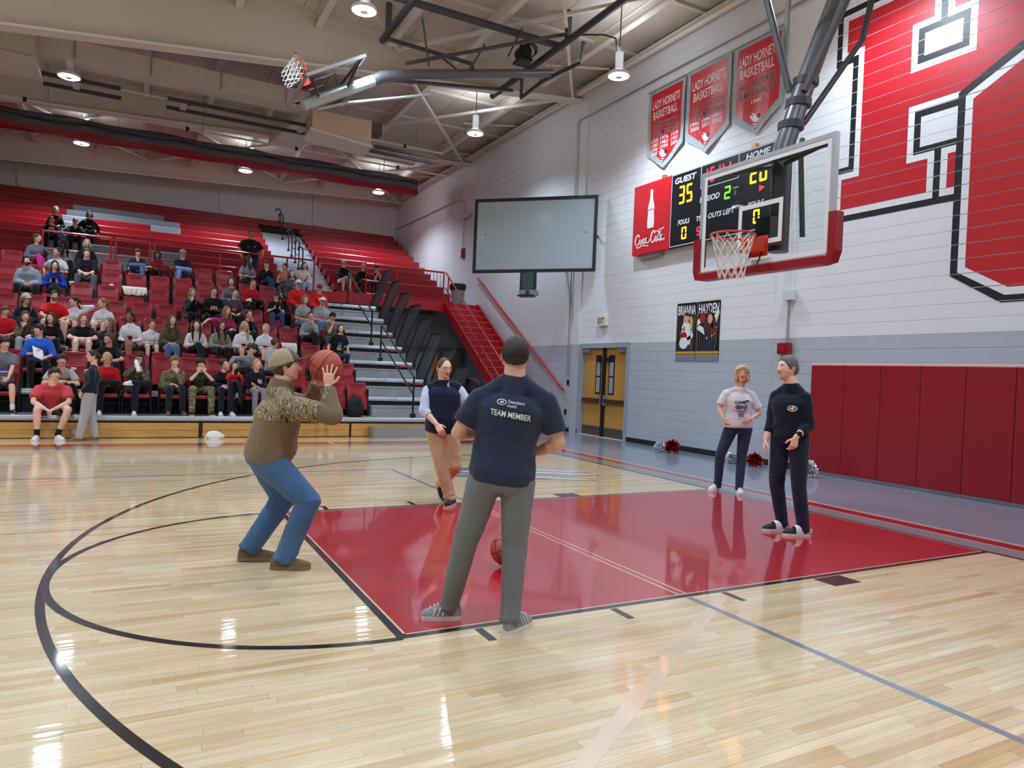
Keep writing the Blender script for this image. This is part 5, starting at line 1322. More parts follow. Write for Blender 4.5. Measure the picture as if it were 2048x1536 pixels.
    eco = (np.array(eco) * s) @ M3 + cc; ecol = np.tile(np.array(srgb(*tuple(rosy))[:3]) * .95, (len(eco), 1))
    if P.get('noears'): return co, q, col.reshape(-1, 3), (base, Lm, M3, cc, s, q, nl)
    return np.vstack([co, eco]), np.vstack([q, np.array(eq)]), np.vstack([col.reshape(-1, 3), ecol]), (base, Lm, M3, cc, s, q, nl)

HL = {'short': [(0, .068), (.5, .062), (.85, .040), (1.1, .012), (1.35, -.020), (1.55, .012), (1.8, -.02), (2.1, -.060), (3.15, -.078)],
      'fringe': [(0, .034), (.5, .034), (.85, .030), (1.1, .012), (1.35, -.018), (1.55, .010), (1.8, -.02), (2.1, -.060), (3.15, -.080)],
      'long': [(0, .070), (.35, .064), (.7, .038), (1.0, -.005), (1.2, -.045), (1.5, -.07), (2.0, -.09), (3.15, -.10)],
      'recede': [(0, .100), (.4, .098), (.7, .080), (1.0, .045), (1.3, .0), (1.5, .005), (1.8, -.02), (2.1, -.055), (3.15, -.075)],
      'cap': [(0, .040), (.6, .038), (1.2, .026), (1.57, .018), (2.2, .002), (3.15, -.012)],
      'undercap': [(0, .06), (.9, .03), (1.15, .012), (1.35, -.02), (1.55, .0), (1.8, -.02), (2.1, -.065), (3.15, -.085)],
      'band': [(0, .070), (.35, .066), (.7, .045), (1.0, .01), (1.3, -.015), (1.5, .0), (1.8, -.03), (2.1, -.06), (3.15, -.075)]}
def shell(hd, line, T, seed=0, rough=.0, soft=.022, freq=60):
    base, Lm, M3, cc, s, q, nl = hd; tab = HL[line] if isinstance(line, str) else line
    zl = np.interp(np.abs(Lm), [p[0] for p in tab], [p[1] for p in tab]); d = base[..., 2] - zl
    ph = seed * 1.3
    n = np.sin(base[..., 0] * freq + ph) * np.sin(base[..., 1] * freq * .9 + ph * 2) * np.sin(base[..., 2] * freq * 1.1 + ph)
    n2 = np.sin(Lm * 11 + ph + 5 * np.sin(base[..., 2] * 40)) * .5
    t = sm(d / soft) * T * (1 + rough * (n * 1.4 + n2 * .5))
    keep = (d > -.010)
    t = np.where(d <= .001, -.002, t)
    nrm = base / np.linalg.norm(base * np.array([1.6, 1.0, .8]), axis=-1, keepdims=True); nrm = nrm / np.linalg.norm(nrm, axis=-1, keepdims=True)
    co = ((base + nrm * t[..., None]).reshape(-1, 3) * s) @ M3 + cc
    kf = keep.ravel()[q].sum(1) >= 3; f = q[kf]; used = np.unique(f); mp = -np.ones(len(co), int); mp[used] = np.arange(len(used))
    return co[used], mp[f]
def HP(hd, p):
    base, Lm, M3, cc, s, q, nl = hd; return V((np.array(p) * s) @ M3 + cc)
def locks(mb, hd, side, L, w=.03, fwd=.04, back=True, n=10):
    """long hair hanging beside the face and down the back (down = world -z below the jaw)"""
    cc = V(hd[3]); s = hd[4]
    for sg in ((-1, 1) if side == 0 else (side,)):
        pts = [HP(hd, (sg * .062, .030, .062)), HP(hd, (sg * .079, .020, .0)), HP(hd, (sg * .084, .018, -.07))]
        pts.append(pts[-1] + V((0, 0, -L * .45)) + (HP(hd, (0, fwd, 0)) - cc)); pts.append(pts[-1] + V((0, 0, -L * .45)) + (HP(hd, (-sg * .012, fwd * .25, 0)) - cc))
        rr = [w * .5, w * .85, w * 1.05, w * 1.0, w * .35]
        flatten_tube(mb, pts, rr, HP(hd, (0, 1, 0)) - cc, 1.35, n)
    if back:
        pts = [HP(hd, (0, -.070, .05)), HP(hd, (0, -.094, .0)), HP(hd, (0, -.090, -.07))]
        pts.append(pts[-1] + V((0, 0, -L * .5)) + (HP(hd, (0, -.015, 0)) - cc)); pts.append(pts[-1] + V((0, 0, -L * .3)))
        flatten_tube(mb, pts, [.035 * s, .05 * s, .055 * s, .05 * s, .02 * s], HP(hd, (1, 0, 0)) - cc, 1.7, n)
def flatten_tube(mb, pts, rs, axis, k, n=10):
    pts = [V(p) for p in pts]; ax = V(axis).normalized(); rings = []
    for i, p in enumerate(pts):
        t = (pts[min(i + 1, len(pts) - 1)] - pts[max(i - 1, 0)]).normalized(); a = ax - t * ax.dot(t); a = a.normalized() if a.length > 1e-3 else t.orthogonal().normalized(); b_ = t.cross(a)
        rings.append([p + a * (rs[i] * k * math.cos(q)) + b_ * (rs[i] * math.sin(q) / k) for q in [j * 2 * PI / n for j in range(n)]])
    mb.loft(rings); return mb

def hand(mb, wrist, d, n, s=1.0, curl=(.35, .4, .45, .5), spread=.12, side=1, thumb=.5, seg=6, fan=0.):
    """palm + four fingers + thumb. d: towards fingers, n: the way the palm faces, side +1 puts the thumb on d x n"""
    d = V(d).normalized(); n = V(n); n = (n - d * n.dot(d)).normalized(); w = d.cross(n) * side; W_ = V(wrist)
    rings = []
    for t, hw, th in ((-.02, .024, .020), (.0, .027, .019), (.03, .036, .017), (.06, .042, .015), (.085, .041, .012), (.095, .036, .008)):
        c = W_ + d * (t * s); rings.append([c + w * (hw * s * math.copysign(abs(math.cos(q)) ** .7, math.cos(q))) + n * (th * s * math.sin(q)) for q in [k * 2 * PI / 12 for k in range(12)]])
    mb.loft(rings)
    for i, (off, L) in enumerate(((.031, .074), (.0105, .082), (-.0105, .076), (-.030, .060))):
        p = W_ + d * ((.086 - abs(off - .005) * .25) * s) + w * (off * s); ang = (off * spread * 40) * .35 + fan * (1.5 - i) * .1; dd = (d * math.cos(ang) + w * math.sin(ang)).normalized()
        c = curl[i]; r = .0088 * s
        for f in (.45, .31, .24):
            dd2 = (dd * math.cos(c) + n * math.sin(c)).normalized(); nn_ = (n * math.cos(c) - dd * math.sin(c)).normalized()
            q = p + dd2 * (L * f * s); capsule(mb, p, r, q, r * .9, seg); p = q; r *= .9; dd = dd2; n_save = n; n = nn_
        n = V(n); n = (W_ * 0 + rings[0][3] - rings[0][9]).normalized()
    tb = W_ + d * (.022 * s) + w * (.030 * s); td = (w * .75 + d * .62 + n * (.25 + thumb * .5)).normalized()
    t1 = tb + td * (.042 * s); t2 = t1 + (td * .6 + d * .6 + n * thumb * .4).normalized() * (.032 * s)
    capsule(mb, tb - td * .012 * s, .0125 * s, t1, .0105 * s, seg); capsule(mb, t1, .0105 * s, t2, .0085 * s, seg)
    return mb

def shoe(parent, heel, toe, s, mat, solemat, name='shoe', up=V((0, 0, 1)), hi=0., wmul=1.0):
    heel, toe = V(heel), V(toe); f = (toe - heel); L = f.length; f.normalize(); up = (V(up) - f * V(up).dot(f)).normalized(); r = f.cross(up)
    def ringset(prof, z0, k):
        out = []
        for t, hw, hh in prof:
            c = heel + f * (t * L); ring = []
            for i in range(14):
                q = 2 * PI * i / 14; cx_ = math.copysign(abs(math.cos(q)) ** .75, math.cos(q)); sy = math.sin(q)
                ring.append(c + r * (hw * s * wmul * cx_ * k) + up * (z0 * s + (hh * s) * (max(sy, -.0) ** .8 if sy > 0 else sy * .02)))
            out.append(ring)
        return out
    prof = [(0, .018, .045), (.03, .030, .068), (.14, .036, .082 + hi), (.30, .038, .088 + hi), (.45, .040, .074), (.62, .045, .058), (.80, .046, .047), (.93, .036, .038), (1, .016, .022)]
    o = MB().loft(ringset(prof, .018, 1)).build(name, mat, parent, smooth=True)
    so = []
    for t, hw, hh in prof:
        c = heel + f * (t * L); so.append((c + r * (hw * s * wmul * 1.08), c - r * (hw * s * wmul * 1.08)))
    outl = [a for a, b_ in so] + [b_ for a, b_ in reversed(so)]
    MB().prism([p for p in outl], up * (.026 * s)).build('sole', solemat, o)
    return o

TOR_M = [(-.20, .085, .085), (-.10, .155, .115), (.05, .165, .118), (.25, .158, .112), (.48, .155, .110), (.70, .172, .118), (.88, .180, .112), (.98, .150, .090), (1.06, .085, .068)]
TOR_F = [(-.20, .080, .085), (-.10, .160, .118), (.05, .170, .120), (.25, .150, .105), (.45, .132, .098), (.66, .148, .118), (.80, .156, .118), (.96, .130, .085), (1.05, .075, .060)]
def torso(mb, J, table, s, off=0., t0=-.3, t1=1.2, fat=1.0, belly=0., n=20):
    P, N = V(J['pelvis']), V(J['neck']); sh = (V(J['shR']) + V(J['shL'])) / 2
    rh = (V(J['hipR']) - V(J['hipL'])).normalized(); rs = (V(J['shR']) - V(J['shL'])).normalized()
    bend = V(J.get('bend', (0, 0, 0)))
    rings = []
    rows = [r for r in table if t0 - 1e-6 <= r[0] <= t1 + 1e-6]
    def at(t): return tuple(np.interp(t, [r[0] for r in table], [r[i] for r in table]) for i in (1, 2))
    ts = sorted(set([r[0] for r in rows] + [max(t0, table[0][0]), min(t1, table[-1][0])]))
    for t in ts:
        hw, hd = at(t); axis = (sh - P); c = P + axis * t + bend * (4 * max(0, min(1, t)) * (1 - max(0, min(1, t))))
        a = max(0, min(1, t)); r = rh.lerp(rs, a); up = axis.normalized(); r = (r - up * r.dot(up)).normalized(); f = up.cross(r)
        bl = belly * math.exp(-((t - .30) / .28) ** 2)
        rings.append([c + r * ((hw * s * fat + off) * math.copysign(abs(math.cos(q)) ** .85, math.cos(q))) + f * ((hd * s * (fat * .6 + .4) + off + (bl if math.sin(q) > 0 else 0)) * math.sin(q)) + f * 0 for q in [i * 2 * PI / n for i in range(n)]])
    mb.loft(rings); return mb

def figure(sp):
    """sp: spec with joints J (world), proportions and clothes; returns the root"""
    J = sp['J']; s = sp.get('s', 1.0); root = thing('person', sp['label'], 'person', sp['base'], sp.get('group')); fem = sp.get('fem', False)
    fat = sp.get('fat', 1.0); vox = sp.get('vox', .02); det = sp.get('det', 0); tab = TOR_F if fem else TOR_M; belly = sp.get('belly', 0.)
    skin = sp['head']['skin']; sk = np.array(srgb(*skin)[:3])
    lf = .5 + .5 * fat
    body = MB(); torso(body, J, tab, s, -.020, t1=.90, fat=fat, belly=belly * .6)
    N, Hd = V(J['neck']), V(J['head']); hf = V(J['face']).normalized(); hu = V(J.get('hup', (0, 0, 1))); hs = sp.get('hs', .97) * (s if sp.get('kid') is None else 1)
    nr = (.054 if fem else .062) * s * lf
    J = sp['J'] = dict(J); upv = (V(J['neck']) - V(J['pelvis'])).normalized()
    for S_ in 'RL': J['sh' + S_] = tuple(V(J['sh' + S_]) - upv * (.030 * s))
    capsule(body, N - (Hd - N).normalized() * .06, nr * 1.15, Hd - hu * .055 * hs - hf * .010, nr * .95)
    for S_ in 'RL':
        sh, el, wr = V(J['sh' + S_]), V(J['el' + S_]), V(J['wr' + S_]); am = (.82 if fem else 1.0) * s * lf
        capsule(body, sh, .050 * am, el, .040 * am); capsule(body, el, .041 * am, el.lerp(wr, .3), .043 * am); capsule(body, el.lerp(wr, .3), .043 * am, wr, .027 * am)
        hp, kn, an = V(J['hip' + S_]), V(J['kn' + S_]), V(J['an' + S_]); lm = (.97 if fem else 1.0) * s * lf
        capsule(body, hp, .082 * lm, kn, .056 * lm); capsule(body, kn, .055 * lm, kn.lerp(an, .32), .058 * lm); capsule(body, kn.lerp(an, .32), .058 * lm, an, .034 * lm)
    hm = MB()
    for S_, sg in (('R', 1), ('L', -1)):
        h = sp.get('hand' + S_)
        if h is None: continue
        hand(hm, J['wr' + S_], h[0], h[1], (.98 if not fem else .90) * s * h[2].get('s', 1), h[2].get('curl', (.4, .45, .5, .55)), h[2].get('spread', .1), sg * h[2].get('flip', 1), h[2].get('thumb', .5), 8 if det else 6, h[2].get('fan', 0))
    store = {}
    hp_ = dict(sp['head']); 
    hco, hq, hcol, hd = head_geo(Hd, hf, hu, hs, hp_, *((120, 104) if det else (44, 40)))
    def done_body(co, f):
        hv = np.array(hm.v) if hm.v and not det else np.zeros((0, 3)); parts = [(co, f)]
        if 'hands' in store: parts.append(store['hands'])
        allco = [c for c, _ in parts]; fs = []; o = 0
        for c, ff in parts:
            fs += [x + o for x in ff]; o += len(c)
        if len(hv):
            q4 = np.array([x for x in hm.f if len(x) == 4], int); 
            fs.append(q4 + o); big = [x for x in hm.f if len(x) > 4]
            for x in big: fs.append(np.array([x], int) + o)
            allco.append(hv); o += len(hv)
        fs.append(hq + o); allco.append(hco); n_skin = o
        cols = np.vstack([np.tile(sk, (n_skin, 1)), hcol])
        if sp.get('tint'): cols[:n_skin] *= sp['tint']
        np_mesh('body', np.vstack(allco), fs, M_skin, root, cols)
    if det and hm.v: request(hm, .0036, 2, lambda co, f: store.__setitem__('hands', (co, f)))
    request(body, .012 if det else .022, 5 if det else 3, done_body)
    # ---- clothes
    top = sp['top']; mb = MB(); e = top.get('off', .012); hem = top.get('hem', -.05)
    torso(mb, J, tab, s, e, hem, 1.045, fat, belly)
    sl = top.get('sleeve', 'long')
    for S_ in 'RL':
        sh, el, wr = V(J['sh' + S_]), V(J['el' + S_]), V(J['wr' + S_]); am = (.82 if fem else 1.0) * s * lf; ex = top.get('loose', .010)
        inn = sh.lerp((V(J['shR']) + V(J['shL'])) / 2, .35)
        capsule(mb, inn, .052 * am + ex, sh, .055 * am + ex * .8)
        capsule(mb, V(J['neck']) - upv * (.028 * s), nr * 1.02, sh.lerp(V(J['neck']), .12), .046 * am + ex * .5)
        if sl == 'none': continue
        if sl == 'short': capsule(mb, sh, .055 * am + ex * .8, sh.lerp(el, .35), .058 * am + ex); capsule(mb, sh.lerp(el, .3), .058 * am + ex, sh.lerp(el, .74), .053 * am + ex * 1.7, flat_b=True)
        else:
            capsule(mb, sh, .055 * am + ex * .8, sh.lerp(el, .35), .057 * am + ex); capsule(mb, sh.lerp(el, .35), .057 * am + ex, el, .046 * am + ex)
            fr = {'long': .93, 'push': .62}.get(sl, .35)
            capsule(mb, el, .047 * am + ex, el.lerp(wr, fr), .034 * am + ex * (.8 if sl == 'long' else 1.1), flat_b=True)
    capsule(mb, N - upv * (.12 * s), nr * 1.42, N - upv * (.012 * s), nr * 1.24, 16, flat_b=True)
    if top.get('hood'):
        c = N - V(J['face']).normalized() * .055 * s
        flatten_tube(mb, [c + V((0, 0, .05)) * s, c, c - V((0, 0, .09)) * s], [.05 * s, .075 * s, .05 * s], V(J['shR']) - V(J['shL']), 1.3, 14)
    if top.get('collar'): capsule(mb, N - (Hd - N).normalized() * .05, nr * 1.5, N + (Hd - N).normalized() * top['collar'], nr * 1.22, 16, flat_b=True)
    def done_top(co, f):
        if det and top.get('fold', .006): co = folds(co, f, top.get('fold', .010), [(J['elR'], .12, .7), (J['elL'], .12, .7), (J['shR'], .12, .25), (J['shL'], .12, .25), (J['pelvis'], .20, .5)], len(sp['label']), top.get('fbase', .30), top.get('ffreq', 1.))
        o = np_mesh(top.get('name', 'shirt'), co, f, top['mat'], root); store['top'] = o; store['topco'] = (co, f)
        for fn in sp.get('prints', []): fn(root, o, co, f, J)
    request(mb, top.get('vox', .010 if det else .022), top.get('smooth', 4 if det else 2), done_top)
    bt = sp.get('bottom')
    if bt:
        mb = MB(); ex = bt.get('loose', .012); torso(mb, J, tab, s, .008 + bt.get('waist', 0), -.2, bt.get('rise', .12), fat, belly * .5)
        for S_ in 'RL':
            hp, kn, an = V(J['hip' + S_]), V(J['kn' + S_]), V(J['an' + S_]); lm = (.97 if fem else 1.0) * s * lf
            if bt.get('len', 'long') == 'long':
                capsule(mb, hp, .088 * lm + ex, kn, .058 * lm + ex); capsule(mb, kn, .058 * lm + ex, an.lerp(kn, bt.get('crop', -.12)), .042 * lm + ex * bt.get('flare', 1.0), flat_b=True)
            elif bt['len'] == 'short': capsule(mb, hp, .088 * lm + ex, hp.lerp(kn, .80), .066 * lm + ex * 1.5, flat_b=True)
            else: capsule(mb, hp, .088 * lm + ex, hp.lerp(kn, .50), .080 * lm + ex * 1.5, flat_b=True)
        def done_bot(co, f):
            if det: co = folds(co, f, bt.get('fold', .011), [(J['knR'], .13, .7), (J['knL'], .13, .7), (J['anR'], .12, .8), (J['anL'], .12, .8), (J['pelvis'], .16, .4)], len(sp['label']) * 1.7, bt.get('fbase', .18), bt.get('ffreq', 1.))
            np_mesh(bt.get('name', 'trousers'), co, f, bt['mat'], root)
        request(mb, bt.get('vox', .011 if det else .023), bt.get('smooth', 4 if det else 2), done_bot)
    shs = sp.get('shoes')
    if shs:
        for S_ in 'RL':
            if J.get('heel' + S_) is not None: shoe(root, J['heel' + S_], J['toe' + S_], s, shs[0], shs[1], shs[2] if len(shs) > 2 else 'shoe', J.get('fup' + S_, V((0, 0, 1))))
            if len(shs) > 3 and shs[3]:
                an = V(J['an' + S_]); kn = V(J['kn' + S_]); c_ = MB(); capsule(c_, an.lerp(kn, .22), .043 * s * lf, an, .040 * s * lf, 12, True, False); c_.build('sock', shs[3], root, smooth=True)
    # ---- hair and hats
    hr = sp.get('hair'); hat = sp.get('hat')
    if hr:
        st, rgb = hr[0], hr[1]; opt = hr[2] if len(hr) > 2 else {}
        hmat = hairmat(rgb); line = opt.get('line') or ('undercap' if hat and st in ('short', 'curly', 'fringe', 'buzz') else {'short': 'short', 'buzz': 'short', 'curly': 'fringe', 'fringe': 'fringe', 'long': 'long', 'bob': 'long', 'pony': 'band', 'bun': 'band', 'recede': 'recede'}[st])
        T = opt.get('T', {'short': .014, 'buzz': .006, 'curly': .026, 'fringe': .022, 'long': .015, 'bob': .022, 'pony': .010, 'bun': .010, 'recede': .008}[st])
        if hat: T = min(T, .010)
        co, f = shell(hd, line, T, len(sp['label']), opt.get('rough', .9 if st == 'curly' else (.35 if st == 'fringe' else .15)), opt.get('soft', .020), opt.get('freq', 60)); mb = MB()
        if st in ('long',): locks(mb, hd, opt.get('side', 0), opt.get('L', .26), opt.get('w', .032) * hs, opt.get('fwd', .04))
        if st == 'bob': locks(mb, hd, 0, opt.get('L', .05), .036 * hs, .0, True)
        if st == 'pony':
            p0 = HP(hd, (0, -.098, .045)); mb.tube([p0, HP(hd, (.0, -.135, .02)), HP(hd, (.01, -.135, -.05)), HP(hd, (.02, -.115, -.05)) + V((0, 0, -opt.get('L', .12)))], [.02 * hs, .030 * hs, .030 * hs, .008 * hs], 10)
        if st == 'bun': ball(mb, HP(hd, (0, -.100, .075)), .045 * hs)
        cs = [co]; fs = [f]; o = len(co)
        if mb.v:
            cs.append(np.array(mb.v)); fs.append(np.array([x for x in mb.f if len(x) == 4], int) + o)
            for x in mb.f:
                if len(x) != 4: fs.append(np.array([x], int) + o)
        np_mesh('hair', np.vstack(cs), fs, hmat, root)
    if hat:
        kind, hm_, bm_ = hat[0], hat[1], hat[2] if len(hat) > 2 else hat[1]
        if kind == 'cap':
            co, f = shell(hd, 'cap', .024, 1, 0, .004); cap = np_mesh('cap', co, [f], hm_, root)
            back = hat[3] if len(hat) > 3 else 1; mb = MB(); n = 14
            inn, out = [], []
            for i in range(n + 1):
                q = -1.05 + 2.1 * i / n; x, y = .082 * math.sin(q), .100 * math.cos(q) * 1.08
                dn_ = .012 * (math.sin(q) ** 2)
                inn.append(HP(hd, (x, y * back, .046 - dn_))); out.append(HP(hd, (x * .98, (y + .070 * max(0, math.cos(q * 1.35)) ** .6) * back, .036 - dn_ * 1.6)))
            for i in range(n):
                for dz in (0, .004):
                    pass
            up_ = HP(hd, (0, 0, .005)) - V(hd[3])
            rings = [[inn[i], out[i], out[i] + up_ * .7, inn[i] + up_] for i in range(n + 1)]; mb.loft(rings); mb.build('brim', bm_, cap, smooth=False)
            ball(mb2 := MB(), HP(hd, (0, 0, .142)), .007 * hs); mb2.build('cap_button', hm_, cap)
        elif kind == 'band':
            mb = MB(); mb.tube([HP(hd, (.084 * math.sin(q), .100 * math.cos(q) - .004, .056 + .012 * math.cos(q))) for q in [i * 2 * PI / 24 for i in range(24)]], .010 * hs, 6, close=True); mb.build('headband', hm_, root)
        elif kind == 'hood':
            co, f = shell(hd, [(0, .085), (.6, .07), (.9, .0), (1.1, -.09), (3.15, -.118)], .03, 2, .1, .01); np_mesh('hood', co, [f], hm_, root)
    for gl in sp.get('glasses', []):
        mb = MB()
        for sg in (-1, 1):
            cx_ = .032 * sg
            mb.tube([HP(hd, (cx_ + .021 * math.cos(q), .1065 - .012 * abs(math.cos(q)) * (1 if math.cos(q) * sg > 0 else 0) , .012 + .015 * math.sin(q))) for q in [i * 2 * PI / 16 for i in range(16)]], .0016 * hs, 5, close=True)
            mb.tube([HP(hd, (sg * .053, .096, .014)), HP(hd, (sg * .077, .045, .012)), HP(hd, (sg * .080, -.005, .008))], .0016 * hs, 5)
        mb.tube([HP(hd, (-.011, .110, .014)), HP(hd, (0, .114, .017)), HP(hd, (.011, .110, .014))], .0016 * hs, 5)
        mb.build('glasses', gl, root)
    store['hd'] = hd; sp['store'] = store; sp['root'] = root
    return root

def decal(co, f, polys, o, ux, uy, n, lift=.003, cell=.02):
    """flat print pushed onto a garment: polys is (verts2d, faces) in the ux/uy plane at o, dropped along -n"""
    tris = np.vstack([f[0][:, [0, 1, 2]], f[0][:, [0, 2, 3]], f[1]]) if len(f[1]) else np.vstack([f[0][:, [0, 1, 2]], f[0][:, [0, 2, 3]]])
    bv = decal.cache.get(id(co))
    if bv is None: bv = BVHTree.FromPolygons([tuple(p) for p in co], [tuple(map(int, t)) for t in tris]); decal.cache[id(co)] = bv
    bm = bmesh.new(); vs = [bm.verts.new((p[0], p[1], 0)) for p in polys[0]]
    for q in polys[1]:
        try: bm.faces.new([vs[i] for i in q])
        except Exception: pass
    bmesh.ops.triangulate(bm, faces=bm.faces[:])
    for _ in range(3):
        es = [e for e in bm.edges if e.calc_length() > cell]
        if not es: break
        bmesh.ops.subdivide_edges(bm, edges=es, cuts=1); bmesh.ops.triangulate(bm, faces=[q for q in bm.faces if len(q.verts) > 3])
    bm.verts.index_update(); n = V(n).normalized(); out = []
    for v in bm.verts:
        p = V(o) + V(ux) * v.co.x + V(uy) * v.co.y; h = bv.ray_cast(p + n * .35, -n, .8)
        out.append((h[0] if h[0] is not None else p) + n * lift)
    mb = MB(); mb.v = [tuple(p) for p in out]; mb.f = [tuple(v.index for v in q.verts) for q in bm.faces]; bm.free(); return mb
decal.cache = {}
def chest_frame(J, front=True):
    sh = (V(J['shR']) + V(J['shL'])) / 2; P = V(J['pelvis']); up = (sh - P).normalized(); r = (V(J['shR']) - V(J['shL'])); r = (r - up * r.dot(up)).normalized(); f = up.cross(r)
    return (sh, -r, up, f) if front else (sh, r, up, -f)
def print_text(txt, mat, w, h, dx=0., dy=-.2, bold=.01, front=True, shear=0., name='print', lift=.003, slant=0.):
    def fn(root, o, co, f, J):
        sh, ux, uy, n = chest_frame(J, front); v, fc, a = text_geo(txt, bold, shear)
        vv = [((p[0] - .5) * w + dx, (p[1] - .5) * h + dy + slant * (p[0] - .5) * w) for p in v]
        decal(co, f, (vv, fc), sh, ux, uy, n, lift).build(name, mat, root)
    return fn
def print_poly(polys, mat, dx=0., dy=-.2, front=True, name='print', lift=.003):
    def fn(root, o, co, f, J):
        sh, ux, uy, n = chest_frame(J, front); vv, fc = [], []
        for p in polys: fc.append(tuple(range(len(vv), len(vv) + len(p)))); vv += [(q[0] + dx, q[1] + dy) for q in p]
        decal(co, f, (vv, fc), sh, ux, uy, n, lift).build(name, mat, root)
    return fn
M_pw = pbr('white textile print', (232, 232, 234), .7); M_pr = pbr('red textile print', (176, 24, 40), .7); M_pk = pbr('black textile print', (18, 18, 22), .7); M_pnv = pbr('navy textile print', (30, 48, 96), .7)
# ================================================================ FIVE PEOPLE ON THE COURT
SK = {'a': (232, 186, 164), 'b': (222, 172, 148), 'c': (214, 160, 136), 'd': (150, 102, 76), 'e': (238, 196, 178)}
M_denim = cloth('mid blue denim', (72, 104, 146), .5, 26, var=.16); M_denimdark = cloth('dark blue denim', (44, 58, 84), .5, 24, var=.12); M_denimnavy = cloth('navy denim', (32, 40, 60), .5, 24, var=.12)
M_fleece = cloth('olive brown fleece', (122, 106, 82), .45, 16, var=.08); M_tan = cloth('tan suede', (118, 98, 70), .4, 30)
M_solew = pbr('white rubber sole', (226, 226, 226), .5); M_soletan = pbr('tan rubber sole', (128, 110, 82), .6); M_soleblk = pbr('dark rubber sole', (30, 30, 32), .6)
M_realtree = camo('woodland yoke', [(58, 48, 36), (150, 138, 116), (104, 88, 62), (178, 168, 146), (84, 72, 56), (168, 142, 84), (132, 116, 92)], 10, (2.4, 2.0, .7))
def up3(): return V((0, 0, 1))
# --- shooter
J = dict(pelvis=(-6.235, -.035, .80), neck=(-6.150, -.070, 1.335), head=(-6.130, -.080, 1.478), face=(1, -.10, .08), hup=(-.10, 0, 1),
         shR=(-6.135, -.285, 1.225), elR=(-5.850, -.440, 1.135), wrR=(-5.868, -.330, 1.345), shL=(-6.095, .135, 1.235), elL=(-5.885, .150, 1.180), wrL=(-5.865, -.015, 1.360),
         hipR=(-6.230, -.140, .775), hipL=(-6.225, .075, .765), knR=(-5.965, -.290, .500), knL=(-6.075, .090, .455), anR=(-6.105, -.235, .105), anL=(-6.300, .070, .115),
         heelR=(-6.205, -.205, .0), toeR=(-5.935, -.300, .0), heelL=(-6.395, .085, .012), toeL=(-6.115, .040, .0), fupR=up3(), fupL=up3(), bend=(-.02, 0, 0))
def yoke(root, o, co, f, J):
    """camouflage upper part of the jacket: the garment surface above a sloping seam, lifted a little"""
    sh = (V(J['shR']) + V(J['shL'])) / 2; c = co
    seam = 1.085 + .10 * np.clip((c[:, 0] + 6.30) / .25, -1, 1) * -.25
    armd = np.zeros(len(c), bool); dmin = np.full(len(c), 9.)
    for S_ in 'RL':
        a, b_ = np.array(J['sh' + S_]), np.array(J['el' + S_]); t = np.clip(((c - a) @ (b_ - a)) / ((b_ - a) @ (b_ - a)), 0, 1.2); d = np.linalg.norm(c - (a + t[:, None] * (b_ - a)), axis=1)
        onarm = (d < .095) & (t > .05); armd |= onarm & (t < .72); dmin = np.where(onarm & (t >= .72), -1, dmin)
        wr_ = np.array(J['wr' + S_]); t2 = np.clip(((c - b_) @ (wr_ - b_)) / ((wr_ - b_) @ (wr_ - b_)), 0, 1); d2 = np.linalg.norm(c - (b_ + t2[:, None] * (wr_ - b_)), axis=1); dmin = np.where((d2 < .075) & ~armd & (t > .8), -1, dmin)
    neckd = np.linalg.norm(c - np.array(J['neck']), axis=1) < .105
    m = (((c[:, 2] > seam) & (dmin > 0)) | armd) & ~(neckd & (c[:, 2] > 1.325))
    q = f[0][m[f[0]].all(1)]; used = np.unique(q); mp = -np.ones(len(c), int); mp[used] = np.arange(len(used))
    nrm = np.zeros_like(c); qa = f[0]; n_ = np.cross(c[qa[:, 2]] - c[qa[:, 0]], c[qa[:, 3]] - c[qa[:, 1]])
    for k in range(4): np.add.at(nrm, qa[:, k], n_)
    nrm /= np.linalg.norm(nrm, axis=1, keepdims=True) + 1e-12
    np_mesh('camouflage_yoke', c[used] + nrm[used] * .0025, [mp[q]], M_realtree, root)
shooter = dict(J=J, base=(-6.2, -.05, 0), label='young man in tan cap and camouflage-shouldered jacket aiming a basketball', s=1.0, fat=1.22, belly=.05, vox=.01, det=1, hs=.98,
    head=dict(skin=SK['a'], brow=(70, 50, 40), fine=1, wide=1.10, jaw=.05, gaze=.0), hair=('short', (66, 50, 40), {'T': .008, 'line': [(0, .06), (.9, .03), (1.15, .005), (1.35, -.02), (1.55, -.005), (1.8, -.05), (2.1, -.09), (3.15, -.105)]}),
    top=dict(mat=M_fleece, name='jacket', hem=-.10, off=.030, loose=.022, collar=.05, smooth=5, fold=.014, fbase=.5, ffreq=.8), prints=[yoke],
    bottom=dict(mat=M_denim, name='jeans', loose=.026, flare=1.2, waist=.01, fold=.014, fbase=.35), shoes=(M_tan, M_soletan, 'slip_on_shoe'),
    handR=((.05, -.02, 1), (.25, 1, .15), dict(curl=(.16, .14, .14, .18), spread=.30, thumb=.0, fan=1.4, flip=-1)), handL=((.25, -.35, .9), (.1, -1, .5), dict(curl=(.25, .25, .25, .25), spread=.25, thumb=.2, fan=1.0, flip=-1)))
BALLC = V((-5.850, -.165, 1.492))
figure(shooter)
M_cap = cloth('tan cap mesh', (168, 152, 124), .5, 120); M_capf = cloth('dark olive cap front', (98, 90, 76), .4, 60)
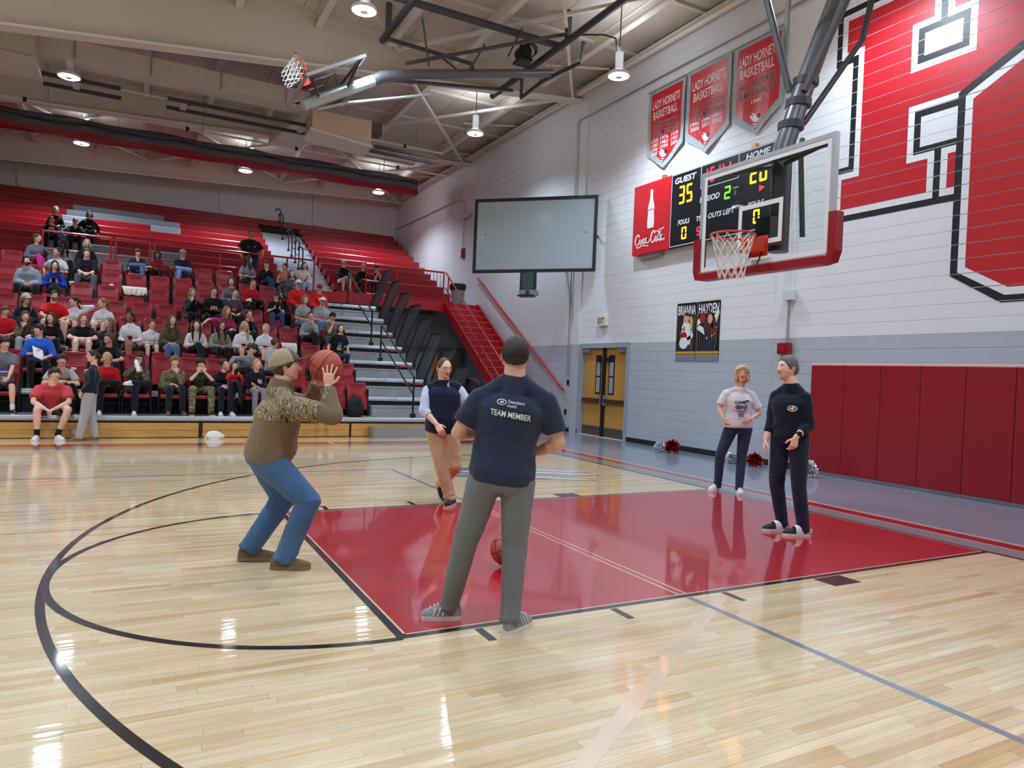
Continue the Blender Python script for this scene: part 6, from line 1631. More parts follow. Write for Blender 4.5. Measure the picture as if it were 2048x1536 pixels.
def cap_fine(sp, m1, m2, mb_):
    hd = sp['store']['hd']; co, f = shell(hd, [(0, .030), (.6, .030), (1.2, .024), (1.57, .014), (2.2, -.010), (3.15, -.028)], .020, 1, 0, .004)
    cap = np_mesh('cap', co, [f], m1, sp['root'])
    base, Lm, M3, cc, s, q, nl = hd
    loc = (co - cc) @ M3.T / s; fr = (np.abs(np.arctan2(loc[:, 0], loc[:, 1])) < 1.02); q2 = f[fr[f].all(1)]; us = np.unique(q2); mp = -np.ones(len(co), int); mp[us] = np.arange(len(us))
    np_mesh('cap_front_panel', cc + (co[us] - cc) * 1.012, [mp[q2]], m2, cap)
    n = 20; rings = []
    for i in range(n + 1):
        q = -1.15 + 2.3 * i / n; x, y = .090 * math.sin(q), .112 * math.cos(q)
        o_ = .082 * max(0, math.cos(q * 1.3)) ** .55; z0 = .038 - .010 * math.sin(q) ** 2; z1 = .074 - .036 * math.sin(q) ** 2
        a, b_ = HP(hd, (x, y, z0)), HP(hd, (x * 1.0, y + o_, z1)); u_ = HP(hd, (0, 0, .005)) - V(cc); m = a.lerp(b_, .5) + u_ * .9
        rings.append([a, m, b_, b_ + u_, m + u_, a + u_])
    MB().loft(rings).build('brim', mb_, cap, smooth=True)
    b = MB(); ball(b, HP(hd, (0, 0, .139)), .008); b.build('cap_button', m2, cap)
    b = MB(); b.tube([HP(hd, (.099 * math.sin(q), .118 * math.cos(q) - .004, .022 - .044 * (q / PI) ** 2 + .0)) for q in [PI * .42 + PI * 1.16 * i / 20 for i in range(21)]], .006, 6); b.build('cap_strap', M_capf, cap)
cap_fine(shooter, M_cap, M_capf, M_capf)
# --- basketballs
def basketball(c, r, label, rot):
    t = thing('basketball', label, 'basketball', (c[0], c[1], c[2] - r), 'basketballs'); c = V(c)
    mb = MB(); ball(mb, c, r, n=40, m=26); mb.build('ball_cover', pbr('pebbled ball leather', (176, 78, 54), .55, var=.06, vscale=20, bump=.25, bscale=500), t, smooth=True)
    R_ = Matrix.Rotation(rot[0], 3, 'X') @ Matrix.Rotation(rot[1], 3, 'Y') @ Matrix.Rotation(rot[2], 3, 'Z')
    def seam(fn):
        MB().tube([c + R_ @ (fn(i * 2 * PI / 48).normalized() * (r * 1.0015)) for i in range(48)], r * .022, 6, close=True).build('seam', pbr('black ball seam', (26, 18, 18), .6), t)
    seam(lambda a: V((math.cos(a), math.sin(a), 0))); seam(lambda a: V((math.cos(a), 0, math.sin(a))))
    for sg in (-1, 1): seam(lambda a: V((.62 * math.cos(a), sg * (.70 - .12 * math.cos(2 * a)), .62 * math.sin(a))))
    return t
basketball(BALLC, .122, 'basketball held up by the shooter in the tan cap', (.5, .3, .9))
basketball((-4.55, -.73, .135), .121, 'basketball low above the red key, behind the grey trousers', (1.1, .4, .2))
# --- team member seen from behind
M_teenavy = cloth('dark navy jersey', (46, 52, 76), .5, 9, var=.05); M_slate = cloth('grey stretch trousers', (116, 118, 122), .5, 9, var=.05)
M_knit = pbr('grey shoe knit', (150, 150, 152), .8, bump=.5, bscale=150)
J = dict(pelvis=(-5.190, -1.835, .895), neck=(-5.135, -1.840, 1.485), head=(-5.132, -1.830, 1.594), face=(.42, .90, -.06), hup=(0, 0, 1),
         shR=(-4.965, -1.945, 1.362), elR=(-4.900, -1.985, 1.090), wrR=(-4.965, -1.720, 1.000), shL=(-5.315, -1.750, 1.368), elL=(-5.425, -1.700, 1.130), wrL=(-5.225, -1.560, 1.120),
         hipR=(-5.105, -1.880, .860), hipL=(-5.275, -1.785, .860), knR=(-5.110, -1.880, .485), knL=(-5.360, -1.735, .495), anR=(-5.155, -1.945, .100), anL=(-5.400, -1.630, .100),
         heelR=(-5.200, -1.985, .0), toeR=(-4.985, -1.870, .0), heelL=(-5.335, -1.655, .0), toeL=(-5.560, -1.570, .0), fupR=up3(), fupL=up3(), bend=(.0, .02, 0))
team = dict(J=J, base=(-5.2, -1.83, 0), label='dark-haired man seen from behind in navy TEAM MEMBER shirt and grey trousers', s=1.0, fat=1.10, det=1, hs=.98,
    head=dict(skin=SK['b'], brow=(50, 40, 34), fine=1), hair=('short', (44, 37, 34), {'T': .010, 'rough': .1, 'line': [(0, .068), (.6, .06), (.9, .035), (1.2, .0), (1.4, -.02), (1.55, .01), (1.8, -.01), (2.2, -.050), (3.15, -.062)]}),
    top=dict(mat=M_teenavy, name='tee_shirt', sleeve='short', hem=-.12, off=.018, loose=.009, smooth=5, fold=.010),
    prints=[print_text('TEAM MEMBER', M_pw, .235, .032, 0, -.085, .02, False, slant=-.04, lift=.005), print_text('Owensboro', M_pw, .098, .020, .022, -.010, .004, False, lift=.005), print_text('Health', M_pw, .055, .016, .000, -.034, .004, False, lift=.005),
            print_poly([ell(-.062, -.018, .028, .018, 0)[::1]], M_pw, 0, 0, False, lift=.005), print_poly([ell(-.062, -.018, .023, .013, 0)], M_teenavy, 0, 0, False, lift=.006),
            print_poly([[(-.074, -.028), (-.068, -.012), (-.060, -.016), (-.055, -.008), (-.048, -.024), (-.054, -.019), (-.061, -.027), (-.066, -.019)]], M_pw, 0, 0, False, lift=.007)],
    bottom=dict(mat=M_slate, loose=.016, flare=1.05, waist=.004), shoes=(M_knit, M_solew, 'running_shoe', cloth('grey sock', (92, 94, 98))),
    handR=((-.55, .70, -.25), (-.5, -.2, .8), dict(curl=(.5, .55, .6, .6))), handL=((.6, .65, .1), (.2, -.3, .9), dict(curl=(.5, .55, .6, .6))))
figure(team)
for S_, sg in (('R', 1), ('L', -1)):
    h, tt = V(J['heel' + S_]), V(J['toe' + S_]); f_ = (tt - h).normalized(); r_ = f_.cross(up3())
    for side in (-1, 1):
        for k in range(3):
            c = h + f_ * (.115 + .028 * k) + r_ * (.0425 * side); MB().bar(c + V((0, 0, .03)), c + V((0, 0, .078)) - f_ * .018 - r_ * (.010 * side), .010, .004).build('shoe_stripe', M_pw, team['root'])
    for k in range(4):
        c = h + f_ * (.12 + .022 * k) + V((0, 0, .098 - .010 * k)); MB().tube([c - r_ * .022, c + V((0, 0, .008)), c + r_ * .022], .004, 5).build('shoe_lace', M_pw, team['root'])
# --- man in vest
M_vest = cloth('navy vest shell', (24, 30, 52), .4, 14); M_oxford = cloth('pale blue shirt cloth', (196, 206, 232), .6, 16); M_khaki = cloth('khaki chino', (188, 162, 128), .5, 12)
M_navysuede = cloth('navy suede', (26, 28, 40), .4, 40)
J = dict(pelvis=(-4.075, 1.790, .860), neck=(-4.065, 1.790, 1.365), head=(-4.085, 1.770, 1.520), face=(.16, -.98, -.14), hup=(0, -.1, 1),
         shR=(-4.225, 1.855, 1.290), elR=(-4.285, 1.800, 1.045), wrR=(-4.195, 1.640, .905), shL=(-3.905, 1.720, 1.300), elL=(-3.790, 1.690, 1.065), wrL=(-3.835, 1.480, .945),
         hipR=(-4.145, 1.820, .820), hipL=(-3.990, 1.745, .820), knR=(-4.085, 1.730, .450), knL=(-3.930, 1.700, .440), anR=(-3.985, 1.690, .095), anL=(-3.975, 1.990, .190),
         heelR=(-3.905, 1.750, .0), toeR=(-4.085, 1.560, .0), heelL=(-4.000, 2.060, .205), toeL=(-3.965, 1.900, .005), fupR=up3(), fupL=V((0, -.6, .6)))
vest = dict(J=J, base=(-4.05, 1.75, 0), label='balding man with glasses in navy vest and khaki trousers mid-stride', s=.97, fat=1.04, belly=.03, det=1, hs=.99,
    head=dict(skin=SK['a'], brow=(96, 76, 62), fine=1, stubble=.12), hair=('recede', (84, 66, 54), {'T': .008}), glasses=[pbr('thin steel frame', (120, 118, 116), .3, .6)],
    top=dict(mat=M_oxford, name='shirt', hem=.0, off=.008, loose=.016, fold=.005, sleeve='three', collar=.03), bottom=dict(mat=M_khaki, name='chinos', loose=.020, flare=1.35), shoes=(M_navysuede, pbr('cream welt sole', (206, 190, 164), .6), 'lace_up_shoe'),
    handR=((.35, -.55, -.75), (.2, .5, -.2), dict(curl=(.35, .4, .45, .5))), handL=((.15, -.5, -.85), (-.8, .1, -.1), dict(curl=(.3, .35, .4, .45))))
figure(vest)
mb = MB(); torso(mb, J, TOR_M, .97, .026, -.14, 1.03, 1.04, .03)
for S_ in 'RL': sh = V(J['sh' + S_]); capsule(mb, sh.lerp(V(J['neck']), .55), .06, sh, .072, flat_b=True)
capsule(mb, V(J['neck']) - V((0, 0, .05)), .085, V(J['neck']) + V((-.006, -.006, .035)), .072, 16, flat_b=True)
def vdone(co, f):
    np_mesh('vest', co, f, M_vest, vest['root'])
    sh, ux, uy, n = chest_frame(J); co = co * 1.0; decal(co, f, ([(-.003, -.44), (.003, -.44), (.003, .02), (-.003, .02)], [(0, 1, 2, 3)]), sh, ux, uy, n, .003).build('vest_zip', pbr('dark zip', (14, 15, 20), .4), vest['root'])
    v, fc, a = text_geo('Health', .01); decal(co, f, ([((p[0] - .5) * .05 - .09, (p[1] - .5) * .010 - .10) for p in v], fc), sh, ux, uy, n, .004).build('vest_print', M_pw, vest['root'])
request(mb, .010, 4, vdone)
# --- woman with GAME ON shirt
M_whitetee = cloth('white jersey', (226, 222, 226), .45, 10, var=.02)
J = dict(pelvis=(.185, 1.525, .900), neck=(.180, 1.520, 1.450), head=(.185, 1.500, 1.605), face=(-.62, -.74, .16), hup=(.1, .1, 1),
         shR=(.030, 1.625, 1.370), elR=(-.040, 1.660, 1.135), wrR=(-.095, 1.520, 1.000), shL=(.325, 1.445, 1.370), elL=(.440, 1.400, 1.095), wrL=(.190, 1.330, 1.010),
         hipR=(.100, 1.570, .870), hipL=(.270, 1.478, .870), knR=(-.010, 1.640, .500), knL=(.225, 1.480, .495), anR=(.020, 1.690, .090), anL=(.150, 1.425, .090),
         heelR=(.060, 1.735, .0), toeR=(-.165, 1.650, .0), heelL=(.200, 1.455, .0), toeL=(.035, 1.290, .0), fupR=up3(), fupL=up3())
def hoop_print(root, o, co, f, J):
    sh, ux, uy, n = chest_frame(J); P = []
    for i in range(9):
        a = -.062 + .0155 * i; b_ = -.036 + .009 * i
        for sg in (1, -1):
            if -1 < i + sg * 2 < 9: c = -.036 + .009 * (i + sg * 2); P.append([(a - .0018, -.225), (a + .0018, -.225), (c + .0016, -.305), (c - .0016, -.305)])
    P.append([(-.085, -.222), (.085, -.222), (.085, -.215), (-.085, -.215)])
    vv, fc = [], []
    for p in P: fc.append(tuple(range(len(vv), len(vv) + 4))); vv += p
    decal(co, f, (vv, fc), sh, ux, uy, n, .004).build('hoop_print', M_pnv, root)
woman = dict(J=J, base=(.15, 1.52, 0), label='blonde woman in white GAME ON! shirt and jeans on the baseline', s=.98, fem=True, fat=1.06, belly=.02, det=1, hs=.95,
    head=dict(skin=SK['b'], brow=(140, 112, 84), fine=1, lip=(.80, .52, .52)), hair=('bob', (206, 176, 130), {'L': .04, 'T': .034, 'rough': .35, 'line': [(0, .052), (.5, .050), (.8, .03), (1.1, -.02), (1.3, -.06), (1.6, -.085), (2.2, -.10), (3.15, -.105)]}),
    top=dict(mat=M_whitetee, name='tee_shirt', sleeve='short', hem=-.03, off=.020, loose=.014),
    prints=[print_text('GAME', M_pnv, .150, .042, -.005, -.105, .02, lift=.004), print_text('ON!', M_pnv, .145, .056, .005, -.172, .03, lift=.004), print_poly([ell(-.048, -.172, .030, .030, 0)], pbr('blue textile print', (52, 98, 160), .7), 0, 0, lift=.006), hoop_print,
            print_poly([[(.055, -.075), (.115, -.075), (.115, -.040), (.055, -.040)]], M_pw, 0, 0, name='name_badge', lift=.010), print_poly([[(.055, -.095), (.115, -.095), (.115, -.080), (.055, -.080)]], M_pnv, 0, 0, name='badge_strip', lift=.010), print_text('OWENSBORO', M_pnv, .055, .009, -.02, -.325, .01, lift=.004)],
    bottom=dict(mat=M_denimdark, name='jeans', loose=.012, flare=1.1), shoes=(pbr('pale canvas', (224, 214, 210), .7), M_solew, 'sneaker'),
    handR=((-.05, -.55, -.75), (.6, -.2, .0), dict(curl=(.6, .7, .75, .8), s=.95)), handL=((-.75, -.1, -.35), (-.2, .7, -.2), dict(curl=(.6, .7, .75, .8), s=.95)))
figure(woman)
hd = woman['store']['hd']
for sg in (-1, 1): MB().tube([HP(hd, (sg * .082, -.005 + .012 * math.cos(q), -.062 + .016 * math.sin(q))) for q in [i * 2 * PI / 14 for i in range(14)]], .0022, 5, close=True).build('hoop_earring', pbr('gold hoop', (190, 150, 80), .3, .8), woman['root'])
w_ = V(J['wrL']); MB().tube([w_ + V((.01 * math.cos(q) * 0, .030 * math.cos(q), .030 * math.sin(q))) + V((.03, 0, .01)) for q in [i * 2 * PI / 14 for i in range(14)]], .004, 5, close=True).build('bracelet', M_pw, woman['root'])
# --- man in navy sweatshirt
M_sweat = cloth('navy sweatshirt', (22, 26, 44), .5, 9, var=.05)
J = dict(pelvis=(-1.262, -.570, .985), neck=(-1.268, -.560, 1.520), head=(-1.318, -.545, 1.660), face=(-.93, .20, .06), hup=(.05, 0, 1),
         shR=(-1.320, -.420, 1.405), elR=(-1.345, -.400, 1.120), wrR=(-1.430, -.410, .925), shL=(-1.250, -.715, 1.405), elL=(-1.235, -.760, 1.110), wrL=(-1.415, -.765, .985),
         hipR=(-1.275, -.470, .945), hipL=(-1.245, -.665, .945), knR=(-1.300, -.455, .500), knL=(-1.250, -.690, .495), anR=(-1.220, -.480, .095), anL=(-1.200, -.725, .090),
         heelR=(-1.150, -.505, .0), toeR=(-1.425, -.425, .0), heelL=(-1.130, -.755, .0), toeL=(-1.395, -.650, .0), fupR=up3(), fupL=up3())
M_shoeblk = pbr('black shoe mesh', (24, 24, 26), .7, bump=.4, bscale=140)
man = dict(J=J, base=(-1.26, -.57, 0), label='greying man in navy sweatshirt and dark jeans standing in the key', s=1.02, fat=1.02, det=1, hs=1.02,
    head=dict(skin=SK['e'], brow=(84, 76, 72), fine=1, stubble=.22, jaw=.03), hair=('short', (98, 96, 96), {'T': .012}),
    top=dict(mat=M_sweat, name='sweatshirt', hem=-.10, off=.018, loose=.010, smooth=5, sleeve='push'),
    prints=[print_poly([ell(.085, -.105, .045, .030, 0)], M_pw, 0, 0, lift=.004), print_poly([ell(.085, -.103, .036, .021, 0)], M_sweat, 0, 0, lift=.0055), print_poly([[(.058, -.122), (.070, -.090), (.085, -.100), (.096, -.084), (.112, -.116), (.100, -.106), (.088, -.124), (.076, -.106)]], M_pw, 0, 0, lift=.007), print_poly([ell(.098, -.092, .012, .008, 0)], M_pw, 0, 0, lift=.007)],
    bottom=dict(mat=M_denimnavy, name='jeans', loose=.016, flare=1.1), shoes=(M_shoeblk, M_solew, 'trainer'),
    handR=((-.12, .06, -.95), (.7, -.5, .1), dict(curl=(.25, .32, .38, .45), thumb=.3)), handL=((-.16, .12, -1), (.3, .9, .05), dict(curl=(.45, .5, .55, .6), thumb=.4)))
figure(man)
w_ = V(J['wrL']).lerp(V(J['elL']), .16); ax = (V(J['wrL']) - V(J['elL'])).normalized(); u_ = ax.orthogonal().normalized(); v_ = ax.cross(u_)
MB().tube([w_ + (u_ * math.cos(q) + v_ * math.sin(q)) * .034 for q in [i * 2 * PI / 16 for i in range(16)]], .009, 6, close=True).build('watch_strap', M_rubber, man['root'])
wd = V((-.75, -.65, .1)).normalized(); wd = (wd - ax * wd.dot(ax)).normalized(); MB().tube([w_ + wd * .030, w_ + wd * .046], .024, 16).build('watch_case', pbr('black watch glass', (10, 10, 12), .1), man['root'])
for S_ in 'RL':
    h, tt = V(J['heel' + S_]), V(J['toe' + S_]); f_ = (tt - h).normalized(); r_ = f_.cross(up3()); L = (tt - h).length
    mb = MB(); rings = []
    for t, hw, hh in ((.34, .0415, .100), (.50, .043, .083), (.60, .046, .072)):
        c = h + f_ * (t * L); rings.append([c + r_ * (hw * 1.05 * 1.03 * math.copysign(abs(math.cos(q)) ** .75, math.cos(q))) + up3() * (.022 + hh * 1.02 * abs(math.sin(q)) ** .8) for q in [PI * i / 12 for i in range(13)]])
    for a, b_ in zip(rings, rings[1:]):
        for k in range(12): mb.sheet([a[k], a[k + 1], b_[k + 1], b_[k]])
    mb.build('shoe_strap', M_pw, man['root'])
    MB().obox(h + f_ * .03 + V((0, 0, .055)), f_ * .028, r_ * .040, V((0, 0, .022))).build('heel_counter', pbr('pale pink heel', (220, 200, 200), .6), man['root'])
    for k in range(4):
        c = h + f_ * (.40 + .045 * k) * L + V((0, 0, .116 - .009 * k)); MB().tube([c - r_ * .022, c + V((0, 0, .008)), c + r_ * .022], .003, 5).build('shoe_lace', M_shoeblk, man['root'])
    for sd in (-1, 1):
        c = h + f_ * (.30 * L) + r_ * (.0435 * sd); MB().bar(c + V((0, 0, .036)), c + f_ * .055 + V((0, 0, .070)) - r_ * (.008 * sd), .012, .004).build('shoe_flash', M_pw, man['root']); MB().bar(c + f_ * .02 + V((0, 0, .034)), c + f_ * .085 + V((0, 0, .052)) - r_ * (.004 * sd), .010, .004).build('shoe_flash', M_pw, man['root'])
# ================================================================ SPECTATORS
def T(rgb, sleeve='long', **k): return dict(mat=k.pop('mat', None) or cloth('top %d %d %d' % rgb, rgb, .5, 12), sleeve=sleeve, hem=k.pop('hem', .0), off=k.pop('off', .016), loose=k.pop('loose', .012), **k)
def B(rgb, ln='long', **k): return dict(mat=k.pop('mat', None) or cloth('bottom %d %d %d' % rgb, rgb, .5, 14), len=ln, loose=k.pop('loose', .012), name={'long': 'trousers', 'short': 'shorts', 'mini': 'skirt'}[ln], **k)
BLACK, NAVY, WHITE, GRAY, RED = (24, 24, 27), (26, 30, 46), (226, 226, 230), (142, 146, 152), (196, 24, 34)
BRN, DBRN, BLK, BLD, GINGER, LBRN, GREYH = (84, 58, 42), (52, 38, 32), (24, 20, 20), (188, 156, 112), (146, 82, 46), (132, 100, 72), (150, 144, 138)
CAMO = camo('leaf print', [(52, 48, 36), (96, 90, 62), (70, 64, 46), (140, 130, 98), (44, 40, 32)], 13)
CAMOP = camo('field trousers', [(92, 88, 64), (138, 128, 98), (70, 66, 50), (166, 154, 122), (106, 96, 70)], 12)
SHW = (pbr('white trainer', (228, 228, 226), .6), M_solew, 'sneaker'); SHB = (pbr('black trainer', (28, 28, 30), .6), M_solew, 'sneaker'); SHT = (pbr('brown shoe', (104, 80, 54), .7), M_soletan, 'shoe')
GRP = 'spectators on the lower bleachers'
def rotz(v, a): c, s_ = math.cos(a), math.sin(a); return V((v[0] * c - v[1] * s_, v[0] * s_ + v[1] * c, v[2] if len(v) > 2 else 0))
def sit(label, x, k, h, skin='a', hair=None, top=None, bottom=None, arms='lap', legs='sit', yaw=8, look=(18, 0, 0), fem=False, hat=None, fat=1.0, shoes=SHB, s=None, lean=0., head=None, prints=(), glasses=(), z0=None, y0=None, dy=0., belly=0., sway=0., hs=None):
    y, z = row(k) if z0 is None else (y0, z0)
    seat = .395; ps = s or .93
    hip = V((x, y + .69 + dy, z + seat + .085 * ps)); a = math.radians(yaw)
    f = V((math.sin(a), -math.cos(a), 0)); up = V((0, 0, 1)); rt = f.cross(up)
    tl = (h - seat - .085 * ps - .155 * ps)
    neck = hip + up * tl + f * (.12 + lean) + rt * sway; headc = neck + up * (.155 * ps) + f * .035
    sm_ = ps; hw = (.150 if fem else .168) * sm_; shl = (neck - hip).normalized()
    sc_ = neck - shl * (.072 * sm_)
    J = dict(pelvis=hip, neck=neck, head=headc, shR=sc_ + rt * hw, shL=sc_ - rt * hw, hipR=hip + rt * .088 * sm_ + f * .02, hipL=hip - rt * .088 * sm_ + f * .02, bend=-f * .03)
    ya, pi_, ro = (math.radians(q) for q in look)
    J['face'] = rotz((0, -1, 0), math.radians(look[0])) * math.cos(pi_) + up * math.sin(pi_); J['hup'] = up + rotz((1, 0, 0), ya) * math.sin(ro)
    kr = .43 * sm_; sp_ = .115 if not fem else .085
    dirs = {'R': 1, 'L': -1}
    for S_, sg in dirs.items():
        kn = hip + f * (kr + .02) + rt * (sg * sp_) + up * .05; an = V((kn.x, kn.y, z + .09)) + f * .03 + rt * sg * .01
        if legs == 'spread': kn += rt * sg * .06; an += rt * sg * .05
        if legs == 'back': an -= f * .16
        if legs == 'forward': an += f * .10; kn -= up * .03
        J['kn' + S_], J['an' + S_] = kn, an
        J['heel' + S_] = V((an.x, an.y, z)) - f * .045; J['toe' + S_] = V((an.x, an.y, z)) + f * .20 * sm_ + rt * sg * .03
    if legs == 'crossR':     # right shin laid over the left knee
        kn = hip + f * .38 * sm_ + rt * .16 + up * .13; an = J['knL'] + up * .10 - rt * .06 + f * .02; J['knR'], J['anR'] = kn, an
        J['heelR'] = an - up * .06; J['toeR'] = an - up * .05 - rt * .16 + f * .14; J['fupR'] = up
    if legs == 'crossL':
        kn = hip + f * .38 * sm_ - rt * .16 + up * .13; an = J['knR'] + up * .10 + rt * .06 + f * .02; J['knL'], J['anL'] = kn, an
        J['heelL'] = an - up * .06; J['toeL'] = an - up * .05 + rt * .16 + f * .14; J['fupL'] = up
    if legs == 'overR':      # right thigh over left
        J['knR'] = hip + f * .42 * sm_ - rt * .02 + up * .13; J['anR'] = J['knR'] + f * .12 - up * .36 - rt * .05; J['heelR'] = J['anR'] - up * .06; J['toeR'] = J['anR'] + f * .18 - up * .10; 
    ua, fa = .275 * sm_, .245 * sm_; am = {'R': arms, 'L': arms} if isinstance(arms, str) else {'R': arms[0], 'L': arms[1]}
    hands = {}
    for S_, sg in dirs.items():
        sh = V(J['sh' + S_]); m = am[S_]; pole = -up * .8 + rt * sg * .7 - f * .4; kn = J['kn' + S_]
        if m == 'lap': t = hip + f * .27 + up * .13 + rt * sg * .055; d = (-rt * sg * .8 + f * .5 - up * .1); n = -up; c = (.5, .55, .6, .65)
        elif m == 'knees': t = hip + f * .40 + up * .13 + rt * sg * .05; d = (-rt * sg * .7 + f * .4 - up * .45); n = -f * .2 - rt * sg * .5 - up * .3; c = (.7, .75, .8, .85); pole = rt * sg * 1.0 - up * .4
        elif m == 'thigh': t = kn - f * .10 + up * .09; d = f * .8 - rt * sg * .3 - up * .2; n = -up; c = (.25, .3, .3, .35)
        elif m == 'chin': t = headc + f * .10 - up * .20 + rt * sg * .03; d = up * .8 + f * .1 - rt * sg * .35; n = -f * .6 + up * .2; c = (.9, 1.0, 1.0, 1.0); pole = -up + rt * sg * .3 + f * .3
        elif m == 'cheek': t = headc + f * .05 - up * .17 + rt * sg * .09; d = up * .95 - rt * sg * .15; n = -rt * sg; c = (.15, .2, .25, .3); pole = -up + rt * sg * .3 + f * .4
        elif m == 'face': t = headc + f * .125 - up * .15 + rt * sg * .055; d = up * .95 - rt * sg * .30; n = -f - rt * sg * .3; c = (.1, .12, .14, .16); pole = -up + rt * sg * .9 + f * .1
        elif m == 'phone': t = hip + f * .27 + up * .20 + rt * sg * .06; d = (f * .7 - rt * sg * .5 + up * .35); n = up * .5 - rt * sg * .5; c = (.6, .65, .7, .75)
        elif m == 'side': t = hip + rt * sg * .26 + f * .10 + up * .06; d = f * .5 - up * .7; n = -rt * sg; c = (.3, .35, .4, .4); pole = -f + rt * sg * .6
        elif m == 'out': t = sh + rt * sg * .42 - up * .16 + f * .1; d = rt * sg * .3 - up * .8; n = f; c = (.3, .35, .4, .4); pole = up * .6 + rt * sg
        elif m == 'hip': t = hip + rt * sg * .16 + up * .16 + f * .04; d = -rt * sg * .6 - up * .4 + f * .5; n = -rt * sg; c = (.3, .3, .3, .3); pole = rt * sg - f * .6
        elif m == 'drink': t = headc + f * .13 - up * .13 + rt * sg * .09; d = -rt * sg * .6 + up * .5 + f * .3; n = -rt * sg * .3 - f * .6; c = (.9, 1, 1, 1); pole = -up + rt * sg * .9
        elif m == 'cross': t = sc_ + f * .17 - up * .22 - rt * sg * .10; d = -rt * sg * .95 + up * .1; n = -f; c = (.3, .3, .3, .3); pole = -up * .9 + rt * sg * .5 + f * .3
        elif m == 'hair': t = headc - f * .03 - up * .10 + rt * sg * .12; d = up * .8 - rt * sg * .4; n = -rt * sg * .8; c = (.5, .5, .5, .5); pole = -up * .4 + rt * sg
        el, wr = ik(sh - up * .03 * sm_, t, ua, fa, pole); J['el' + S_], J['wr' + S_] = el, wr; hands[S_] = (d, n, dict(curl=c))
    P = dict(skin=SK[skin], brow=(hair[1] if hair else DBRN)); P['brow'] = tuple(int(q * .8) for q in P['brow']); P.update(head or {})
    sp = dict(J=J, base=(x, hip.y, z), label=label, group=GRP if z0 is None else None, s=sm_, fem=fem, fat=fat, belly=belly, head=P, hair=hair, hat=hat, top=top, bottom=bottom, shoes=shoes, handR=hands['R'], handL=hands['L'], prints=list(prints), glasses=list(glasses), hs=hs or 1.0)
    figure(sp); return sp
_H = [[(-.050, -.055), (-.022, -.055), (-.022, -.040), (-.030, -.040), (-.030, -.010), (.030, -.010), (.030, -.040), (.022, -.040), (.022, -.055), (.050, -.055), (.050, -.040), (.045, -.040), (.045, .040), (.050, .040), (.050, .055), (.022, .055), (.022, .040), (.030, .040), (.030, .012), (-.030, .012), (-.030, .040), (-.022, .040), (-.022, .055), (-.050, .055), (-.050, .040), (-.045, .040), (-.045, -.040), (-.050, -.040)]]
def Hprint(dy=-.20): return [print_poly(_H, pbr('maroon letter', (140, 18, 44), .7), 0, dy, name='letter_print'), print_poly([[(-.13, -.002), (.13, -.002), (.13, .006), (-.13, .006)]], MATS['maroon letter'], 0, dy - .10, name='uniform_stripe')]
def blockprint(mat, w, h, dy=-.2, n=5, seed=1, dx=0.):
    r_ = random.Random(seed); out = []; x = -w / 2; 
    for i in range(n):
        ww = w / n; a = x + ww * .08; b_ = x + ww * .86; k = r_.random()
        out += [[(a, -h / 2), (a + ww * .22, -h / 2), (a + ww * .22, h / 2), (a, h / 2)], [(a, h * .28), (b_, h * .28), (b_, h / 2), (a, h / 2)] if k < .6 else [(a, -h / 2), (b_, -h / 2), (b_, -h * .28), (a, -h * .28)], [(b_ - ww * .2, -h / 2), (b_, -h / 2), (b_, h * (.5 if k > .3 else .1)), (b_ - ww * .2, h * (.5 if k > .3 else .1))]]; x += ww
    return print_poly(out, mat, dx, dy)
PH = []
def phone(sp, label):
    a, b_ = V(sp['J']['wrR']), V(sp['J']['wrL']); c = (a + b_) / 2 + V((.0, -.10, .05)); t = thing('phone', label, 'phone', tuple(c)); MB().obox(c, V((.036, 0, 0)), V((0, .004, .006)), V((0, -.055, .05))).build('phone_body', M_rubber, t); return t
CH = T(WHITE, collar=.03); SK_ = B((40, 40, 52), 'mini')
# ---- first row and floor
sit('boy in grey shirt with red emblem leaning forward with hands clasped, front row', -8.32, 1, .985, 'b', ('curly', DBRN, {'T': .018}), T((170, 172, 174), 'short'), B(BLACK), 'knees', 'spread', 4, (12, 0, 0), lean=.20, prints=[print_poly([ell(0, 0, .10, .055, 0)], M_pr, 0, -.23), print_poly([ell(-.03, .055, .035, .035, 0)], M_pk, 0, -.23, lift=.004), print_poly([ell(-.03, .055, .020, .020, 0)], M_pw, 0, -.23, lift=.006)])
sit('boy at the left edge in grey shirt with purple print and black shorts', -9.21, 1, 1.25, 'b', ('fringe', BLK), T((104, 106, 110), 'short'), B(BLACK, 'short'), ('side', 'knees'), 'forward', 10, (30, -4, 0), shoes=SHB + (cloth('white sock', WHITE),), prints=[print_poly([ell(0, 0, .10, .04, .3)], pbr('violet textile print', (86, 78, 176), .7), 0, -.20), print_poly([[(-.12, -.01), (.12, -.01), (.12, .02), (-.12, .02)]], M_pw, 0, -.26)])
sit('blond person in red printed sweatshirt, legs crossed, beside the standing girl', -7.60, 1, 1.06, 'c', ('short', BLD), T(RED), B(BLACK), ('lap', 'lap'), 'crossL', 8, (-30, -5, 0), shoes=SHW, prints=[print_poly([[(-.08, -.03), (.08, -.03), (.08, .03), (-.08, .03)]], M_pw, 0, -.2)])
dk = sit('woman in camouflage jacket and dark cap drinking from a white bottle', -7.06, 1, 1.05, 'b', ('long', DBRN, {'L': .2}), T((90, 84, 60), mat=CAMO, loose=.02), B(NAVY), ('drink', 'chin'), 'crossL', 8, (-12, 6, 0), fem=True, fat=1.25, hat=('cap', cloth('black cap', (30, 30, 32)), M_pw), shoes=SHW)
c = V(dk['J']['wrR']) + V((.04, -.08, .02)); t = thing('water_bottle', 'white water bottle raised to the mouth of the woman in camouflage', 'bottle', tuple(c)); d_ = V((.25, -.5, -.9)).normalized()
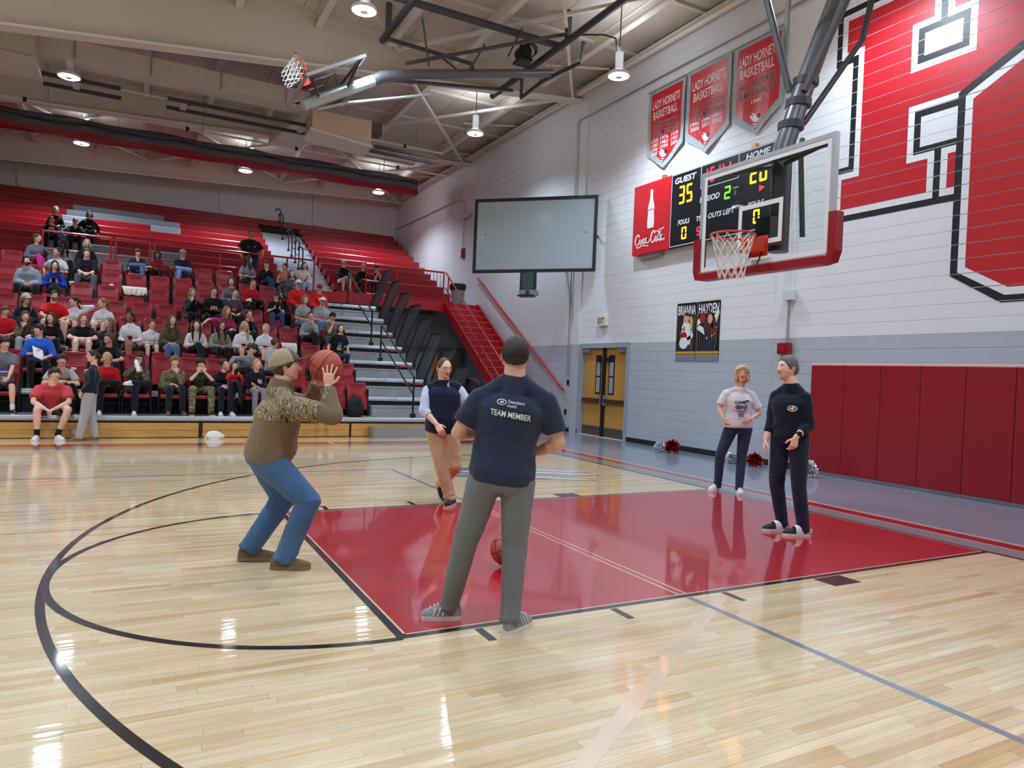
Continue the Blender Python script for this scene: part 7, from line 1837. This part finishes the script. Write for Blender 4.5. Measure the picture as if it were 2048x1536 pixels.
MB().tube([c - d_ * .09, c + d_ * .13], .040, 12).build('bottle_body', M_white, t, smooth=True); MB().tube([c - d_ * .13, c - d_ * .09], .026, 12).build('bottle_cap', M_white, t)
sit('curly-haired boy in camouflage hoodie with hand at his chin, front row', -6.43, 1, 1.04, 'a', ('curly', LBRN), T((110, 104, 76), mat=camo('hoodie print', [(70, 66, 48), (128, 120, 90), (92, 86, 62), (150, 142, 112)], 14), loose=.02), B(NAVY), ('lap', 'chin'), 'sit', 6, (12, 0, 0), head=dict(smile=1), shoes=SHT)
sit('boy holding both hands over his face in camouflage trousers', -5.95, 1, 1.02, 'b', ('fringe', BLK), T((70, 74, 66), 'short', mat=camo('dark tee print', [(40, 44, 40), (66, 70, 60), (52, 56, 48)], 20)), B((120, 112, 84), mat=CAMOP, loose=.022), 'face', 'spread', 4, (6, -6, 0), shoes=SHB)
lw = sit('laughing woman in black printed shirt with a small girl on her lap', -5.52, 1, 1.03, 'a', ('bun', DBRN), T(BLACK), B(NAVY), ('knees', 'out'), 'sit', 6, (30, 4, -22), fem=True, head=dict(smile=1), shoes=SHW, prints=[blockprint(M_pr, .14, .03, -.15, 6, 3), blockprint(M_pw, .14, .015, -.20, 6, 4), blockprint(M_pr, .12, .03, -.24, 5, 5)])
lg = sit('little blonde girl in red sweatshirt holding a phone on a lap', -5.34, 1, .80, 'a', ('pony', (206, 178, 128)), T(RED, loose=.008), B(NAVY, loose=.008), 'phone', 'sit', 4, (10, -22, 0), fem=True, s=.60, z0=Z1 + .20, y0=Y1 - .24, shoes=None, prints=[blockprint(M_pw, .11, .035, -.12, 4, 6)], hs=.86)
phone(lg, 'dark phone in the hands of the little blonde girl')
sit('smiling woman in navy sweatshirt, front row beside the shooter\'s back', -4.88, 1, 1.06, 'a', ('pony', BLD), T((22, 24, 34), hood=1), B((130, 134, 144)), ('lap', 'phone'), 'sit', 6, (14, 0, 0), fem=True, head=dict(smile=1), prints=[blockprint(M_pr, .12, .025, -.2, 5, 7)])
sit('person in red top and black vest hidden behind the shooter\'s arms', -3.66, 1, 1.0, 'b', ('long', DBRN), T(RED), B((48, 52, 68)), 'lap', 'forward', 6, (14, 0, 0), fem=True, shoes=SHW, z0=Z1 - .10, y0=Y1 - .42)
# boy in salmon shirt sitting on the lowest deck, feet on the floor
J = dict(pelvis=(-8.42, 9.62, .53), neck=(-8.385, 9.40, .985), head=(-8.36, 9.36, 1.150), face=(.45, -.85, -.05), shR=(-8.60, 9.44, .905), shL=(-8.17, 9.44, .905), elR=(-8.66, 9.28, .66), wrR=(-8.45, 9.06, .55), elL=(-8.12, 9.28, .66), wrL=(-8.33, 9.06, .55),
         hipR=(-8.53, 9.56, .51), hipL=(-8.30, 9.56, .51), knR=(-8.58, 9.13, .53), knL=(-8.12, 9.13, .54), anR=(-8.57, 9.12, .10), anL=(-8.27, 9.14, .10), heelR=(-8.565, 9.18, 0), toeR=(-8.60, 8.91, 0), heelL=(-8.30, 9.19, 0), toeL=(-8.16, 8.95, 0), bend=(0, .05, 0))
sp = dict(J=J, base=(-8.4, 9.2, 0), label='heavy-set boy in salmon red shirt and black shorts sitting with white shoes on the floor', s=.98, fat=1.32, belly=.05, head=dict(skin=SK['a'], wide=1.08, brow=DBRN), hair=('fringe', DBRN), top=T((206, 72, 78), 'short', loose=.020, hem=.02), bottom=B(BLACK, 'short', loose=.02), shoes=SHW + (cloth('black sock', BLACK),),
          handR=((.7, -.4, -.4), (-.3, .3, -.8), dict(curl=(.6, .65, .7, .75))), handL=((-.7, -.4, -.4), (.3, .3, -.8), dict(curl=(.6, .65, .7, .75))))
figure(sp)
# standing girl in navy and grey sweatpants
J = dict(pelvis=(-7.80, 8.97, .86), neck=(-7.745, 8.98, 1.345), head=(-7.775, 8.965, 1.500), face=(-.92, -.38, .02), shR=(-7.72, 9.13, 1.27), shL=(-7.77, 8.83, 1.27), elR=(-7.74, 9.15, 1.02), wrR=(-7.86, 9.00, 1.18), elL=(-7.76, 8.77, 1.03), wrL=(-7.92, 8.83, .86),
         hipR=(-7.79, 9.05, .84), hipL=(-7.81, 8.89, .84), knR=(-7.77, 9.06, .46), knL=(-7.86, 8.90, .46), anR=(-7.70, 9.07, .09), anL=(-7.93, 8.90, .09), heelR=(-7.645, 9.10, 0), toeR=(-7.87, 9.02, 0), heelL=(-7.865, 8.91, 0), toeL=(-8.10, 8.86, 0))
sp = dict(J=J, base=(-7.8, 8.97, 0), label='girl with glasses standing by the bleachers in navy top and light grey sweatpants', s=.92, fem=True, fat=1.12, head=dict(skin=SK['a'], brow=DBRN), hair=('pony', DBRN, {'L': .16}), top=T(NAVY, loose=.016, hem=-.05), bottom=B((172, 174, 178), loose=.022), shoes=(pbr('tan suede slipper', (128, 92, 58), .9), M_soletan, 'slipper', cloth('white sock', WHITE)), glasses=[MATS['thin steel frame']],
          handR=((-.1, -.3, .9), (.4, -.5, 0), dict(curl=(.8, .9, .9, .9))), handL=((-.2, .3, -.8), (.4, .4, 0), dict(curl=(.3, .3, .3, .3))), prints=[blockprint(pbr('orange textile print', (214, 76, 40), .7), .10, .05, -.16, 3, 2)])
figure(sp)
# ---- second row
bs = sit('boy in bright blue pullover holding white papers, looking left', -8.77, 2, 1.13, 'b', ('fringe', BLK, {'T': .026}), T((44, 98, 204), 'three', loose=.02), B(BLACK), ('phone', 'thigh'), 'sit', 6, (-48, 2, 0), shoes=SHB)
c = V(bs['J']['wrR']) + V((.06, -.06, .0)); t = thing('booklet', 'white booklet of papers held by the boy in bright blue', 'paper', tuple(c)); MB().obox(c, V((.085, .0, -.04)), V((.02, -.05, -.10)), V((.0, -.02, .01))).build('paper_stack', pbr('white paper', (236, 236, 230), .7), t)
sit('boy with tousled brown hair in black shirt, looking up to the left', -7.59, 2, 1.03, 'c', ('fringe', BRN, {'T': .03}), T(BLACK, 'short'), B(BLACK), ('thigh', 'knees'), 'sit', 4, (-50, 14, 0))
sit('dark-haired person in grey shirt bent over sideways in the second row', -5.05, 2, .97, 'b', ('curly', DBRN, {'T': .03}), T((138, 142, 146), 'long'), B(BLACK), ('out', 'knees'), 'sit', 30, (70, -35, 20), lean=.06, sway=-.10)
sit('brown-haired child turned away behind the shooter\'s cap', -4.43, 2, 1.14, 'c', ('fringe', BRN), T((176, 180, 184), 'long'), B(NAVY), 'lap', 'sit', 20, (120, 0, 0), s=.8)
# ---- third row
sit('brown-haired child in red at the left edge, third row', -9.44, 3, 1.08, 'c', ('fringe', BRN), T(RED, 'short'), B(BLACK), 'lap', 'sit', 6, (50, -8, 0), s=.82)
sit('girl in camouflage jacket and grey sweatpants with fist at her chin', -9.10, 3, .99, 'a', ('long', BRN, {'L': .28}), T((90, 84, 60), mat=CAMO), B((160, 162, 166)), ('chin', 'thigh'), 'sit', 6, (12, -4, 0), fem=True, shoes=SHW)
sit('dark-haired girl in black hoodie behind the boy in bright blue', -8.66, 3, .99, 'a', ('long', DBRN, {'L': .1}), T(BLACK, hood=1), B(BLACK), 'lap', 'sit', 6, (-14, 0, 0), fem=True)
sit('red-haired girl in black printed shirt and light shorts, third row', -8.09, 3, 1.02, 'e', ('long', GINGER, {'L': .12}), T(BLACK, 'short'), B((196, 186, 170), 'short'), 'knees', 'sit', 2, (14, -4, 0), fat=1.2, prints=[blockprint(M_pw, .15, .035, -.17, 5, 9), blockprint(M_pw, .10, .03, -.22, 3, 10)])
sit('girl with long light brown hair in dark jacket glancing left', -7.62, 3, .97, 'a', ('long', LBRN, {'L': .34, 'side': -1}), T((56, 52, 48)), B(BLACK), ('lap', 'side'), 'sit', 4, (-52, 2, 0), fem=True)
sit('smiling dark-haired cheerleader in white H uniform, third row', -7.18, 3, 1.12, 'd', ('pony', BLK), CH, B((52, 54, 66), 'mini'), 'lap', 'overR', -16, (-34, 4, 0), fem=True, head=dict(smile=1), prints=Hprint(), shoes=SHW)
sit('cheerleader half hidden behind the smiling dark-haired cheerleader', -6.83, 3, 1.00, 'a', ('pony', BRN), CH, SK_, 'lap', 'sit', 6, (20, -4, -8), fem=True, dy=.12, s=.88)
sit('girl with long brown hair in brown sweatshirt and ripped jeans', -6.42, 3, 1.11, 'a', ('long', BRN, {'L': .26}), T((92, 82, 62), loose=.022), B((88, 112, 152)), 'lap', 'sit', 2, (8, 6, 0), fem=True, fat=1.12, prints=[print_poly([ell(0, 0, .07, .03, 0)], cloth('faded print', (112, 104, 84)), 0, -.22)])
sit('girl with long black hair in white zip hoodie, legs crossed', -5.93, 3, 1.04, 'e', ('long', BLK, {'L': .32}), T((226, 224, 218), loose=.016), B(NAVY), ('lap', 'lap'), 'overR', 4, (-10, 0, 0), fem=True, shoes=SHW)
sit('girl with long dark hair in sage green hoodie, third row', -5.43, 3, 1.06, 'c', ('long', BLK, {'L': .32}), T((142, 144, 122), loose=.02), B(BLACK), 'lap', 'sit', 6, (18, 6, 0), fem=True)
sit('blonde cheerleader with glasses in white H uniform', -4.93, 3, 1.08, 'b', ('long', BLD, {'L': .28, 'side': -1}), CH, SK_, 'lap', 'sit', 4, (14, -6, 0), fem=True, fat=1.1, glasses=[M_rubber], prints=Hprint(), shoes=SHW)
sit('blonde cheerleader with red hair bow in white H uniform looking left', -4.46, 3, 1.06, 'a', ('pony', BLD, {'L': .22}), CH, SK_, 'lap', 'sit', 4, (-38, -2, 0), fem=True, prints=Hprint(), shoes=SHW)
sit('child with long brown hair in black shirt with colourful print standing by the aisle', -2.80, 3, 1.16, 'a', ('long', DBRN, {'L': .06}), T(BLACK, 'short'), B((40, 48, 70)), ('side', 'side'), 'back', 8, (6, 12, 0), s=.86, dy=-.25, prints=[print_poly([ell(0, .03, .055, .05, 0)], pbr('turquoise print', (70, 150, 190), .7), 0, -.22), print_poly([ell(-.02, -.03, .045, .035, .4), ell(.03, -.05, .03, .03, 0)], pbr('yellow print', (190, 180, 90), .7), 0, -.22, lift=.004), blockprint(pbr('turquoise print', (70, 150, 190), .7), .12, .03, -.12, 6, 12)])
# ---- fourth row
sit('woman in camouflage cap and navy shirt with long blonde hair', -9.20, 4, .98, 'c', ('long', LBRN, {'L': .26, 'side': -1}), T(NAVY), B(NAVY), 'lap', 'sit', 8, (48, -4, 0), fem=True, hat=('cap', camo('cap print', [(196, 198, 190), (120, 130, 110), (226, 226, 222), (160, 60, 60)], 26)), prints=[print_poly([ell(.07, 0, .03, .02, 0)], M_pw, 0, -.16)])
sit('bearded man in bright red shirt with black stripes', -8.70, 4, 1.09, 'b', ('short', DBRN), T((206, 24, 30), 'short', loose=.018), B((56, 52, 50), 'short'), ('knees', 'thigh'), 'spread', 6, (24, -4, 0), fat=1.22, head=dict(beard=.8, beardcol=(70, 52, 44)), prints=[print_poly([[(-.02 + .035 * k, -.12), (-.008 + .035 * k, -.12), (-.008 + .035 * k, .06), (-.02 + .035 * k, .06)] for k in range(4)], M_pk, 0, -.22)])
sit('cheerleader with dark headband fixing her hair in white, fourth row', -8.28, 4, 1.00, 'a', ('pony', DBRN, {'L': .1}), CH, SK_, ('lap', 'hair'), 'sit', -10, (-60, 4, 0), fem=True, hat=('band', M_rubber))
sit('cheerleader in white uniform in profile facing left, fourth row', -7.73, 4, 1.01, 'a', ('pony', LBRN, {'L': .22}), CH, SK_, ('lap', 'lap'), 'sit', -14, (-62, 0, 0), fem=True, prints=Hprint(-.26))
sit('girl in magenta shirt leaning with one arm out', -5.25, 4, 1.04, 'a', ('long', LBRN, {'L': .22}), T((186, 46, 126), 'short'), B(BLACK), ('out', 'thigh'), 'sit', 10, (24, 0, 0), fem=True)
sit('dark-haired girl in black resting her cheek on one hand', -4.75, 4, 1.00, 'a', ('pony', DBRN), T(BLACK), B(BLACK), ('thigh', 'cheek'), 'sit', 8, (16, -2, -10), fem=True)
sit('woman in grey sweatshirt with hand over her mouth', -3.27, 4, 1.07, 'b', ('bun', BLK), T((150, 152, 156), loose=.02), B(BLACK), ('lap', 'chin'), 'overR', 6, (-4, 2, 0), fem=True, prints=[print_poly([ell(0, 0, .04, .04, 0)], M_pr, 0, -.22)], shoes=SHW)
sit('man in brown-grey shirt and black cap with hands at his mouth', -2.72, 4, 1.08, 'b', ('short', BRN), T((112, 104, 96), 'short'), B((70, 74, 84)), ('chin', 'thigh'), 'spread', 4, (8, -2, 0), hat=('cap', cloth('black cap', (30, 30, 32))), fat=1.12, head=dict(beard=.5, beardcol=(96, 76, 60)))
# ---- fifth row
sit('girl in dark navy hoodie with hand over her mouth, fifth row', -5.94, 5, 1.06, 'a', ('long', LBRN, {'L': .26}), T((30, 36, 50), hood=1), B(BLACK), ('chin', 'side'), 'sit', 6, (10, -4, 0), fem=True, prints=[blockprint(M_pr, .06, .06, -.22, 2, 14)])
yl = sit('young man in black hoodie with yellow graphic', -5.45, 5, 1.13, 'b', ('short', DBRN), T((26, 26, 26), hood=1, loose=.018), B(BLACK), 'phone', 'spread', 2, (10, -4, 0), prints=[print_poly([ell(.08, 0, .04, .055, .3)], pbr('yellow textile print', (206, 176, 60), .7), 0, -.20), print_poly([ell(.085, .005, .022, .035, .3)], M_pk, 0, -.20, lift=.005)])
sit('smiling woman in dark grey jacket over red shirt', -4.98, 5, 1.13, 'a', ('bun', DBRN), T((70, 72, 80)), B(BLACK), 'thigh', 'sit', 6, (12, 0, 0), fem=True, head=dict(smile=1), prints=[print_poly([[(-.045, -.14), (.045, -.14), (.038, .10), (-.038, .10)]], M_pr, 0, -.15), print_poly([[(-.04, -.015), (.04, -.015), (.04, .015), (-.04, .015)]], M_pw, 0, -.15, lift=.005)])
kd = sit('child in black cap and black shirt playing with a phone', -3.97, 5, .98, 'a', ('short', BRN), T(BLACK, 'short'), B((56, 76, 116)), 'phone', 'sit', 2, (4, -14, 0), s=.78, z0=row(5)[1] + .16, y0=row(5)[0] - .05, hat=('cap', cloth('dark grey cap', (52, 52, 56))), shoes=None)
phone(kd, 'phone held by the child in the black cap')
sit('woman in sunglasses and grey printed shirt', -3.26, 5, 1.11, 'a', ('bob', LBRN, {'L': .02}), T((158, 164, 168), 'short'), B((96, 124, 170)), 'lap', 'sit', 6, (10, 6, 0), fem=True, fat=1.1, head=dict(eyeh=.013), prints=[print_poly([[(-.085, -.03), (.085, -.02), (.085, .035), (-.085, .03)]], pbr('coral textile print', (206, 96, 104), .7), 0, -.19)])
sit('man in white cap and grey printed shirt', -2.79, 5, 1.10, 'b', ('short', BRN), T((168, 172, 176), 'short'), B((96, 124, 170)), 'thigh', 'sit', 4, (4, -4, 0), hat=('cap', cloth('white cap', (222, 222, 220)), M_rubber), fat=1.25, belly=.05, head=dict(beard=.6, beardcol=(110, 96, 84)), prints=[print_poly([[(-.085, -.03), (.085, -.03), (.075, .03), (-.075, .03)]], pbr('coral textile print', (206, 96, 104), .7), 0, -.16)])
# ---- sixth row
sit('bearded man in pale blue-grey hoodie, looking left', -9.36, 6, 1.12, 'a', ('short', DBRN, {'T': .02}), T((140, 152, 164), hood=1, loose=.020), B(BLACK), 'lap', 'spread', 2, (-22, 2, 0), fat=1.25, head=dict(beard=1., beardcol=(58, 42, 34)), prints=[blockprint(M_pw, .16, .035, -.20, 5, 20)])
rb = sit('woman in royal blue sweatshirt with long dark hair', -8.84, 6, 1.08, 'a', ('long', DBRN, {'L': .34, 'side': -1}), T((28, 58, 176)), B(BLACK), 'phone', 'overR', 2, (8, 0, 0), fem=True, prints=[blockprint(M_pw, .11, .025, -.22, 4, 21, -.05)])
phone(rb, 'phone held by the woman in royal blue')
sit('woman with short brown hair in grey hoodie, sixth row', -4.95, 6, 1.08, 'a', ('bob', BRN, {'L': .02, 'T': .028}), T((104, 110, 118), hood=1), B(NAVY), 'lap', 'sit', 0, (-14, 2, 0), fem=True, prints=[print_poly([ell(0, 0, .05, .03, 0)], pbr('coral textile print', (206, 96, 104), .7), 0, -.20)])
sit('woman in plain red sweater and black trousers', -4.46, 6, 1.09, 'b', ('bun', DBRN), T((186, 20, 40), loose=.022), B((32, 34, 36)), 'lap', 'crossL', 14, (8, 0, 0), fem=True, fat=1.25, shoes=SHW)
sit('man in red jacket and black-and-white cap', -3.27, 6, 1.18, 'c', ('short', GREYH), T((206, 36, 36), loose=.02), B((34, 36, 46)), 'lap', 'spread', 4, (10, -8, 0), hat=('cap', cloth('white cap', (222, 222, 220)), M_rubber), fat=1.15)
sit('man in red jacket and red cap', -2.70, 6, 1.12, 'c', ('short', GREYH), T((212, 34, 34), loose=.02), B((80, 104, 150)), 'lap', 'spread', 6, (6, -10, 0), hat=('cap', cloth('red cap', (176, 20, 40)), M_rubber), fat=1.15, prints=[print_poly([[(-.03, .04), (.03, .04), (.0, -.07)]], M_pw, 0, -.05)])
# ---- seventh row
sit('woman in white printed shirt with dark hair tied back, looking left', -8.86, 7, 1.08, 'c', ('bun', BLK), T((208, 212, 216), 'short'), B(BLACK), ('side', 'lap'), 'sit', 0, (-44, 8, 0), fem=True, fat=1.15, prints=[print_poly([ell(.06, 0, .04, .03, 0)], pbr('yellow textile print', (206, 176, 60), .7), 0, -.28)])
sit('young person in black sweatshirt with red lettering and grey sweatpants', -8.25, 7, 1.12, 'e', ('fringe', BRN), T((20, 22, 28), 'three', loose=.022), B((92, 96, 102)), 'knees', 'spread', 2, (8, 10, 0), fat=1.3, belly=.03, prints=[blockprint(M_pr, .17, .045, -.14, 5, 24)])
sit('woman in charcoal pullover with long brown hair, seventh row', -3.30, 7, 1.13, 'e', ('long', BRN, {'L': .12}), T((84, 88, 98), loose=.018), B((70, 84, 112)), ('side', 'lap'), 'sit', 4, (12, 14, 0), fem=True, fat=1.2, prints=[print_poly([ell(.08, 0, .02, .014, 0)], M_pw, 0, -.12)])
# ---- eighth row
sit('girl in grey sweatshirt with a bright pink leg raised', -9.40, 8, 1.07, 'a', ('bun', BRN), T((104, 112, 122), loose=.018), B((206, 50, 128)), ('lap', 'side'), 'overR', 10, (55, -2, 0), fem=True)
sit('person in dark hood with a grey fur collar, seen from behind', -8.86, 8, .98, 'b', ('long', BLK), T((120, 116, 112), loose=.024), B(BLACK), 'lap', 'sit', 20, (150, 0, 0), fem=True, hat=('hood', cloth('black hood', (16, 16, 18))))
sit('grey-haired woman in black sitting below the red rail', -8.31, 8, 1.07, 'b', ('long', GREYH, {'L': .08}), T((22, 22, 24), loose=.02), B(BLACK), 'lap', 'sit', 4, (14, 6, 0), fem=True, fat=1.1)
sit('boy in olive shirt and blue jeans leaning forward', -7.12, 8, .95, 'a', ('fringe', BRN), T((46, 50, 42), 'short'), B((86, 114, 168)), 'lap', 'crossR', 0, (14, -14, 0), lean=.08, s=.88)
sit('curly black-haired child in red and black', -6.66, 8, .95, 'd', ('long', BLK, {'L': .06, 'T': .03, 'rough': .6}), T((132, 18, 26)), B(BLACK), 'lap', 'sit', 0, (10, -4, 0), fem=True, s=.82)
sit('man in navy pullover, tan cap and light jeans, looking left', -6.04, 8, 1.06, 'b', ('short', GREYH), T((22, 24, 38), loose=.02), B((132, 160, 206), loose=.018), 'cross', 'crossL', 2, (-40, -4, 0), hat=('cap', cloth('tan cap', (150, 140, 122))), fat=1.15, shoes=SHT)
sit('girl with long brown hair in grey shirt turned to the right', -4.37, 8, 1.09, 'a', ('long', BRN, {'L': .28, 'w': .04}), T((150, 152, 160), 'short'), B(BLACK), 'thigh', 'sit', 12, (70, 4, 0), fem=True)
sit('dark-haired child in black hoodie holding both hands to the mouth', -3.85, 8, 1.01, 'a', ('fringe', BRN), T((18, 18, 20), loose=.016), B((48, 66, 110)), ('chin', 'lap'), 'overR', 6, (-30, -6, 0), s=.88, shoes=SHW)
sit('woman in salmon top with dark hair in a bun', -3.33, 8, .99, 'c', ('bun', BLK), T((196, 120, 108), 'none'), B(BLACK), 'lap', 'sit', 4, (-40, 0, 0), fem=True)
sit('woman in cream sweater with a black bag strap across', -2.78, 8, 1.09, 'e', ('long', BRN, {'L': .06}), T((216, 196, 186), loose=.022), B((150, 160, 190)), ('side', 'lap'), 'sit', 4, (10, 4, 0), fem=True, fat=1.12, prints=[print_poly([[(.01, -.22), (.03, -.24), (.12, -.04), (.10, -.02)]], M_pk, 0, 0, name='bag_strap', lift=.008)])
# ---- upper benches
def bench_seat(j): return 4.34 + .315 * j - .395, 18.65 + .68 * j - .55
GRP2 = GRP
for (lb, x, j, h, a) in (('bald man in black polo with arms resting on the walkway rail', -8.87, 2, 1.02, dict(skin='b', hair=('recede', GREYH), top=T((26, 28, 34), 'short', loose=.018), bottom=B(BLACK), arms='knees', fat=1.25, belly=.04, lean=.10)),
                      ('man in black polo looking down at a phone on the upper benches', -9.48, 2, .99, dict(skin='b', hair=('buzz', BRN), top=T((18, 18, 20), 'short', loose=.018), bottom=B(BLACK), arms='phone', look=(10, -22, 0), fat=1.2)),
                      ('blonde woman in black jacket over red shirt on the upper benches', -9.43, 3, 1.10, dict(skin='a', hair=('bob', BLD, {'L': .01}), top=T((24, 22, 24)), bottom=B(BLACK), arms='thigh', fem=True, look=(20, 4, 0), prints=[print_poly([[(-.05, -.2), (.05, -.2), (.045, .08), (-.045, .08)]], M_pr, 0, -.1)])),
                      ('person in black hoodie with white lettering on the upper benches', -8.54, 3, 1.10, dict(skin='b', hair=('long', BLK, {'L': .02}), top=T((18, 18, 20), hood=1, loose=.022), bottom=B(BLACK), arms='side', fem=True, fat=1.25, prints=[blockprint(M_pw, .17, .045, -.12, 6, 31)])),
                      ('person in black shirt with light shorts at the right end of the upper benches', -.91, 0, 1.10, dict(skin='b', hair=('short', BRN), hat=('cap', cloth('white cap', (222, 222, 220)), M_rubber), top=T((22, 22, 24), 'long'), bottom=B((210, 204, 196), 'short'), arms='knees', prints=[print_poly([ell(0, 0, .05, .03, 0)], cloth('olive print', (110, 104, 70)), 0, -.22)])),
                      ('man in dark shirt and maroon trousers on the right upper bench', -.24, 0, 1.05, dict(skin='c', hair=('recede', GREYH), top=T((30, 20, 24)), bottom=B((92, 22, 34)), arms='lap')),
                      ('person in dark cap and red shirt on the right upper bench', .24, 0, 1.04, dict(skin='c', hair=('short', BLK), hat=('cap', cloth('black cap', (30, 30, 32))), top=T((110, 18, 28), 'short'), bottom=B(BLACK), arms='chin'))):
    z_, y_ = bench_seat(j); sit(lb, x, 1, h, z0=z_, y0=y_, **a)
# uniformed man standing on the walkway
x, y, z = -4.12, 17.2, ZW
J = dict(pelvis=(x, y, z + .90), neck=(x, y - .02, z + 1.46), head=(x, y - .05, z + 1.62), face=(.1, -1, -.05), shR=(x - .20, y, z + 1.38), shL=(x + .20, y, z + 1.38), elR=(x - .34, y - .02, z + 1.12), wrR=(x - .30, y - .20, z + .95), elL=(x + .34, y - .02, z + 1.12), wrL=(x + .30, y - .20, z + .95),
         hipR=(x - .1, y, z + .87), hipL=(x + .1, y, z + .87), knR=(x - .12, y - .02, z + .48), knL=(x + .12, y - .02, z + .48), anR=(x - .12, y, z + .09), anL=(x + .12, y, z + .09), heelR=(x - .12, y + .06, z), toeR=(x - .15, y - .2, z), heelL=(x + .12, y + .06, z), toeL=(x + .15, y - .2, z))
figure(dict(J=J, base=(x, y, z), label='broad man in black uniform shirt standing on the walkway behind the red rail', s=.98, fat=1.42, belly=.08, head=dict(skin=SK['c'], brow=BLK, beard=.4), hair=('buzz', DBRN), top=T((30, 31, 34), 'short', loose=.024), bottom=B((38, 52, 92)), shoes=SHB, handR=((.3, -.6, -.5), (0, .2, -.9), dict()), handL=((-.3, -.6, -.5), (0, .2, -.9), dict()),
            prints=[print_poly([[(.08, -.02), (.10, -.02), (.10, .03), (.08, .03)], [(-.13, -.02), (-.05, -.02), (-.05, -.012), (-.13, -.012)]], M_pw, 0, -.12)]))
flush()
